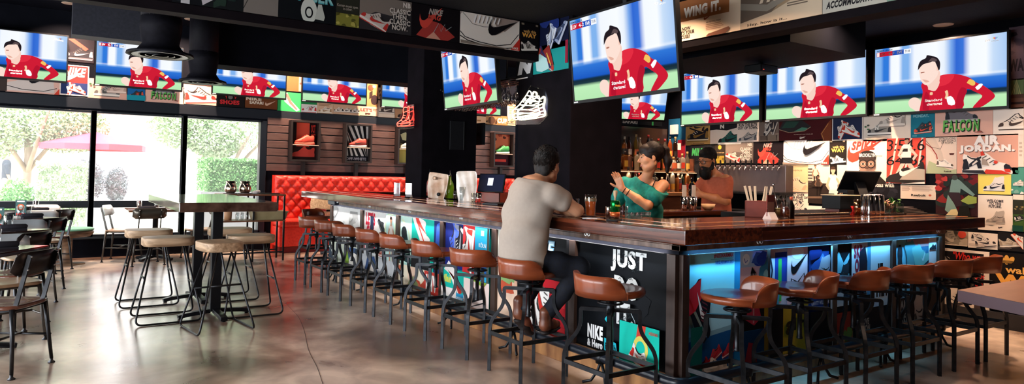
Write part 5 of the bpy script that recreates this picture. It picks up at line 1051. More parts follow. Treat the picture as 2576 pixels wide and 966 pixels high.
tag(g.build('folded_cloth', None, (2.60, 10.60, .985)), 'small heap of white cloth between the pitchers and the tray', 'cloth')
# ================================================================ red tufted booth
leather = noisy('red_leather', s2l('d8281c'), s2l('e83a28'), (30,30,30), (.38,.46), .06)
bt = thing('booth_sofa', 'red button-tufted banquette along the slatted wall', 'booth', (0, 0, 0))
bx0, bx1 = 3.17, 9.8; g = MB(); NX, NZ = 420, 44; vs = []; btn = []
dx_, dz_ = .19, .105
for j in range(NZ+1):
    for i in range(NX+1):
        x = bx0+(bx1-bx0)*i/NX; z = .52+(1.262-.52)*j/NZ
        u = (x-bx0)/dx_; v = (z-.56)/dz_
        a = (u+v/1.0)/1; p = abs(math.sin(PI*(u+v/2))); q = abs(math.sin(PI*(u-v/2)))
        puff = (p*q)**.55*.045
        edge = min(1, (1.262-z)/.05, (x-bx0)/.05+.02); yy_ = 11.74-puff*min(1, max(0, edge))-.03*math.sqrt(max(0, min(1, edge)))
        vs.append((x, yy_, z))
fs = [(j*(NX+1)+i, j*(NX+1)+i+1, (j+1)*(NX+1)+i+1, (j+1)*(NX+1)+i) for j in range(NZ) for i in range(NX)]
g.add(vs, fs, leather, True); g.box(bx0, bx1, 11.725, 11.86, .0, 1.262, leather); g.build('tufted_back', bt)
g = MB()
for r in range(-1, 16):
    z = .56+dz_*r*1.0
    if .54 < z < 1.24:
        for c in range(0, 40):
            x = bx0+dx_*(c+(.5 if r % 2 else 0)); 
            if bx0+.05 < x < bx1-.05: g.lathe([(0,-.006),(.010,-.004),(.013,.002)], (0,0,0), leather, 8); k = 24; g.v[-k:] = [(x+v[0], 11.712+v[2], z+v[1]) for v in g.v[-k:]]
g.build('button', bt)['kind'] = 'stuff'
g = MB(); g.box(bx0-.02, bx1, 11.30, 11.74, .10, .42, leather); g.build('seat_base', bt, bevel=.02)
g = MB(); g.box(bx0-.02, bx1, 11.27, 11.74, .42, .54, leather); g.build('seat_cushion', bt, bevel=.035)
g = MB(); g.box(bx0+.02, bx1, 11.38, 11.74, .0, .10, mat('red_kick', s2l('7a1410'), .5)); g.build('kick_plate', bt)
pil = noisy('pillow_weave', s2l('a88a68'), s2l('d0b490'), (50,50,50), (.8,.9), .3)
g = MB(); N_ = 16; vs = []
for sgn in (-1, 1):
    for j in range(N_+1):
        for i in range(N_+1):
            u, v = i/N_*2-1, j/N_*2-1; th = .09*((1-u**4)*(1-v**4))**.5; k = 1-.06*(abs(u*v))
            vs.append((u*.28*k, sgn*th, v*.21*k))
n = (N_+1)**2; fs = [(s_*n+j*(N_+1)+i, s_*n+j*(N_+1)+i+1, s_*n+(j+1)*(N_+1)+i+1, s_*n+(j+1)*(N_+1)+i) for s_ in (0, 1) for j in range(N_) for i in range(N_)]
g.add(vs, fs, pil, True); o = g.build('cushion', None, (3.98, 11.50, .75)); o.rotation_euler = (-.25, .15, .1); tag(o, 'beige woven cushion leaning on the red booth, behind the end of the bar', 'cushion')
small_table(3.95, 10.78, 0, .60, .55, 'small dark table in front of the red booth, with a glass on it', grp='tables before the booth')
tumbler(3.94, 10.66, .745, 'clear tumbler on the small table before the red booth', .13, .04)
g = MB(); g.lathe([(0,0),(.035,0),(.035,.09),(0,.09)], (0,0,0), black_plastic, 16); tag(g.build('candle_cup', None, (3.82, 10.70, .745)), 'short black cup beside the glass on the table before the booth', 'cup')
# showcases on the slat wall
case_m = mat('case_black', s2l('241c1a'), .5)
SHW = {}
def shoe3d(name, label, loc, rotz, up_, sole_, acc_, L_=.27, high=False, cat='sneaker', grp='display sneakers'):
    "modelled sneaker, toe to -x"
    t = thing(name, label, cat, loc, rotz, grp)
    def loft(secs, m_, nm, par=None):
        g = MB(); n = 14; vs = []
        for x, w_, z0, z1, pw in secs:
            for k in range(n):
                a = 2*PI*k/n; c, s_ = math.cos(a), math.sin(a)
                vs.append(((x-.5)*L_, math.copysign(abs(c)**pw, c)*w_*L_, (z0+z1)/2*L_+math.copysign(abs(s_)**pw, s_)*(z1-z0)/2*L_))
        N_ = len(secs); fs = [(i*n+k, i*n+(k+1)%n, (i+1)*n+(k+1)%n, (i+1)*n+k) for i in range(N_-1) for k in range(n)]+[tuple(range(n))[::-1], tuple((N_-1)*n+k for k in range(n))]
        g.add(vs, fs, mat('shoe_'+m_, s2l(m_), .5), True); return g.build(nm, t)
    loft([(-.01,.05,.02,.10,.7),(.03,.12,.0,.12,.7),(.15,.165,.0,.11,.7),(.35,.17,.0,.11,.7),(.6,.14,.0,.12,.7),(.85,.145,.0,.14,.7),(.97,.12,.0,.15,.7),(1.01,.06,.02,.14,.7)], sole_, 'sole')
    h = .22 if high else 0
    loft([(.01,.05,.10,.16,.8),(.06,.12,.09,.22,.8),(.2,.15,.09,.28,.8),(.35,.145,.09,.36,.85),(.5,.13,.09,.47,.9),(.6,.12,.10,.53+h,.95),(.75,.12,.10,.46+h,.95),(.9,.12,.11,.50+h,.95),(.97,.09,.12,.48+h,.95),(.985,.05,.14,.40,.9)], up_, 'upper')
    g = MB()
    for i in range(5): x = .30+i*.055; z = .335+i*.035; g.tube([((x-.5)*L_, -.09*L_, z*L_-.01), ((x-.5)*L_, 0, z*L_+.004), ((x-.5)*L_, .09*L_, z*L_-.01)], .004, mat('shoe_'+acc_, s2l(acc_), .6), 6)
    g.build('laces', t)
    for s_ in (-1, 1):
        g = MB(); pts = [((-.5+.30+x*.5)*L_, s_*.142*L_*(1-.12*x), (.09+z*.36)*L_) for x, z in SWOOSH]
        g.add(pts, [tuple(range(len(pts)))], mat('shoe_'+acc_, s2l(acc_), .6)); g.build('side_mark', t, solid=.004)
    return t
def showcase(x0, x1, lab, draw, bgc, shoe, z0=1.50, z1=2.20, sh_z=1.79):
    t = thing('showcase', lab, 'showcase', (x0, YW-.04, 0), 0, 'sneaker showcases on the slatted wall'); w_ = x1-x0
    g = MB(); d = .16
    g.box(0, w_, -.02, 0, z0, z1, case_m); g.box(0, .03, -d, 0, z0, z1, case_m); g.box(w_-.03, w_, -d, 0, z0, z1, case_m); g.box(.03, w_-.03, -d, 0, z1-.03, z1, case_m); g.box(.03, w_-.03, -d, 0, z0, z0+.03, case_m); g.build('frame', t, bevel=.002)
    s = Sheet(w_-.06, z1-z0-.06, bgc, th=.004); draw(s); s.mb.build('back_print', t, (.03, -.026, z0+.03))
    g = MB(); g.box(.03, w_-.03, -d+.01, -.03, sh_z-.012, sh_z, mat('case_shelf', s2l('d8c0a8'), .4)); g.build('case_shelf', t)
    g = MB(); g.box(w_/2-.03, w_/2+.03, -.06, 0, z0-.30, z0, case_m); g.build('bracket_foot', t)
    shoe3d('display_sneaker', shoe[0], (x0+w_/2, YW-.125, sh_z), shoe[4] if len(shoe) > 4 else 0, shoe[1], shoe[2], shoe[3], w_*.66, grp='sneakers in the wall showcases')
showcase(3.42, 3.93, 'black wall showcase with a red print, left of the black and white striped one', D(RC(0,.35,.22,1,'1c1214'), RC(.22,.0,.72,1,'e8543c'), RC(.72,.35,1,1,'1c1214'), RC(0,0,1,.36,'2c1614'), lambda s: s.shape(SHOE['low'],.5,.2,.9,'d8483c'), T('OCT\nOBER',.76,.5,.96,.96,'d8382c',.03)), 'b83028', ('red sneaker on the shelf of the leftmost wall showcase','e0503c','e8604c','c83c2c'))
def stripes_(s):
    s.rect(0,0,1,1,'efe4dc')
    for i in range(-4, 8): s.poly([(i*.25,1.0),(i*.25+.13,1.0),(i*.25+.83,.0),(i*.25+.70,.0)], '1a1618')
    s.rect(0,0,1,.15,'16121a'); s.text('OFF-WHITE', .06,.03,.94,.11,'c8bcc0',.03)
showcase(4.38, 4.88, 'black wall showcase backed by diagonal black and white stripes', stripes_, 'efe4dc', ('red and white sneaker before the diagonal stripes of the second wall showcase','b8483c','efe6dc','2a1c1c'), sh_z=1.78)
showcase(5.39, 5.90, 'black wall showcase half hidden by the narrow column', D(RC(0,0,1,.4,'c8b45c'), RC(0,.4,1,1,'2a2420'), BL(4,['e0d4a0','5c7a4c'],(.1,.2),51)), '2a2420', ('pale sneaker in the showcase half hidden by the narrow column','d8d0b8','f0e8d8','3c3c3c'))
showcase(7.50, 8.00, 'black wall showcase with a green shoe, seen between the two columns', D(RC(0,.44,1,1,'d8704c'), BL(8,['5c2c24','e8a074','a84434'],(.06,.14),52,(0,.46,1,1)), RC(0,0,1,.44,'3a0e1c'), RC(.06,.12,.80,.20,'e8483c')), '3a1418', ('green sneaker in the showcase between the two columns','3f9a54','e8e4d8','2c6a3c'), sh_z=1.77)
# ================================================================ dark things near the ceiling
duct = noisy('duct_black', s2l('0c0b11'), s2l('14131a'), (20,20,20), (.6,.7), spec=.15); 
def diffuser(px, y_, z, r, lab):
    v = hit(px, 150, 'y', y_); t = thing('air_diffuser', lab, 'air diffuser', (v.x, y_, z), 0, 'round ceiling air diffusers')
    g = MB(); g.lathe([(r*.62,.42),(r*.64,.30),(r*.56,.12),(r*.72,.05),(r,.025),(r*1.02,.0),(r*.96,.004),(r*.90,.028)], (0,0,0), duct, 40); g.build('flared_hood', t)
    g = MB(); g.lathe([(r*.62,.40),(r*.62,CZ2-z)], (0,0,0), duct, 30); g.build('duct_pipe', t)
    g = MB()
    for k in (.82, .62, .42, .22): g.lathe([(r*k,.0),(r*k+.012,-.004),(r*(k-.12),.03),(r*(k-.12)-.0,.034)], (0,0,0), mat('diffuser_ring', s2l('101016'), .4, .3), 40)
    g.build('louvre_ring', t)
diffuser(403, 8.4, 2.58, .33, 'large black round air diffuser hanging before the second screen'); diffuser(512, 10.2, 2.53, .30, 'smaller black round air diffuser hanging farther back, left of the third screen')
tag(B(.2, 1.05, 9.2, 9.5, 2.84, CZ2, noisy('panel_grey', s2l('1c1d26'), s2l('262732'), (30,30,30), (.7,.8))).build('duct_box'), 'dark grey box duct under the high ceiling, above the second screen', 'duct')
# ================================================================ outside the windows
ground = noisy('outdoor_ground', s2l('b8b4ac'), s2l('d8d4cc'), (.6,.6,.6), (.8,.9)); o = B(-40, 45, YW+.25, 70, -.32, -.10, ground).build('outdoor_ground'); struct(o)
o = B(-30, 30, 15.6, 17.2, -.10, -.05, noisy('lawn', s2l('8a8c5c'), s2l('b0aa80'), (6,6,6), (.8,.9))).build('verge_ground'); struct(o)
leafA = noisy('leaf_green', s2l('5a9a52'), s2l('98cc84'), (5,5,5), (.5,.6)); leafB = noisy('leaf_pale', s2l('a8c49a'), s2l('dce8cc'), (5,5,5), (.5,.6)); leafC = noisy('leaf_dark', s2l('8c7c86'), s2l('9aa4ac'), (5,5,5), (.6,.7)); bark = noisy('bark', s2l('a08c80'), s2l('b8a698'), (8,8,2), (.8,.9), .3)  # leaf tones lightened to imitate washed-out daylight
def foliage(name, par, boxes, n, size, m_, seed, kind='ball'):
    R = random.Random(seed); g = MB(); vs = []; fs = []
    for (cx, cy, cz, rx, ry, rz) in boxes:
        for i in range(n):
            if kind == 'ball':
                while True:
                    p = Vector((R.uniform(-1,1), R.uniform(-1,1), R.uniform(-1,1)))
                    if .35 < p.length < 1: break
            else:
                p = Vector((R.uniform(-1,1), R.uniform(-1,1), R.uniform(-1,1))); k = R.choice((0,1,2,1)); p[k] = math.copysign(R.uniform(.88,1.03), p[k])
            c = Vector((cx+p.x*rx, cy+p.y*ry, cz+p.z*rz)); a = Vector((R.gauss(0,1), R.gauss(0,1), R.gauss(0,1))).normalized()*size*R.uniform(.6,1.3); b = a.cross(Vector((R.gauss(0,1), R.gauss(0,1), R.gauss(0,1)))).normalized()*size*.5
            k = len(vs); vs += [c-a, c+b, c+a, c-b]; fs.append((k, k+1, k+2, k+3))
    g.add(vs, fs, m_); return g.build(name, par)
def solid_core(par, boxes, m_, kind):
    g = MB()
    for cx, cy, cz, rx, ry, rz in boxes:
        if kind == 'box': g.box(cx-rx*.9, cx+rx*.9, cy-ry*.9, cy+ry*.9, cz-rz*.98, cz+rz*.9, m_)
        else: g.lathe([(rx*.72*math.sin(PI*i/10)+1e-4, -rz*.72*math.cos(PI*i/10)) for i in range(11)], (cx, cy, cz), m_, 14, sy=ry/rx)
    return g.build('inner_branches', par)
hcore = mat('leaf_core', s2l('4c8048'), .8)
def bush(lab, name, boxes, n, size, m_, seed, kind, cat='bush'):
    t = thing(name, lab, cat, (boxes[0][0], boxes[0][1], -.1)); off = Vector((boxes[0][0], boxes[0][1], -.1))
    bx = [(a-off.x, b-off.y, c-off.z, d, e, f) for a, b, c, d, e, f in boxes]
    foliage('foliage', t, bx, n, size, m_, seed, kind); solid_core(t, bx, hcore if m_ is leafA else m_, kind); return t
bush('clipped green box hedge behind the third window', 'hedge', [(3.05, 14.0, 1.22, .62, .45, .32)], 9000, .024, leafA, 1, 'box', 'hedge')
bush('pale rounded bush behind the leftmost window', 'shrub', [(.25, 15.0, .72, .38, .4, .68)], 7000, .028, leafB, 2, 'box')
bush('bright green low bush beside the pale one, left window', 'shrub', [(-.40, 15.3, .50, .36, .4, .60)], 4000, .03, leafA, 3, 'ball')
bush('dark reddish shrub behind the umbrella, by the first mullion', 'shrub', [(.80, 19.0, 1.0, .42, .4, .50), (1.45, 19.3, .9, .25, .3, .45)], 3000, .035, leafC, 4, 'ball')
def tree(lab, x, y, h, boxes, n, size, m_, seed, lean=.1):
    t = thing('tree', lab, 'tree', (x, y, -.1), 0, 'trees outside the windows')
    g = MB(); g.tube(smooth_path([(0,0,0),(lean*.3,0,h*.3),(lean,.05,h*.6),(lean*1.4,0,h*.9)], 4), .1, bark, 10, rs=[.11-.004*i for i in range(13)]); g.build('trunk', t)
    g = MB()
    for k in range(4): a = k*1.7; g.tube([(lean*.8,0,h*.5),(lean+.5*math.cos(a),.5*math.sin(a),h*.8),(lean+.9*math.cos(a),.9*math.sin(a),h*1.0)], .04, bark, 8, rs=[.05,.035,.02])
    g.build('branch', t); foliage('foliage', t, boxes, n, size, m_, seed)
tree('leafy tree over the hedge behind the third window', 3.25, 15.6, 2.2, [(0,0,2.7,1.5,1.1,.9),(-.9,0,2.4,.7,.6,.6),(.5,0,3.2,1.2,1.0,.8),(-.3,-.2,2.05,.6,.5,.4)], 5000, .04, leafB, 5, -.1)
tree('large pale tree behind the leftmost window', -.35, 17.5, 2.6, [(0,0,3.0,1.5,1.2,1.2),(-.7,0,2.2,.8,.7,.7),(.7,0,2.3,.8,.7,.6)], 7000, .042, leafB, 6, .05)
# red parasol on the far terrace
t = thing('parasol', 'red parasol on the terrace outside, seen across the first two windows', 'parasol', (.85, 17.0, -.1))
red_c = mat('parasol_red', s2l('e04860'), .7); g = MB(); vs = [(0,0,2.18)]; n = 8
for k in range(n): a = 2*PI*k/n+.2; vs.append((1.0*math.cos(a), 1.0*math.sin(a), 1.90))
for k in range(n): a = 2*PI*k/n+.2; vs.append((1.0*math.cos(a), 1.0*math.sin(a), 1.78))
g.add(vs, [(0, 1+k, 1+(k+1)%n) for k in range(n)]+[(1+k, 9+k, 9+(k+1)%n, 1+(k+1)%n) for k in range(n)], red_c); g.build('canopy', t)
g = MB(); g.tube([(0,0,0),(0,0,2.17)], .025, mat('pole_white', (.8,.8,.8), .4), 10); g.lathe([(.25,0),(.25,.06),(.03,.08)], (0,0,0), mat('pole_base', (.3,.3,.3), .6), 20); g.build('pole', t)
white_wall = mat('render_white', (.85,.85,.86), .9); t = thing('white_building', 'white building across the terrace, washed out by the daylight', 'building', (4, 30, -.3))
g = MB(); g.box(-12, 14, 0, 3, 0, 9, white_wall); g.box(-12, 14, -.3, 0, 3.2, 3.6, white_wall)
for x in (-6,-3.4,-.8,2,5,8): g.box(x, x+.3, -.4, 0, 0, 3.2, white_wall)
g.build('wall', t)
for x in (-5,-2.3,1.2,4,7): B(x, x+.9, -.03, .02, .3, 2.5, mat('far_glass', (.35,.42,.5), .2)).build('window', t)
tag(B(-1.5, -1.38, 0, .12, -.1, 4, mat('pole_grey', (.6,.6,.62), .5)).build('lamp_post', None, (4.1, 22, 0)), 'thin pale post on the terrace behind the middle window', 'post')
t = thing('terrace_table', 'small pale table with chair on the terrace outside, behind the middle window', 'table', (2.9, 21, -.1)); g = MB(); g.lathe([(.35,.70),(.35,.73),(0,.73)], (0,0,0), white_plastic, 20); g.build('tabletop', t); g = MB(); g.tube([(0,0,0),(0,0,.7)], .03, white_plastic, 8); g.build('pole', t)
t = thing('terrace_chair', 'pale metal chair on the terrace outside, right of the small terrace table', 'chair', (3.6, 21, -.1)); g = MB(); g.box(-.2,.2,-.2,.2,.43,.46,white_plastic); g.build('seat', t); g = MB(); g.box(.18,.2,-.2,.2,.46,.85,white_plastic); g.build('backrest', t)
for a, b in ((-.18,-.18),(.18,-.18),(-.18,.18),(.18,.18)): g = MB(); g.tube([(a,b,.43),(a*1.15,b*1.15,0)], .012, white_plastic, 6); g.build('leg', t)

tag(B(2.35, 3.75, 13.5, 14.5, -.1, .92, white_wall).build('planter'), 'long white planter wall carrying the box hedge outside the third window', 'planter')
# ================================================================ things on the bar top
def cp(px, py, z=ZT): return hit(px, py, 'z', z)
def lat(name, lab, cat, pos, prof, m_, grp=None, n=20, extra=None):
    if extra is None:
        g = MB(); g.lathe(prof, (0,0,0), m_, n); return tag(g.build(name, None, pos), lab, cat, grp)
    t = thing(name, lab, cat, pos, 0, grp); g = MB(); g.lathe(prof, (0,0,0), m_, n); g.build(extra, t); return t
acr = thin_glass('clear_acrylic', (.97,.97,.98), .10)
card_w = mat('card_white', s2l('e8dedc'), .6); card_p = mat('card_pink', s2l('e0b8b8'), .6)
def tent(px, py, lab, rz, h=.165, red=False):
    t = thing('card_holder', lab, 'card holder', cp(px, py), rz, 'small clear card holders on the bar')
    g = MB(); g.box(-.032,.032,-.004,.004,.02,h,card_w if not red else mat('card_red', s2l('8a3830'), .5)); g.box(-.026,.026,-.0045,-.004,.05,h-.05,card_p if not red else mat('card_face', s2l('c89078'), .6)); g.build('card', t)
    g = MB(); g.prism([(-.05,0),(.05,0),(.012,.05),(-.012,.05)], -.03, .03, acr if not red else card_w, 'x'); g.build('wedge_foot', t)
    g = MB(); g.box(-.036,.036,-.009,-.006,.02,h+.004,acr); g.build('front_sheet', t)
tent(999,498,'tall white card holder at the far end of the bar, left of the other one', R2(-50)); tent(1028,500,'tall white card holder right of the other one, left of the brown pouch', R2(-50)); tent(1938,551,'red card in a clear holder on a white wedge, right of the straw box', R2(-15), .175, True)
def pouch(px, py, lab, rz, tan, w_=.26, h=.30, lean=0):
    c = noisy('pouch_'+tan, s2l(tan), s2l('f0ece6' if tan != 'c8a084' else 'e6d0bc'), (9,9,9), (.22,.3), .4)
    t = thing('drink_pouch', lab, 'pouch', cp(px, py), rz, 'stand-up drink pouches on the bar'); t.rotation_euler = (0, lean, rz)
    g = MB(); NX, NZ = 14, 20; vs = []
    for s_ in (-1, 1):
        for j in range(NZ+1):
            for i in range(NX+1):
                u = i/NX*2-1; v = j/NZ; th = .055*(1-v)**.75*(1-u*u)**.5+.002; ww = w_/2*(.80+.20*min(1, v*2.2))*(1-.06*max(0, v-.9)*10*abs(u)**6)
                vs.append((u*ww, s_*th+.004*math.sin(9*u+7*v), v*h*(1-.03*abs(u)**8*(v > .9))))
    n = (NX+1)*(NZ+1); fs = [(s_*n+j*(NX+1)+i, s_*n+j*(NX+1)+i+1, s_*n+(j+1)*(NX+1)+i+1, s_*n+(j+1)*(NX+1)+i) for s_ in (0,1) for j in range(NZ) for i in range(NX)]
    fs += [(j*(NX+1)+e, (j+1)*(NX+1)+e, n+(j+1)*(NX+1)+e, n+j*(NX+1)+e) for j in range(NZ) for e in (0, NX)]+[(i, i+1, n+i+1, n+i) for i in range(NX)]
    g.add(vs, fs, c, True); g.build('pouch_body', t)
    g = MB()
    for x in (-.022, .022): g.add([(x+.018*math.cos(a), -.0065, h*.89+.011*math.sin(a)) for a in [k*PI/6 for k in range(12)]], [tuple(range(12))], black_plastic)
    g.build('handle_hole', t)
    if tan == 'c8a084':
        g = MB(); g.lathe([(0,0),(.020,.0),(.020,.016),(.012,.02),(0,.02)], (0,0,0), black_plastic, 16); o = g.build('spout', t, (.05,-.055,.055)); o.rotation_euler = (PI/2, 0, 0)
        s = Sheet(.11,.07,'d8c0a8',th=.001); s.mb = MB(); s.ell(.25,.5,.19,.19,'4a3424'); s.ell(.25,.5,.14,.14,'d8b498'); s.rect(.5,.3,.58,.7,'4a3424'); s.rect(.62,.3,.66,.7,'4a3424'); s.rect(.6,.55,.98,.62,'6a4c38'); s.mb.build('print_mark', t, (-.06,-.040,.19))
pouch(1096,499,'brown translucent drink pouch with black spout, left of the green bottle', R2(-48), 'c8a084', .235, .285, .12)
pouch(1174,507,'white drink pouch with two finger holes, right of the green bottle', R2(-42), 'cfc6bc', .215, .31, -.03)
grn = mat('green_juice', s2l('6c9c1c'), .12, coat=.8, spec=.6); 
t = thing('juice_bottle', 'green-filled glass bottle with steel pourer between the two pouches', 'bottle', cp(1131,499))
g = MB(); g.lathe([(0,0),(.044,0),(.048,.01),(.048,.13),(.040,.17),(.016,.215),(.014,.25),(0,.25)], (0,0,0), grn, 24); g.build('bottle_body', t)
g = MB(); g.lathe([(.014,.25),(.017,.252),(.012,.27),(.005,.28),(.005,.315),(0,.316)], (0,0,0), chrome, 14); g.build('pourer', t)
t = thing('juice_bottle', 'clear bottle just behind the green one', 'bottle', cp(1124,494)); g = MB(); g.lathe([(0,0),(.036,0),(.038,.01),(.038,.15),(.018,.20),(.015,.25),(0,.25)], (0,0,0), glassm, 20); g.build('bottle_body', t)
t = thing('red_bottle', 'red bottle with steel pourer behind the brown pouch', 'bottle', cp(1080,492)); g = MB(); g.lathe([(0,0),(.034,0),(.036,.01),(.036,.16),(.014,.22),(.012,.27),(0,.27)], (0,0,0), mat('red_glass', s2l('8a1814'), .15, coat=.5), 20); g.build('bottle_body', t)
g = MB(); g.lathe([(.012,.27),(.006,.28),(.005,.33),(0,.33)], (0,0,0), chrome, 12); g.build('pourer', t)
tumbler(*cp(1163,507), 'tall clear glass in front of the white pouch', .15, .036); tumbler(*cp(1192,512), 'left one of two small glasses right of the white pouch', .10, .028); tumbler(*cp(1205,513), 'right one of two small glasses right of the white pouch, filled pale', .10, .028); tumbler(*cp(1145,500), 'clear glass right against the green bottle', .09, .026)
red_box = noisy('stained_box', s2l('6c2a1c'), s2l('84382a'), (4,4,10), (.35,.45), .03)
def caddy(lab, pos, rz, w_, d_, h, nm='wooden_caddy'):
    t = thing(nm, lab, 'box', pos, rz); g = MB(); e = .01
    for a in ((-w_/2,w_/2,-d_/2,-d_/2+e),(-w_/2,w_/2,d_/2-e,d_/2),(-w_/2,-w_/2+e,-d_/2,d_/2),(w_/2-e,w_/2,-d_/2,d_/2)): g.box(*a, 0, h, red_box)
    g.box(-w_/2,w_/2,-d_/2,d_/2,0,e,red_box); g.build('box_body', t, bevel=.0015); return t
# till by the left arm
caddy('dark red wooden box under the till screen, behind the seated man', (3.78, 5.72, ZT-.0), R2(0), .30, .34, .10)
blk_screen = mat('till_glass', s2l('1c2036'), .2, emit=.25)
def till(lab, pos, rz, tilt, w_, h, lit=True):
    t = thing('till_screen', lab, 'till', pos, rz); g = MB(); g.box(-w_/2,w_/2,-.02,.0,-h/2,h/2,black_plastic); o = g.build('screen_housing', t, (0,0,.16), bevel=.006); o.rotation_euler.x = tilt
    g = MB(); g.box(-w_/2+.012,w_/2-.012,-.0225,-.02,-h/2+.012,h/2-.012, blk_screen if lit else black_plastic); 
    if lit: g.box(-.04,.02,-.0235,-.0225,-.03,.05,mat('till_window', s2l('d8e0f4'), .4, emit=.8))
    p = g.build('glass', o)
    g = MB(); g.prism([(-.09,0),(.11,0),(.09,.03),(.03,.13),(.0,.17),(-.02,.16),(.0,.08),(-.07,.03)], -.05, .05, black_plastic, 'x'); g.build('stand', t, bevel=.004); return t
till('till screen with a small bright window, facing the long bar side behind the white pouch', (3.80, 5.95, ZT+.03), R2(-60), R2(-18), .30, .20)
B(-.13,.13,-.10,.10,0,.015,black_plastic); g = B(-.12,.12,-.09,.09,0,.018,black_plastic); tag(g.build('menu_folder', None, tuple(cp(1252,515)), R2(20), bevel=.003), 'flat black folder on the bar between the till box and the seated man', 'folder')
tumbler(*cp(1275,500), 'ribbed clear glass on the bar beside the seated man\'s shoulder', .11, .036)
# beer and can
t = thing('beer_glass', 'pint of amber beer with a thin foam line, right of the seated man\'s elbow', 'beer', cp(1485,546))
g = MB(); g.lathe([(0,0),(.030,0),(.034,.01),(.036,.07),(.040,.10),(.043,.118),(.040,.135),(.041,.155),(.0385,.155),(.038,.13),(.040,.118),(.033,.07),(.028,.012),(0,.012)], (0,0,0), glassm, 28); g.build('glass_body', t)
g = MB(); g.lathe([(0,.010),(.0285,.010),(.0315,.02),(.0335,.07),(.0385,.108),(.0,.108)], (0,0,0), mat('amber_beer', s2l('d4622a'), .1, emit=.12, coat=.6), 28); g.build('beer_fill', t)
g = MB(); g.lathe([(0,.108),(.0385,.108),(.040,.118),(.0375,.128),(0,.126)], (0,0,0), mat('beer_foam', s2l('ecc9a4'), .9), 28); g.build('foam', t)
g = MB(); g.box(-.055,.055,-.055,.055,0,.003,card_w); tag(g.build('paper_napkin', None, tuple(cp(1492,549)), R2(25)), 'square white paper napkin under the pint of beer', 'napkin')
for v in bpy.data.objects:
    if v.name.startswith('beer_glass'): v.location.z += .003
t = thing('drink_can', 'green drink can with an orange band and a wooden pourer stuck in it', 'can', cp(1547,550))
g = MB(); cg = mat('can_green', s2l('0f8a3c'), .2, .85); g.lathe([(0,0),(.025,0),(.030,.008),(.0325,.014),(.0325,.034)], (0,0,0), chrome, 26); g.lathe([(.0326,.016),(.0326,.045)], (0,0,0), mat('can_orange', s2l('e0703c'), .3, .5), 26); g.lathe([(.0325,.045),(.0325,.112),(.028,.122),(.026,.124),(0,.122)], (0,0,0), cg, 26); g.build('can_body', t)
s = Sheet(.035,.03,'0f8a3c',th=.0005); s.mb = MB(); s.text('Modelo', .0,.3,1,.8,'e8c83c',.03); s.mb.build('can_lettering', t, (-.030,-.0335,.075), R2(-30))
g = MB(); g.lathe([(.006,.12),(.007,.145),(.013,.16),(.015,.185),(.012,.192),(0,.193)], (0,0,0), mat('pourer_wood', s2l('d8b48c'), .5), 12); g.build('pourer', t)
g = MB(); g.lathe([(0,0),(.022,0),(.026,.075),(.024,.08),(0,.08)], (0,0,0), chrome, 22); tag(g.build('shot_cup', None, tuple(cp(1532,549))), 'small shiny steel cup left of the green can', 'cup')
g = B(-.075,.075,-.037,.037,0,.009,black_plastic); tag(g.build('phone', None, tuple(cp(1545,555)), R2(35), bevel=.003), 'black phone lying flat on the bar before the green can', 'phone')
tumbler(*cp(1568,545), 'cut-glass tumbler right of the green can', .075, .036)
for i in range(5): tumbler(*cp(1583+i*12, 547.5-i*.4), 'small shot glass, %s in the row before the woman in teal' % ('leftmost','second','middle','fourth','rightmost')[i], .035, .02, grp='row of shot glasses')
tumbler(*cp(1445,541), 'clear glass behind the seated man\'s elbow, left of the pint', .12, .035)
# right arm of the bar
c = caddy('dark red wooden box holding cream napkins, on the short side of the bar', (4.50, 3.27, ZT), R2(33), .17, .19, .125)
t = thing('straw_bundle', 'fan of cream folded napkins standing in the red wooden box', 'napkins', (4.50, 3.27, ZT+.02), R2(-42)); 
pap = mat('paper_cream', s2l('ecd8b8'), .8)
for x, a in ((-.05,-.28),(-.035,-.18),(-.02,-.05),(.015,.18),(.035,.1),(.05,.22)): g = MB(); g.bar((x,0,0),(x+math.sin(a)*.2,0,.215),.016,.012,pap,(0,1,0)); g.build('paper_roll', t)
def jar(px, py, r, h, lab, fill, fh, lid=None, mat_=None):
    t = thing('garnish_jar', lab, 'jar', cp(px, py), 0, 'garnish jars on the bar'); g = MB(); g.lathe([(0,0),(r*.9,0),(r,.008),(r,h*.8),(r*.85,h*.9),(r*.85,h),(r*.8,h),(r*.8,h*.9),(r*.95,h*.8),(r*.94,.01),(0,.01)], (0,0,0), glassm, 22); g.build('jar_glass', t)
    g = MB(); g.lathe([(0,.012),(r*.90,.012),(r*.90,fh),(0,fh+.004)], (0,0,0), mat('fill_'+fill, s2l(fill), .3, coat=.4), 20); R = random.Random(int(px))
    for i in range(9): a = R.uniform(0, 6.28); q = r*.6*R.random(); g.lathe([(.012*math.sin(PI*k/6)+1e-4, -.012*math.cos(PI*k/6)) for k in range(7)], (q*math.cos(a), q*math.sin(a), fh+.006), mat('fill_'+fill, s2l(fill)), 8)
    g.build('garnish', t); return t
j = jar(1958,547,.045,.15,'round jar of pale pickles with a long spoon, left of the black sauce bottle','a8925a',.055)
g = MB(); g.tube([(0,0,.03),(-.035,.02,.24)], .003, chrome, 6); g.lathe([(0,-.012),(.01,0),(0,.012)], (-.035,.02,.25), chrome, 10); g.build('spoon', j)
jar(1975,549,.036,.12,'jar of dark cherries beside the pale pickle jar','5a2418',.07)
t = thing('sauce_bottle', 'slim black sauce bottle right of the garnish jars', 'bottle', cp(1990,548)); g = MB(); g.lathe([(0,0),(.024,0),(.025,.09),(.012,.12),(.010,.145),(0,.145)], (0,0,0), black_plastic, 18); g.build('bottle_body', t); g = MB(); g.lathe([(.0115,.135),(.0115,.16),(0,.16)], (0,0,0), mat('cap_red', s2l('c85a3c'), .4), 14); g.build('cap', t)
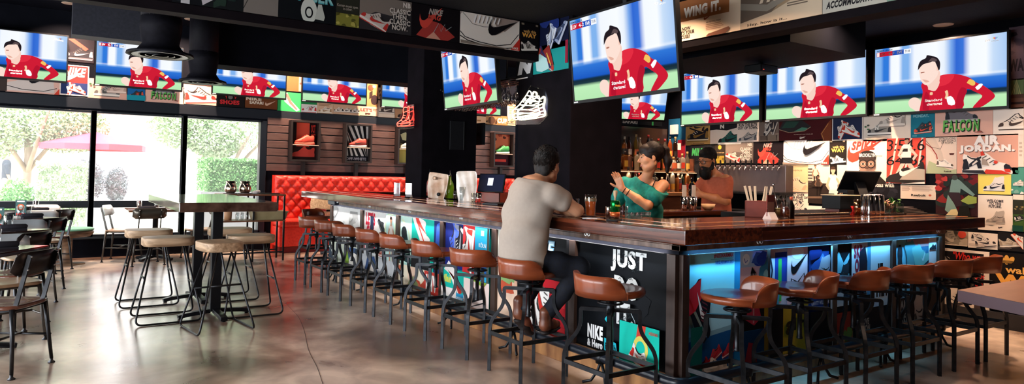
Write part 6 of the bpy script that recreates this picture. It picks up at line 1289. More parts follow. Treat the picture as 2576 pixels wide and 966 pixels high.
g = MB(); g.box(-.55,.55,-.045,.045,0,.008,black_plastic)
for i in range(26): g.lathe([(.012,.008),(.010,.014),(0,.014)], (-.52+i*.0415,0,0), mat('mat_nub', s2l('b89878'), .5), 8)
tag(g.build('bar_mat', None, (5.32, 3.335, ZT)), 'narrow nubbed bar mat along the inner edge of the short bar side', 'bar mat')
NB = hit(2116, 538, 'z', ZT); NB.y = 3.60; NB.x = hit(2116, 538, 'y', 3.60).x
g = MB(); g.box(-.17,.17,-.09,.09,.03,.15,black_plastic); g.box(-.18,.18,-.1,.1,.15,.158,mat('paper_edge', s2l('d8c4a8'), .7)); g.box(-.15,.15,-.07,.07,0,.03,red_box); tag(g.build('napkin_dispenser', None, (NB.x, NB.y, ZT-.0), bevel=.003), 'low black box with pale papers on top, before the tilted till', 'box')
g = MB(); g.box(4.9, 6.6, YI+.01, 3.95, 1.02, ZT, black_plastic); tag(g.build('back_worktop', bevel=.004), 'black worktop just inside the short side of the bar, carrying the till', 'worktop')
t = thing('jigger', 'red double-ended jigger left of the copper cups', 'jigger', cp(2146,540)); g = MB(); g.lathe([(0,.0),(.024,0),(.024,.004),(.006,.035),(.022,.075),(0,.075)], (0,0,0), mat('jigger_red', s2l('c0201c'), .2, .6), 20); g.build('cup', t)
copper = mat('copper', s2l('d8a880'), .15, 1)
for i, (px, py, h) in enumerate(((2157,541,.13),(2165,539,.10))): g = MB(); g.lathe([(0,0),(.022,0),(.03,h),(.028,h),(.02,.004)], (0,0,0), copper, 20); tag(g.build('mixing_cup', None, tuple(cp(px, py))), 'slender copper cup between the jigger and the steel shakers, %s one' % ('taller left','shorter right')[i], 'cup', 'copper cups')
for i, (px, py) in enumerate(((2176,540),(2188,541),(2200,541),(2212,540),(2182,535),(2195,535),(2207,535))): g = MB(); g.lathe([(0,.0),(.045,0),(.046,.004),(.036,.168),(.033,.172),(0,.172)], (0,0,0), chrome, 22); tag(g.build('shaker_tin', None, tuple(cp(px, py))), 'upturned steel shaker tin, %s of the cluster behind the bar' % ('front left','front second','front third','front right','back left','back middle','back right')[i], 'shaker', 'cluster of steel shaker tins')
t = thing('garnish_tray', 'clear tubs of lime wedges, lemon and mint on a tray, right of the steel shakers', 'garnish tray', (6.22, 3.19, ZT), 0)
g = B(-.20,.20,-.07,.07,0,.008,black_plastic); g.build('tray', t)
for i, (x, cc, nm, dome) in enumerate(((-.13,('8aa03c','c8cc8c'),'limes',.05),(0,('e8b89c','d88a6c'),'onions',.05),(.13,('3f8a2c','5ca03c'),'mint',.07))):
    R = random.Random(i); g = MB(); g.box(x-.055,x+.055,-.055,-.052,.008,.095,glassm); g.box(x-.055,x+.055,.052,.055,.008,.095,glassm); g.box(x-.055,x-.052,-.055,.055,.008,.095,glassm); g.box(x+.052,x+.055,-.055,.055,.008,.095,glassm); tb = g.build('tub', t); g = MB()
    for k in range(34):
        p = Vector((R.uniform(-.042,.042), R.uniform(-.042,.042), R.uniform(.02,.10+dome*.5))); a = Vector((R.gauss(0,1),R.gauss(0,1),R.gauss(0,1))).normalized()*.024; b = a.cross(Vector((0,.3,1))).normalized()*.012; m_ = mat('g_'+cc[k%2], s2l(cc[k%2]), .5)
        c0 = p+Vector((x,0,0)); g.add([c0-a, c0-a*.2+b, c0+a, c0-a*.2-b, c0+Vector((0,0,.008)), c0-Vector((0,0,.008))], [(0,1,4),(1,2,4),(2,3,4),(3,0,4),(1,0,5),(2,1,5),(3,2,5),(0,3,5)], m_)
    g.build('garnish', tb)['kind'] = 'stuff'
till('tilted black till screen seen from behind, in front of the SPIKE poster', (hit(2162, 457, 'y', 3.80).x, 3.80, ZT+.12), R2(150), R2(-38), .38, .26, False)
g = B(-.12,.12,-.09,.09,0,.09,black_plastic); tag(g.build('receipt_printer', None, (hit(2180, 500, 'y', 3.80).x, 3.80, ZT), bevel=.01), 'black receipt printer beside the steel shakers', 'printer')
t = thing('bottle_box', 'small black box right of the till carrying copper tubes', 'box', (6.62, 3.80, ZT)); B(-.06,.06,-.05,.05,0,.20,black_plastic).build('box_body', t, bevel=.004)
for x in (-.12,-.09): g = MB(); g.lathe([(0,0),(.014,0),(.018,.17),(0,.17)], (x,0,0), copper, 14); g.build('tube', t)
for i in range(5): g = B(-.32,.32,-.12,.12,0,.011,mat('tray_brown', (.03,.02,.018), .4)); tag(g.build('stacked_tray', None, (6.95, 3.45+.012*i, ZT-.02+.0125*i), R2(4*i), bevel=.003), 'thin dark tray, %s in the stack beyond the mint tub' % ('lowest','second lowest','middle','second highest','topmost')[i], 'tray', 'stack of dark trays')
g = B(6.65,7.46,3.25,3.95,.0,ZT-.022,black_plastic); tag(g.build('side_cabinet', bevel=.004), 'black cabinet against the poster wall at the bar end', 'cabinet')
# ---- inner counter with tins
ct = thing('inner_counter', 'low wooden-topped work counter behind the bar, in front of the bearded bartender', 'counter', (0,0,0))
B(4.55,5.50,4.35,4.62,1.005,1.05,walnut_x).build('wood_top', ct, bevel=.004); B(4.60,5.46,4.38,4.60,0,1.005,mat('cab_dark', s2l('2a1a18'), .5)).build('cabinet_body', ct)
for i, (x, y, pp) in enumerate(((5.02,4.47,1),(5.09,4.44,0),(5.15,4.47,1),(5.20,4.52,0))):
    t = thing('steel_cup', 'steel cup on the low work counter, %s of four%s' % (('leftmost','second','third','rightmost')[i], ', holding white papers' if pp else ''), 'cup', (x, y, 1.05), 0, 'steel cups on the work counter'); g = MB(); g.lathe([(0,0),(.027,0),(.036,.13),(.034,.13),(.026,.004)], (0,0,0), chrome, 20); g.build('cup_body', t)
    if pp: g = MB(); g.box(-.03,.02,-.006,-.002,.02,.24,card_w); g.box(-.015,.035,.004,.008,.02,.22,mat('paper_beige', s2l('e0c8a8'), .7)); g.build('paper', t)
lat('mixing_bowl', 'cream bowl right of the steel cups on the low work counter', 'bowl', (5.30,4.42,1.05), [(0,.0),(.03,0),(.055,.02),(.068,.06),(.064,.06),(.05,.024),(0,.01)], mat('bowl_cream', s2l('d8b088'), .4))
lat('mixing_bowl', 'brown bowl low behind the bar, left of the woman in teal', 'bowl', (4.62,4.50,1.05), [(0,.0),(.03,0),(.055,.02),(.068,.06),(.064,.06),(.05,.024),(0,.01)], mat('bowl_brown', s2l('b87a50'), .4))
# ================================================================ back bar and bottles
bb = thing('back_bar', 'wooden back bar with lit shelves of liquor bottles, behind the woman in teal', 'cabinet', (0,0,0))
bbw = noisy('back_bar_wood', s2l('4a2a1e'), s2l('6a402c'), (3,12,12), (.4,.5)); ledge = noisy('ledge_maple', s2l('b07c54'), s2l('cc9a70'), (3,12,12), (.3,.4))
B(5.0,7.40,6.22,6.95,0,1.12,bbw).build('cabinet_body', bb, bevel=.004); B(4.98,7.42,6.18,6.95,1.12,1.165,ledge).build('ledge', bb, bevel=.003)
B(5.0,7.40,6.40,6.72,1.425,1.445,ledge).build('shelf_board', bb, bevel=.002); B(5.0,7.40,6.62,6.90,1.60,1.62,bbw).build('shelf_board', bb, bevel=.002); B(5.0,7.40,6.93,6.97,1.16,2.05,mat('back_glass', s2l('3a2a24'), .15)).build('back_panel', bb)
for x in (5.0, 6.2, 7.38): B(x,x+.02,6.42,6.92,1.165,1.62,bbw).build('upright', bb)
BP = {'round':[(0,0),(.036,0),(.038,.008),(.038,.15),(.030,.18),(.014,.21),(.013,.27),(0,.27)], 'square':[(0,0),(.036,0),(.037,.16),(.034,.18),(.014,.195),(.013,.24),(0,.24)], 'tall':[(0,0),(.031,0),(.033,.008),(.033,.20),(.022,.235),(.012,.25),(.012,.31),(0,.31)], 'squat':[(0,0),(.045,0),(.050,.03),(.048,.10),(.030,.14),(.013,.155),(.013,.19),(0,.19)]}
BC = [('amber','6c3c18'),('clear','8c8478'),('green','2c4a20'),('dark brown','22100a'),('ruby','581410'),('golden','8c6424'),('deep green','14281a'),('pale','a0927a'),('copper','7a3818'),('black','100e10'),('brown','3c2010'),('smoky','4c443c')]
_bt = {}; RB = random.Random(12); ords = ['leftmost','second','third','fourth','fifth','sixth','seventh','eighth','ninth','tenth','eleventh','twelfth','thirteenth','fourteenth','fifteenth','sixteenth']
for row, (y, z, x0, x1, nb, rn) in enumerate(((6.33,1.165,5.98,7.36,15,'on the low ledge'),(6.50,1.445,5.98,7.36,15,'on the middle shelf'),(6.76,1.62,5.98,7.36,14,'on the top shelf'))):
    for i in range(nb):
        sh_ = RB.choice(list(BP)); cn, ch = RB.choice(BC); lc = RB.choice(['e8dcc8','1c1a1a','c8a040','b8301c','e4e0d4','d86a3c']); cc = RB.choice(['1a1614','8c2018','a88450','b8a890','1a1614','2c2420'])
        if row == 2: sh_ = RB.choice(['tall','round'])
        x = x0+(x1-x0)*i/(nb-1)+RB.uniform(-.012,.012); yy_ = y+RB.uniform(-.03,.03); key = (sh_, ch, lc, cc)
        lab = '%s %s liquor bottle %s, %s from the left' % (cn, sh_, rn, ords[i]) if i else '%s %s liquor bottle %s, leftmost in view' % (cn, sh_, rn)
        if key in _bt: dup(_bt[key], (x, yy_, z), RB.uniform(-.5,.5), lab, 'liquor bottles on the back bar'); continue
        t = thing('liquor_bottle', lab, 'bottle', (x, yy_, z), RB.uniform(-.5,.5), 'liquor bottles on the back bar'); pr = BP[sh_]; _bt[key] = t
        g = MB(); m_ = mat('bottle_'+ch, s2l(ch), .08, coat=1, spec=.8)
        if sh_ == 'square': g.lathe([(r*1.25 if zz < .185 else r, zz) for r, zz in pr], (0,0,0), m_, 4, smooth=False, a0=PI/4, a1=PI/4+2*PI)
        else: g.lathe(pr, (0,0,0), m_, 16)
        g.build('bottle_body', t)
        H_ = pr[-1][1]; R0 = max(r for r, zz in pr); g = MB(); g.lathe([(R0*1.02 if sh_ != 'square' else R0*1.0, .035),(R0*1.02 if sh_ != 'square' else R0*1.0, .11)], (0,0,0), mat('lbl_'+lc, s2l(lc), .6), 16, a0=PI*1.05, a1=PI*1.95) if sh_ != 'square' else g.box(-.026,.026,-.0345,-.033,.04,.12,mat('lbl_'+lc, s2l(lc), .6)); g.build('bottle_label', t)
        g = MB(); g.lathe([(.0145,H_-.035),(.0145,H_+.004),(0,H_+.005)], (0,0,0), mat('cap_'+cc, s2l(cc), .4), 12); g.build('cap', t)
# slim candles of light under the shelf
for x in (5.6, 6.75): light('AREA', (x, 6.30, 1.415), (0, 0, 0), 1.6, (1,.68,.42), shape='RECTANGLE', size=1.0, size_y=.03)
g = MB(); g.box(5.1,7.3,6.29,6.31,1.417,1.425,mat('shelf_light', (1,.7,.4), .5, emit=.8)); g.build('light_strip', bb)
# ================================================================ beer taps
tp_ = thing('tap_wall', 'long steel beer tap panel on the poster wall, behind the bearded bartender', 'tap panel', (0,0,0))
brushed = noisy('brushed_steel', s2l('6c6468'), s2l('887c7c'), (2,2,2), (.28,.36), metal=.85)
B(7.32,7.47,4.95,6.20,1.20,1.53,brushed).build('steel_panel', tp_, bevel=.006); B(7.20,7.47,4.95,6.20,1.17,1.20,steel_dark).build('drip_tray', tp_, bevel=.004)
B(6.95,7.47,4.6,6.15,0,.98,black_plastic).build('cabinet_body', tp_, bevel=.004)
def make_tap():
    t = thing('beer_tap','x','beer tap'); t.scale = (.75,.75,.75); g = MB(); g.tube([(0,0,0),(-.05,0,0),(-.075,0,-.01),(-.085,0,-.05)], .010, chrome, 10); g.lathe([(.018,-.015),(.018,.015)], (-.05,0,0), chrome, 14); g.build('faucet', t)
    g = MB(); g.lathe([(.008,.01),(.012,.03),(.010,.05),(.015,.09),(.015,.12),(.011,.13),(0,.132)], (-.05,0,0), black_plastic, 12); g.build('tap_handle', t); return t
tap = make_tap()
for i in range(15):
    lab = 'chrome beer tap with black handle, %s on the steel tap panel' % (ords[i]+' from the left' if i else 'leftmost'); y = 6.12-i*.079
    if i == 0: tap.location = (7.32, y, 1.50); tag(tap, lab, 'beer tap', 'row of beer taps')
    else: dup(tap, (7.32, y, 1.50), 0, lab, 'row of beer taps')
# ================================================================ hanging wine glasses
gr = thing('glass_rack', 'black overhead rack for stemmed glasses, between the two columns', 'rack', (0,0,0)); g = MB()
for x in (4.12, 4.22, 4.32, 4.42): g.box(x-.012,x+.012,6.15,7.65,2.375,2.39,black_metal)
for y in (6.15, 6.9, 7.64): g.box(4.08,4.46,y-.012,y+.012,2.39,2.405,black_metal)
g.build('rails', gr)
for x, y in ((4.12,6.2),(4.42,6.2),(4.12,7.6),(4.42,7.6)): g = MB(); g.tube([(x,y,2.40),(x,y,CZ if y < 7 else CZ2)], .008, black_metal, 8); g.build('hanger_rod', gr)
gw = thin_glass('stem_glass', (.93,.93,.96), .22)
def make_wine():
    t = MB(); t.lathe([(.034,0),(.030,-.004),(.005,-.012),(.004,-.09),(.012,-.11),(.036,-.15),(.040,-.19),(.033,-.235),(.0315,-.235),(.0385,-.19),(.034,-.152),(.008,-.114)], (0,0,0), gw, 16); return t.build('wine_glass')
w0 = make_wine(); k = 0
for j, x in enumerate((4.17, 4.27, 4.37)):
    for i in range(11):
        y = 6.24+i*.13; lab = 'stemmed glass hanging upside down, %s from the near end, %s row of the rack' % (ords[i] if i else 'first', ('left','middle','right')[j])
        if k == 0: w0.location = (x, y, 2.376); tag(w0, lab, 'wine glass', 'hanging wine glasses')
        else: dup(w0, (x, y, 2.376), 0, lab, 'hanging wine glasses')
        k += 1
# monitor and wall box on the narrow column
t = thing('side_monitor', 'black monitor seen edge-on, right of the narrow column', 'monitor', (5.20, 8.60, 1.93)); g = B(-.02,.02,-.22,.22,-.16,.16,black_plastic); o = g.build('casing', t, bevel=.005); g = MB(); g.bar((-.14,0,0),(-.02,0,0),.05,.05,black_metal); g.build('wall_bracket', t)
tag(B(4.62,4.84,8.335,8.36,1.68,2.08,mat('panel_black2', (.012,.012,.014), .3)).build('intercom_panel', bevel=.004), 'black wall panel on the front of the narrow column', 'panel')
# prints and boxes left of the poster wall
wall_sheet('y', 6.995, 1563, 288, 1605, 318, '14161a', D(T('NIKE\nSAFARI',.06,.2,.94,.9,'e8dccc',.05)), 'small black print with NIKE SAFARI below the small television', group='sneaker posters on the right wall')
wall_sheet('y', 6.995, 1606, 290, 1665, 318, '14161a', D(T('MILTON',.0,.4,.6,.7,'3f9a58',.04,.2), RC(.55,.0,.62,.5,'2c8a4c')), 'black print with green letters below the small television, right of the NIKE SAFARI one', group='sneaker posters on the right wall')
on_wall(1683,300,1724,440,'1c5a80', D(RC(.55,.3,1,.62,'8a1c2c'), RC(.1,.34,.4,.44,'c83c3c'), RC(.45,.44,.75,.56,'ece4e4')), 'blue print with red and white shapes behind the tall bottles, left of the mustard poster')
a = hit(1697, 326, 'x', XW-.02); tag(B(-.015,.015,-.07,.07,-.07,.07,white_plastic).build('thermostat', None, (XW-.03, a.y, a.z), bevel=.006), 'white square thermostat box left of the mustard poster', 'thermostat')
a = hit(2006, 140, 'z', 2.545)
t = thing('projector', 'small black box with cables under the dark ceiling bulkhead, above the middle wall screen', 'projector', (6.0, 4.35, 2.545)); B(-.14,.14,-.1,.1,-.11,-.03,black_plastic).build('casing', t, bevel=.01); g = MB(); g.tube([(0,0,-.03),(0,0,0)], .02, black_metal, 10); g.build('mount', t); g = MB(); g.lathe([(0,0),(.004,0),(.004,.002),(0,.002)], (-.10,-.102,-.09), mat('led_red', (1,.05,.03), .5, emit=8), 8); g.build('light_dot', t)
# ================================================================ people: one smooth skin each, grown from blended limbs
def V3(*a): return np.array(a, float)
class Body:
    "blend of rounded cones, meshed as one surface (surface nets)"
    def __init__(s, res=.008): s.p = []; s.res = res; s.cuts = []
    def cone(s, a, b, ra, rb, k=.02, sq=1.0, ax=None): s.p.append(('c', V3(*a), V3(*b), ra, rb, k, sq, ax)); return s
    def ball(s, c, r, k=.015, R=None): s.p.append(('e', V3(*c), V3(*(r if hasattr(r, '__len__') else (r,)*3)), R, 0, k, 1, None)); return s
    def carve(s, c, r, k=.01, R=None): s.p.append(('n', V3(*c), V3(*(r if hasattr(r, '__len__') else (r,)*3)), R, 0, k, 1, None)); return s
    def cut(s, pt, n): s.cuts.append((V3(*pt), V3(*n))); return s
    def mesh(s, name, m_, parent=None, wrinkle=0, ws=14):
        h = s.res; lo = np.full(3, 1e9); hi = -lo
        for p in s.p:
            if p[0] == 'n': continue
            if p[0] == 'c': R = max(p[3], p[4])+.03; l, u = np.minimum(p[1], p[2])-R, np.maximum(p[1], p[2])+R
            else: R = p[2].max()+.03; l, u = p[1]-R, p[1]+R
            lo = np.minimum(lo, l); hi = np.maximum(hi, u)
        n = np.ceil((hi-lo)/h).astype(int)+2; D_ = np.full(n, .08, np.float32)
        for p in s.p:
            if p[0] == 'c': R = max(p[3], p[4])+.05; l, u = np.minimum(p[1], p[2])-R, np.maximum(p[1], p[2])+R
            else: R = p[2].max()+.05; l, u = p[1]-R, p[1]+R
            i0 = np.maximum(0, ((l-lo)/h).astype(int)); i1 = np.minimum(n, ((u-lo)/h).astype(int)+2)
            if (i1 <= i0).any(): continue
            g = np.stack(np.meshgrid(*[lo[k]+h*np.arange(i0[k], i1[k]) for k in range(3)], indexing='ij'), -1)
            if p[0] == 'c':
                a, b, ra, rb, k, sq, ax = p[1], p[2], p[3], p[4], p[5], p[6], p[7]
                if ax is not None:        # squash across an axis
                    ax = V3(*ax)/np.linalg.norm(ax); q = (g-a)@ax; g2 = g + ax*(q*(1/sq-1))[..., None]; a2 = a; b2 = b+ax*((b-a)@ax)*(1/sq-1)
                else: g2, a2, b2 = g, a, b
                ab = b2-a2; t = np.clip(((g2-a2)@ab)/max(1e-9, ab@ab), 0, 1); d = np.linalg.norm(g2-a2-t[..., None]*ab, axis=-1)-(ra+(rb-ra)*t)
                if ax is not None: d = d*min(1, (sq+1)/2)
            else:
                q = g-p[1]
                if p[3] is not None: q = q@p[3]
                q2 = q/p[2]; k0 = np.linalg.norm(q2, axis=-1); k1 = np.linalg.norm(q2/p[2], axis=-1)+1e-9; d = k0*(k0-1)/k1; k = p[5]
            sl = tuple(slice(i0[j], i1[j]) for j in range(3)); o = D_[sl]
            if p[0] == 'n': d = -d; hh = np.maximum(k-np.abs(o-d), 0)/k; D_[sl] = np.maximum(o, d)+hh*hh*k*.25
            else: hh = np.maximum(k-np.abs(o-d), 0)/k; D_[sl] = np.minimum(o, d)-hh*hh*k*.25
        G = [lo[k]+h*np.arange(n[k]) for k in range(3)]
        for pt, nn in s.cuts:
            nn = nn/np.linalg.norm(nn); d = (G[0][:, None, None]-pt[0])*nn[0]+(G[1][None, :, None]-pt[1])*nn[1]+(G[2][None, None, :]-pt[2])*nn[2]; D_ = np.maximum(D_, d)
        D_[0], D_[-1], D_[:, 0], D_[:, -1], D_[:, :, 0], D_[:, :, -1] = (.08,)*6
        if wrinkle:
            X, Y, Z = np.meshgrid(*G, indexing='ij'); D_ = D_+wrinkle*(np.sin(ws*X+1.7*np.sin(ws*.9*Z))*np.sin(ws*1.3*Z+2*np.sin(ws*.6*Y))+.6*np.sin(ws*2.1*(Z+.5*Y)+2*np.sin(ws*X)))
        # surface nets
        I = D_ < 0; c = np.zeros([m-1 for m in n], int)
        for dx in (0,1):
            for dy in (0,1):
                for dz in (0,1): c += I[dx:n[0]-1+dx, dy:n[1]-1+dy, dz:n[2]-1+dz]
        act = (c > 0) & (c < 8); idx = -np.ones(act.shape, int); cells = np.argwhere(act); idx[act] = np.arange(len(cells))
        acc = np.zeros((len(cells), 3)); cnt = np.zeros(len(cells)); X, Y, Z = cells.T
        cor = [(a, b, d) for a in (0,1) for b in (0,1) for d in (0,1)]
        for i in range(8):
            for j in range(i+1, 8):
                a, b = cor[i], cor[j]
                if sum(abs(a[k]-b[k]) for k in range(3)) != 1: continue
                da = D_[X+a[0], Y+a[1], Z+a[2]]; db = D_[X+b[0], Y+b[1], Z+b[2]]; mk = (da < 0) != (db < 0); t = np.where(mk, da/np.where(mk, da-db, 1), 0)
                P = np.array(a)+(np.array(b)-np.array(a))*t[:, None]; acc += P*mk[:, None]; cnt += mk
        vs = lo+h*(cells+acc/np.maximum(cnt, 1)[:, None]); fs = []
        for ax in range(3):
            o = [k for k in range(3) if k != ax]; A = D_; s0 = [slice(1, -1)]*3; s0[ax] = slice(0, -1); s1 = [slice(1, -1)]*3; s1[ax] = slice(1, None)
            sg0 = A[tuple(s0)] < 0; sg1 = A[tuple(s1)] < 0; E = np.argwhere(sg0 != sg1); fl = sg0[tuple(E.T)]; q = E.copy()
            for k in o: q[:, k] += 1
            u, v = o
            def cell(du, dv): r = q.copy(); r[:, u] -= du; r[:, v] -= dv; r = np.minimum(r, np.array(idx.shape)-1); return idx[tuple(r.T)]
            Q = np.stack([cell(1,1), cell(0,1), cell(0,0), cell(1,0)], 1); fx = fl if ax != 1 else ~fl; Q = np.where(fx[:, None], Q, Q[:, ::-1]); fs.append(Q[(Q >= 0).all(1)])
        fs = np.concatenate(fs); me = bpy.data.meshes.new(name); me.from_pydata(vs.tolist(), [], fs.tolist()); me.materials.append(m_); me.polygons.foreach_set('use_smooth', [True]*len(me.polygons)); me.update()
        o = bpy.data.objects.new(name, me); COL.objects.link(o); o.parent = parent; return o
def skin(n, c, c2=None): 
    m = noisy(n, s2l(c), s2l(c2 or c), (22,22,22), (.42,.52), .02); b = m.node_tree.nodes['Principled BSDF']; b.inputs['Subsurface Weight'].default_value = .12; b.inputs['Subsurface Radius'].default_value = (.02,.008,.004); b.inputs['Subsurface Scale'].default_value = .5; return m
def rotm(yaw, pitch=0, roll=0):
    cy_, sy_, cp_, sp_, cr, sr = math.cos(yaw), math.sin(yaw), math.cos(pitch), math.sin(pitch), math.cos(roll), math.sin(roll)
    Rz = np.array([[cy_,-sy_,0],[sy_,cy_,0],[0,0,1]]); Ry = np.array([[cp_,0,sp_],[0,1,0],[-sp_,0,cp_]]); Rx = np.array([[1,0,0],[0,cr,-sr],[0,sr,cr]]); return Rz@Ry@Rx
def head(b, c, R, k=1.0, fem=False):
    "head centred at c, facing local +x; R turns it"
    f = lambda x, y, z: V3(*c)+R@(V3(x, y, z)*k)
    b.ball(f(-.012,0,.030), (.094*k,.074*k,.088*k), .02, R); b.ball(f(.022,0,-.025), (.066*k,.056*k,.075*k), .03, R); b.ball(f(.040,0,-.075), (.036*k,.034*k,.026*k), .03, R)
    b.cone(f(-.01,.045,-.055), f(.045,.018,-.085), .022*k, .020*k, .03); b.cone(f(-.01,-.045,-.055), f(.045,-.018,-.085), .022*k, .020*k, .03)
    for s_ in (-1, 1):
        b.ball(f(.052,s_*.036,-.018), (.024*k,.020*k,.020*k), .02, R); b.carve(f(.092,s_*.031,.012), (.014*k,.018*k,.010*k), .014, R); b.ball(f(.072,s_*.031,.010), (.011*k,.013*k,.010*k), .005, R); b.cone(f(.080,s_*.014,.030), f(.070,s_*.046,.032), .008*k, .006*k, .012)
        b.ball(f(-.012,s_*.076,-.004), (.018*k,.008*k,.030*k), .006, R@rotm(s_*.35)); b.carve(f(-.006,s_*.085,.0), (.010*k,.006*k,.017*k), .005, R)
    b.cone(f(.082,0,.016), f(.108,0,-.018), .009*k, .011*k, .012); b.ball(f(.094,.011,-.024), .008*k, .008); b.ball(f(.094,-.011,-.024), .008*k, .008)
    b.cone(f(.084,.018,-.052), f(.088,-.018,-.052), .0075*k, .0075*k, .006); b.cone(f(.082,.014,-.063), f(.082,-.014,-.063), .008*k, .008*k, .006); b.carve(f(.097,0,-.0575), (.008*k,.022*k,.0022*k), .003, R)
    return f
def hand(b, w, d, n, k=1.0, curl=.25, spread=.12, side=1):
    "palm from wrist w along d, palm normal n; five fingers"
    w = V3(*w); d = V3(*d)/np.linalg.norm(d); n = V3(*n); n = n-d*(n@d); n /= np.linalg.norm(n); s_ = np.cross(d, n)*side
    for u in (-.026,-.010,.008,.025): b.cone(w+s_*u*.6*k, w+d*.078*k+s_*u*k, .017*k, .0125*k, .012, .8, n)
    tips = []
    for i, (u, L_) in enumerate(((.030,.062),(.011,.074),(-.009,.070),(-.028,.055))):
        p = w+d*.082*k+s_*u*k; a = d+s_*(u*spread*30*.12); a /= np.linalg.norm(a)
        for j, (fr, r) in enumerate(((.45,.0088),(.32,.0080),(.26,.0070))):
            cth, sth = math.cos(curl*(.6+j*.5)), math.sin(curl*(.6+j*.5)); a2 = a*cth+n*sth; a2 /= np.linalg.norm(a2); q = p+a2*L_*fr*k; b.cone(p, q, r*k, (r-.0007)*k, .004); p = q; a = a2
        tips.append(p)
    p = w+d*.022*k+s_*.028*k; a = (d*.62+s_*.70+n*.30); a /= np.linalg.norm(a); q = p+a*.042*k; b.cone(p, q, .0135*k, .0100*k, .008); a = a*.9+d*.5; a /= np.linalg.norm(a); b.cone(q, q+a*.03*k, .0098*k, .0080*k, .004)
    return tips
# ---------------------------------------------------------------- the seated man

def fibers(name, par, c, R, rad, m_, n, seed, cond, ln=.035, back=(-1,0,-.3), r=.0016, lift=.35):
    "short hair laid over a head ellipsoid as thin tapered locks"
    rr = random.Random(seed); g = MB(); k = 0; vs = []; fs = []
    while k < n:
        u = Vector((rr.gauss(0,1), rr.gauss(0,1), rr.gauss(0,1))).normalized()
        if not cond(u.x, u.y, u.z): continue
        k += 1; p = V3(u.x*rad[0], u.y*rad[1], u.z*rad[2]); t = V3(*back)+V3(rr.gauss(0,.25), rr.gauss(0,.25), rr.gauss(0,.25)); nn = V3(u.x, u.y, u.z); t = t-nn*(t@nn); t = t/np.linalg.norm(t)+nn*lift*rr.random()
        q = p+t*ln*rr.uniform(.6,1.2); s_ = np.cross(nn, t); s_ = s_/np.linalg.norm(s_)*r*2.4
        P = [p-s_, p+s_, q+s_*.3, q-s_*.3, (p+q)/2+nn*.003-s_, (p+q)/2+nn*.003+s_]; P = [V3(*c)+R@x for x in P]; b = len(vs); vs += [tuple(x) for x in P]; fs += [(b, b+1, b+5, b+4), (b+4, b+5, b+2, b+3)]
    g.add(vs, fs, m_, True); o = g.build(name, par); return o
def leather_shoe(par, heel, toe, m_, solem, k=1.0):
    b = Body(.005); heel = V3(*heel); toe = V3(*toe); d = toe-heel; L_ = np.linalg.norm(d); d /= L_
    b.cone(heel+V3(0,0,.04), heel+d*.5*L_+V3(0,0,.035), .038*k, .036*k, .02); b.cone(heel+d*.5*L_+V3(0,0,.03), toe-d*.02+V3(0,0,.022), .038*k, .028*k, .02); b.cone(heel+V3(0,0,.05), heel+V3(0,0,.13), .040*k, .044*k, .03)
    o = b.mesh('shoe', m_, par); b = Body(.005); n_ = V3(0,0,1); q = V3(0,0,-.004)
    b.cone(heel+q, heel+d*.45*L_+q, .040*k, .036*k, .02, .45, (0,0,1)); b.cone(heel+d*.45*L_+q, toe-d*.02+q, .040*k, .031*k, .02, .45, (0,0,1)); b.mesh('sole', solem, par); return o
jeans = noisy('denim_dark', s2l('060a14'), s2l('0d1424'), (60,60,60), (.8,.9), .1); black_cloth = mat('black_cloth', s2l('15141a'), .85)
# ---------------------------------------------------------------- the seated man
man = thing('person', 'person in grey T-shirt and dark jeans on a bar stool, elbow on the bar', 'person')
sk_m = skin('skin_man', 'c48a68', 'd09a78')
f = V3(.95,.31,0); rs = V3(.31,-.95,0)             # torso heading and his right
pel = V3(2.72,3.85,.80); ch = V3(2.785,3.88,1.14); nb = V3(2.85,3.865,1.295); hc = V3(2.935,3.87,1.418); RH = rotm(R2(22), R2(4), 0)
shR = ch+rs*.165+V3(.035,0,.09); shL = ch-rs*.125+V3(.04,0,.085); elR = V3(3.035,3.655,1.118); wrR = V3(3.06,3.90,1.108); elL = V3(2.99,4.20,1.118); wrL = V3(3.13,4.02,1.11)
hipR = pel+rs*.09+V3(.02,0,-.03); hipL = pel-rs*.09+V3(.02,0,-.03); knR = V3(3.025,3.61,.735); knL = V3(3.045,4.02,.735); anR = V3(2.90,3.80,.37); anL = V3(2.80,3.965,.40)
def torso(b, e=0, k=.05):
    b.cone(pel, pel+V3(.0,0,.12), .172+e, .160+e, k, .70, f); b.cone(pel+V3(.0,0,.12), ch-V3(.02,0,.06), .158+e, .175+e, k, .62, f); b.cone(ch-V3(.02,0,.06), ch+V3(.02,0,.06), .180+e, .170+e, k, .58, f); b.cone(shL-V3(0,0,.012), shR-V3(0,0,.012), .058+e, .058+e, k)
b = Body(.006); torso(b, -.012); b.cone(nb-V3(.03,0,.05), nb+V3(.05,0,.07), .062, .055, .03)
for sh, el, wr in ((shR, elR, wrR), (shL, elL, wrL)): b.cone(sh, (sh+el)/2, .052, .049, .02); b.cone((sh+el)/2, el, .049, .042, .02); b.cone(el, el+(wr-el)*.4, .043, .042, .015); b.cone(el+(wr-el)*.4, wr, .042, .027, .015)
hand(b, wrR, V3(.15,.8,0), V3(0,0,-1), 1., .25, side=-1); hand(b, wrL, V3(.55,-.5,0), V3(0,0,-1), 1., .3, side=1)
for hp, kn, an in ((hipR, knR, anR), (hipL, knL, anL)): b.cone(hp, kn, .07, .05, .03); b.cone(kn, an, .045, .032, .02)
head(b, hc, RH, 1.0); b.mesh('body', sk_m, man)
b = Body(.006); torso(b, .004); b.cone(nb-V3(.05,0,.055), nb-V3(.005,0,.005), .10, .060, .05)
for sh, el in ((shR, elR), (shL, elL)): b.cone(sh-V3(0,0,.004), sh+(el-sh)*.40, .066, .070, .035)
b.cone(pel-V3(0,0,.03), pel+V3(0,0,.10), .180, .170, .03, .74, f)
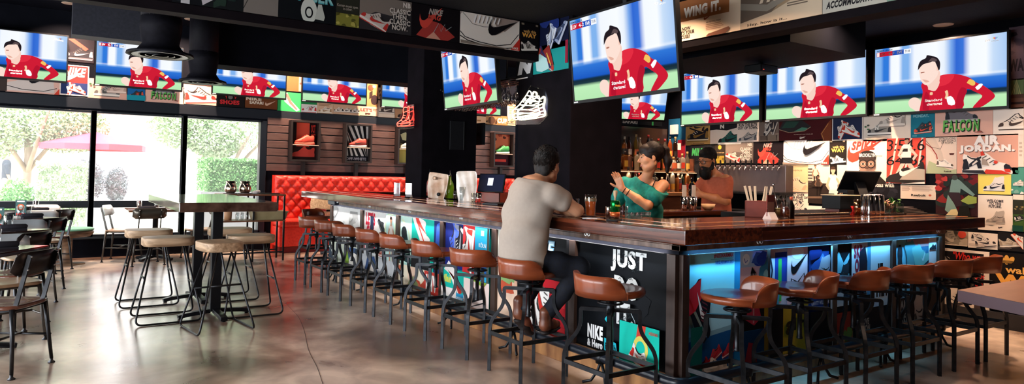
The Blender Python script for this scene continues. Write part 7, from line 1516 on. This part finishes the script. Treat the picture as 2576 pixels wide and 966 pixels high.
b.cut(pel+V3(0,0,-.055), (-.25,0,-1)).cut(nb+V3(-.01,0,.012), (.30,0,1))
shirt_g = noisy('shirt_grey', s2l('a69a8f'), s2l('aa9e93'), (40,40,40), (.85,.95), .05); b.mesh('t_shirt', shirt_g, man, .0046, 15)
b = Body(.007)
b.cone(pel-V3(0,0,.0), pel-V3(0,0,.01), .168, .170, .04, .72, f)
for hp, kn, an in ((hipR, knR, anR), (hipL, knL, anL)): b.cone(hp, (hp+kn)/2, .092, .082, .04); b.cone((hp+kn)/2, kn, .082, .066, .03); b.cone(kn, kn+(an-kn)*.5, .064, .056, .03); b.cone(kn+(an-kn)*.5, an+V3(0,0,.03), .056, .052, .02)
b.cut(pel+V3(0,0,.05), (0,0,1)); b.mesh('jeans', jeans, man, .002, 26)
boot = noisy('boot_brown', s2l('5a2e1e'), s2l('7a4630'), (20,20,20), (.3,.4)); 
sole_m = mat('sole_dark', s2l('1c1210'), .6); leather_shoe(man, anR+V3(-.02,-.01,-.09), anR+V3(.15,.07,-.088), boot, sole_m); leather_shoe(man, anL+V3(-.02,0,-.06), anL+V3(.07,-.03,-.17), boot, sole_m)
hb = noisy('hair_greyish', s2l('120f0e'), s2l('2c2624'), (70,70,15), (.5,.65), spec=.3); b = Body(.005)
fh = lambda x, y, z: hc+RH@V3(x, y, z)
b.ball(fh(-.022,0,.040), (.099,.080,.090), .02, RH); b.ball(fh(.02,0,.085), (.075,.062,.050), .02, RH); b.ball(fh(-.070,0,-.02), (.040,.062,.065), .03, RH); b.cut(fh(.048,0,.0), RH@V3(1,0,-.75)).cut(fh(0,0,-.085), RH@V3(.2,0,-1)); b.mesh('hair', hb, man, .0016, 60)
fibers('hair_locks', man, fh(-.02,0,.045), RH, (.100,.082,.098), hb, 4200, 3, lambda x, y, z: (x < .35 and z > -.95 and not (x > -.1 and z < -.25)) or z > .55, .024, (-.3,0,.5), lift=.45)['kind'] = 'stuff'
# forearm lettering tattoo
g = MB(); tp = [elR+(shR-elR)*t+V3(.0,-.047,-.004)*(1-.1*t) for t in (.08,.14,.2,.26,.32,.38)]
# ---------------------------------------------------------------- the woman in teal
wom = thing('person', 'person with dark ponytail in an off-shoulder teal top, one hand raised', 'person')
sk_w = skin('skin_woman', 'cf8a62', 'd89a72'); D0 = V3(.02,.02,0)
shL = V3(4.175,3.945,1.305); shR = V3(4.045,4.255,1.305); cc_ = (shL+shR)/2; f = V3(-.92,-.38,0); nb = cc_+V3(-.01,0,.055); hc = V3(4.085,4.005,1.515); RH = rotm(math.atan2(.52,-.85), R2(9), 0)
pel = cc_+V3(.03,.02,0); pel[2] = .93
def torso(b, e=0, k=.04):
    b.cone(pel, pel+V3(0,0,.10), .155+e, .135+e, k, .72, f); b.cone(pel+V3(0,0,.10), V3(*cc_[:2],1.12), .125+e, .128+e, k, .68, f); b.cone(V3(*cc_[:2],1.12), V3(*cc_[:2],1.24), .135+e, .130+e, k, .62, f); b.cone(shL-V3(-.01,.0,.03)+(cc_-shL)*.12, shR-V3(0,0,.03)+(cc_-shR)*.12, .050+e, .050+e, k)
    for s_ in (-1, 1): q = V3(*cc_[:2],1.185)+f*.075+V3(f[1],-f[0],0)*s_*.065; b.ball(q, .058+e, .03)
elL = V3(4.00,3.94,1.125); wrL = V3(3.865,4.10,1.262); elR = V3(4.05,4.40,1.06); wrR = V3(3.90,4.36,.96)
b = Body(.0055); torso(b, -.008); b.cone(nb-V3(0,0,.05), hc+V3(.02,-.0,-.07), .046, .041, .03)
for sh, el, wr in ((shL, elL, wrL), (shR, elR, wrR)): b.cone(sh-V3(0,0,.01), (sh+el)/2, .047, .042, .02); b.cone((sh+el)/2, el, .041, .035, .015); b.cone(el, el+(wr-el)*.4, .036, .035, .012); b.cone(el+(wr-el)*.4, wr, .035, .023, .012)
hand(b, wrL, V3(-.30,.30,1), V3(-.75,-.1,.2), .95, .16, .32, side=-1); hand(b, wrR, V3(-.8,-.2,-.1), V3(0,0,-1), .9, .5, side=-1)
for s_ in (-1,1): q = pel+V3(f[1],-f[0],0)*s_*.08; b.cone(q, q*V3(1,1,0)+V3(0,0,.50), .085, .058, .03); b.cone(q*V3(1,1,0)+V3(0,0,.50), q*V3(1,1,0)+V3(0,0,.10), .055, .040, .02)
b.cone(elL, elL, .001, .001); head(b, hc, RH, .93, True); b.mesh('body', sk_w, wom)
b = Body(.006); torso(b, .010); b.cone(pel, pel+V3(0,0,.14), .170, .15, .03, .75, f)
b.cone(shL-V3(-.004,0,.035), shL+(elL-shL)*.62, .068, .070, .04); b.cone(shR-V3(0,0,.005), shR+(elR-shR)*.55, .062, .064, .03)
b.cut(nb+V3(-.02,.06,.0), (.2,-.45,1)).cut(pel, (0,0,-1))
teal = noisy('teal_cloth', s2l('0c7068'), s2l('109084'), (30,30,30), (.75,.85), .05); b.mesh('teal_top', teal, wom, .0035, 20)
g = MB(); q = [nb+V3(.03,-.05,.035), shL+V3(-.035,.04,.045)+V3(-.01,0,0), shL+V3(-.075,.035,-.005), shL+V3(-.10,.03,-.05)]; g.tube(smooth_path([tuple(p) for p in q], 5), .004, black_cloth, 6); g.build('strap', wom)
for t_, r in ((.90,.029),(.76,.031)):
    g = MB(); c = elL+(wrL-elL)*t_; d = (wrL-elL)/np.linalg.norm(wrL-elL); a = np.cross(d, V3(0,0,1)); a /= np.linalg.norm(a); bb_ = np.cross(d, a); g.tube([tuple(c+(a*math.cos(k*PI/8)+bb_*math.sin(k*PI/8))*r) for k in range(16)], .0028, black_cloth, 6, closed=True); g.build('bracelet', wom)
b = Body(.007)
for s_ in (-1,1): q = pel+V3(f[1],-f[0],0)*s_*.08; b.cone(q, q*V3(1,1,0)+V3(0,0,.50), .098, .07, .05); b.cone(q*V3(1,1,0)+V3(0,0,.50), q*V3(1,1,0)+V3(0,0,.07), .066, .05, .02)
b.cone(pel, pel, .15, .15, .04, .75, f).cut(pel+V3(0,0,.03), (0,0,1)); b.mesh('trousers', black_cloth, wom)
for s_ in (-1,1): q = pel+V3(f[1],-f[0],0)*s_*.08; leather_shoe(wom, q*V3(1,1,0)-f*.05, q*V3(1,1,0)+f*.16, black_cloth, black_cloth, .9)
hw = noisy('hair_brown', s2l('100806'), s2l('20110b'), (60,60,10), (.5,.6), spec=.3); fh = lambda x, y, z: hc+RH@(V3(x, y, z)*.93); b = Body(.005)
b.ball(fh(-.020,0,.038), (.096,.077,.088), .02, RH); b.ball(fh(.025,0,.082), (.055,.058,.040), .02, RH); b.cut(fh(.040,0,-.004), RH@V3(1,0,-.85)).cut(fh(0,0,-.04), RH@V3(.9,0,-1))
b.ball(fh(-.108,0,.065), (.026,.024,.026), .02, RH); b.cone(fh(-.115,0,.07), fh(-.145,.0,.05), .022, .028, .02); b.cone(fh(-.145,0,.05), fh(-.150,0,-.05), .028, .034, .02); b.cone(fh(-.150,0,-.05), fh(-.130,0,-.15), .032, .012, .02); b.mesh('hair', hw, wom, .0005, 70)
fibers('hair_locks', wom, fh(-.02,0,.038), RH, (.097,.078,.089), hw, 3500, 5, lambda x, y, z: (x < .5 and z > .15) or (x < -.2 and z > -.5), .05, (-1,0,.35), r=.0008, lift=.04)['kind'] = 'stuff'
g = MB(); lips = mat('lips', s2l('9c3c34'), .35); eyew = mat('eye_white', s2l('e8e0d8'), .3); iris = mat('iris_dark', s2l('20120c'), .15)
def face_bits(par, hc, RH, k, lipc, teeth=False, brow='1e120e'):
    fh = lambda x, y, z: hc+RH@(V3(x, y, z)*k)
    for s_ in (-1, 1):
        g = MB(); c = fh(.0735,s_*.031,.010); R = .0095*k; vs = []
        g.lathe([(R*math.sin(PI*i/8)+1e-5, -R*math.cos(PI*i/8)) for i in range(9)], tuple(c), eyew, 12); g.build('eye', par)
        g = MB(); c = fh(.0795,s_*.031,.010); g.lathe([(.0050*math.sin(PI*i/6)+1e-5, -.0050*math.cos(PI*i/6)) for i in range(7)], tuple(c), iris, 10); g.build('iris', par)
        g = MB(); g.tube([tuple(fh(.088,s_*.013,.033)), tuple(fh(.086,s_*.030,.040)), tuple(fh(.070,s_*.050,.034))], .0035, mat('brow_'+brow, s2l(brow), .8), 6, rs=[.0032*k,.0038*k,.0015]); g.build('eyebrow', par)
        g = MB(); g.tube([tuple(fh(.083,s_*.018,.013)), tuple(fh(.0875,s_*.031,.019)), tuple(fh(.077,s_*.044,.013))], .0018, mat('lash', (.01,.005,.004), .6), 6); g.build('eyelid', par)
    g = MB(); g.tube([tuple(fh(.082,.026,-.050)), tuple(fh(.0935,.010,-.0515)), tuple(fh(.0955,0,-.0535)), tuple(fh(.0935,-.010,-.0515)), tuple(fh(.082,-.026,-.050))], .003, lipc, 8, rs=[.001,.0038*k,.004*k,.0038*k,.001])
    g.tube([tuple(fh(.082,.026,-.051)), tuple(fh(.0925,.010,-.0645)), tuple(fh(.0935,0,-.0655)), tuple(fh(.0925,-.010,-.0645)), tuple(fh(.082,-.026,-.051))], .003, lipc, 8, rs=[.001,.0042*k,.0046*k,.0042*k,.001]); g.build('lips', par)
    if teeth: g = MB(); g.tube([tuple(fh(.082,.020,-.056)), tuple(fh(.0905,.009,-.0585)), tuple(fh(.092,0,-.059)), tuple(fh(.0905,-.009,-.0585)), tuple(fh(.082,-.020,-.056))], .0032, mat('teeth', s2l('f0e8dc'), .3), 8); g.build('teeth', par)
face_bits(wom, hc, RH, .93, lips, True); face_bits(man, V3(2.935,3.87,1.418), rotm(R2(22), R2(4), 0), 1.0, mat('lips_m', s2l('a86450'), .5))
# ---------------------------------------------------------------- the bearded bartender
bar_ = thing('person', 'person with full dark beard and glasses in a salmon T-shirt behind the bar', 'person')
sk_b = skin('skin_bartender', 'b0704a', 'bc7c56'); f = V3(-.95,.30,0); r_ = V3(.30,.95,0)
cc_ = V3(6.10,4.98,1.35); shL = cc_-r_*.175; shR = cc_+r_*.175; hc = V3(5.975,5.005,1.545); RH = rotm(math.atan2(-.02,-1), R2(14), 0); pel = V3(6.13,5.0,.92)
def torso(b, e=0, k=.05):
    b.cone(pel, pel+V3(0,0,.14), .172+e, .170+e, k, .78, f); b.cone(pel+V3(0,0,.14), V3(*cc_[:2],1.20), .17+e, .175+e, k, .72, f); b.cone(V3(*cc_[:2],1.20), V3(*cc_[:2],1.28), .180+e, .165+e, k, .62, f); b.cone(shL-V3(0,0,.02), shR-V3(0,0,.02), .062+e, .062+e, k)
elL = V3(6.02,4.78,1.12); wrL = V3(5.86,4.98,1.18); elR = V3(6.04,5.30,1.12); wrR = V3(5.85,5.18,1.17)
b = Body(.007); torso(b, -.012); b.cone(cc_+V3(-.01,0,0), hc+V3(.02,0,-.06), .064, .06, .03)
for sh, el, wr in ((shL, elL, wrL), (shR, elR, wrR)): b.cone(sh, el, .055, .045, .02); b.cone(el, el+(wr-el)*.4, .046, .045, .015); b.cone(el+(wr-el)*.4, wr, .045, .029, .015)
hand(b, wrL, V3(-.5,.8,.1), V3(-.8,-.5,0), 1.05, .75, side=1); hand(b, wrR, V3(-.8,-.4,0), V3(.3,-.8,0), 1.05, .7, side=-1)
for s_ in (-1,1): q = pel+r_*s_*.09; b.cone(q, q*V3(1,1,0)+V3(0,0,.48), .09, .06, .03); b.cone(q*V3(1,1,0)+V3(0,0,.48), q*V3(1,1,0)+V3(0,0,.10), .06, .042, .02)
head(b, hc, RH, 1.06); b.mesh('body', sk_b, bar_)
b = Body(.007); torso(b, .006); b.cone(cc_-V3(0,0,.03), cc_+V3(-.01,0,.02), .10, .07, .05); 
for sh, el in ((shL, elL), (shR, elR)): b.cone(sh-V3(0,0,.005), sh+(el-sh)*.70, .072, .076, .04)
b.cone(pel-V3(0,0,.06), pel+V3(0,0,.1), .185, .178, .03, .8, f).cut(cc_+V3(-.02,0,.045), (-.35,0,1)).cut(pel-V3(0,0,.08), (0,0,-1))
b.mesh('t_shirt', noisy('shirt_salmon', s2l('a4543c'), s2l('ac5a42'), (40,40,40), (.85,.95), .05), bar_, .0035, 16)
b = Body(.008)
for s_ in (-1,1): q = pel+r_*s_*.09; b.cone(q, q*V3(1,1,0)+V3(0,0,.48), .105, .078, .05); b.cone(q*V3(1,1,0)+V3(0,0,.48), q*V3(1,1,0)+V3(0,0,.07), .074, .056, .02)
b.cut(pel+V3(0,0,.0), (0,0,1)); b.mesh('trousers', black_cloth, bar_)
for s_ in (-1,1): q = pel+r_*s_*.09; leather_shoe(bar_, q*V3(1,1,0)-f*.05, q*V3(1,1,0)+f*.18, black_cloth, black_cloth)
hk = noisy('hair_black', s2l('070606'), s2l('100c0b'), (60,60,20), (.6,.7), spec=.25); K = 1.06; fh = lambda x, y, z: hc+RH@(V3(x, y, z)*K); b = Body(.006)
b.ball(fh(-.022,0,.042), (.100*K,.080*K,.090*K), .02, RH); b.ball(fh(.02,0,.088), (.07,.062,.045), .02, RH); b.cut(fh(.052,0,.0), RH@V3(1,0,-.7)).cut(fh(0,0,-.055), RH@V3(.1,0,-1)); b.mesh('hair', hk, bar_, .0016, 60)
fibers('hair_locks', bar_, fh(-.02,0,.045), RH, (.107,.086,.098), hk, 1500, 9, lambda x, y, z: (x < .5 and z > .25) or (x < -.1 and z > -.4), .022, (-.3,0,.3), lift=.35)['kind'] = 'stuff'
b = Body(.005); b.ball(fh(.052,0,-.088), (.058*K,.058*K,.058*K), .02, RH); b.ball(fh(.050,0,-.135), (.045,.045,.045), .03, RH)
for s_ in (-1,1): b.cone(fh(.0,s_*.070,-.02), fh(.02,s_*.062,-.07), .016, .024, .02); b.cone(fh(.086,s_*.004,-.043), fh(.078,s_*.032,-.056), .009, .009, .01)
b.carve(fh(.106,0,-.062), (.012,.022,.006), .004, RH); b.mesh('beard', hk, bar_, .0022, 70)
fibers('beard_locks', bar_, fh(.052,0,-.10), RH, (.060,.060,.080), hk, 1500, 8, lambda x, y, z: x > -.3 and z < .35, .022, (.3,0,-1), lift=.5)['kind'] = 'stuff'
g = MB(); gm = mat('glasses_black', (.004,.004,.005), .4)
for s_ in (-1,1):
    g.tube([tuple(fh(.105,s_*.033+.028*math.copysign(abs(math.cos(a))**.6,math.cos(a)),.010+.017*math.copysign(abs(math.sin(a))**.6,math.sin(a)))) for a in [k*PI/9+.05 for k in range(18)]], .0034, gm, 6, closed=True); g.tube([tuple(fh(.103,s_*.058,.014)), tuple(fh(.04,s_*.080,.014)), tuple(fh(-.01,s_*.084,.008))], .0022, gm, 6)
g.tube([tuple(fh(.105,-.008,.013)), tuple(fh(.105,.008,.013))], .0022, gm, 6); g.build('glasses', bar_)
face_bits(bar_, hc, RH, K, mat('lips_b', s2l('8a4a3a'), .5), brow='100c0a')
t = thing('held_bottle', 'black bottle held by the bearded bartender', 'bottle', (5.80, 5.06, 1.12)); g = MB(); g.lathe([(0,0),(.036,0),(.038,.01),(.038,.15),(.015,.19),(.014,.24),(0,.24)], (0,0,0), mat('bottle_121012', s2l('121012'), .08, coat=1), 20); g.build('bottle_body', t); g = MB(); g.lathe([(.039,.04),(.039,.12)], (0,0,0), black_plastic, 20); g.build('bottle_label', t)
# ---------------------------------------------------------------- far passer-by on the terrace
ps = thing('person', 'small person in dark top and beige trousers walking outside, far left', 'person', (-1.02, 27.0, -.1)); b = Body(.02)
b.cone((0,0,1.0),(0,0,1.38),.15,.17,.05,.6,(1,.2,0)).cone((0,0,1.4),(0,0,1.55),.06,.05).ball((0,0,1.63),(.09,.08,.11))
for s_ in (-1,1): b.cone((0,s_*.19,1.40),(.05,s_*.24,1.12),.05,.04,.03).cone((.05,s_*.24,1.12),(.12,s_*.22,.88),.04,.03).cone((0,s_*.09,.95),(s_*.12,s_*.09,.5),.085,.06).cone((s_*.12,s_*.09,.5),(s_*.14,s_*.09,.06),.055,.04).cone((s_*.14,s_*.09,.04),(s_*.14+.12,s_*.09,.03),.04,.03)
b.mesh('body', skin('skin_far', 'c08a68'), ps)
b = Body(.02); b.cone((0,0,.98),(0,0,1.42),.18,.19,.05,.65,(1,.2,0)); 
for s_ in (-1,1): b.cone((0,s_*.19,1.40),(.05,s_*.24,1.15),.065,.055,.03)
b.mesh('shirt', mat('far_shirt', s2l('2c3440'), .9), ps); b = Body(.02)
for s_ in (-1,1): b.cone((0,s_*.09,.95),(s_*.12,s_*.09,.5),.10,.08,.04).cone((s_*.12,s_*.09,.5),(s_*.14,s_*.09,.12),.075,.06)
b.mesh('trousers', mat('far_trousers', s2l('b09a7c'), .9), ps)
# ================================================================ view
sc.view_settings.view_transform = 'Standard'; sc.view_settings.look = 'None'; sc.view_settings.gamma = 1; sc.view_settings.use_curve_mapping = False
sc.view_settings.exposure = 0.0
sc.cycles.max_bounces = 8; sc.cycles.diffuse_bounces = 3; sc.cycles.glossy_bounces = 4; sc.cycles.transparent_max_bounces = 16; sc.cycles.transmission_bounces = 6
sc.cycles.sample_clamp_indirect = 6; sc.cycles.use_denoising = True; sc.cycles.caustics_reflective = False; sc.cycles.caustics_refractive = False
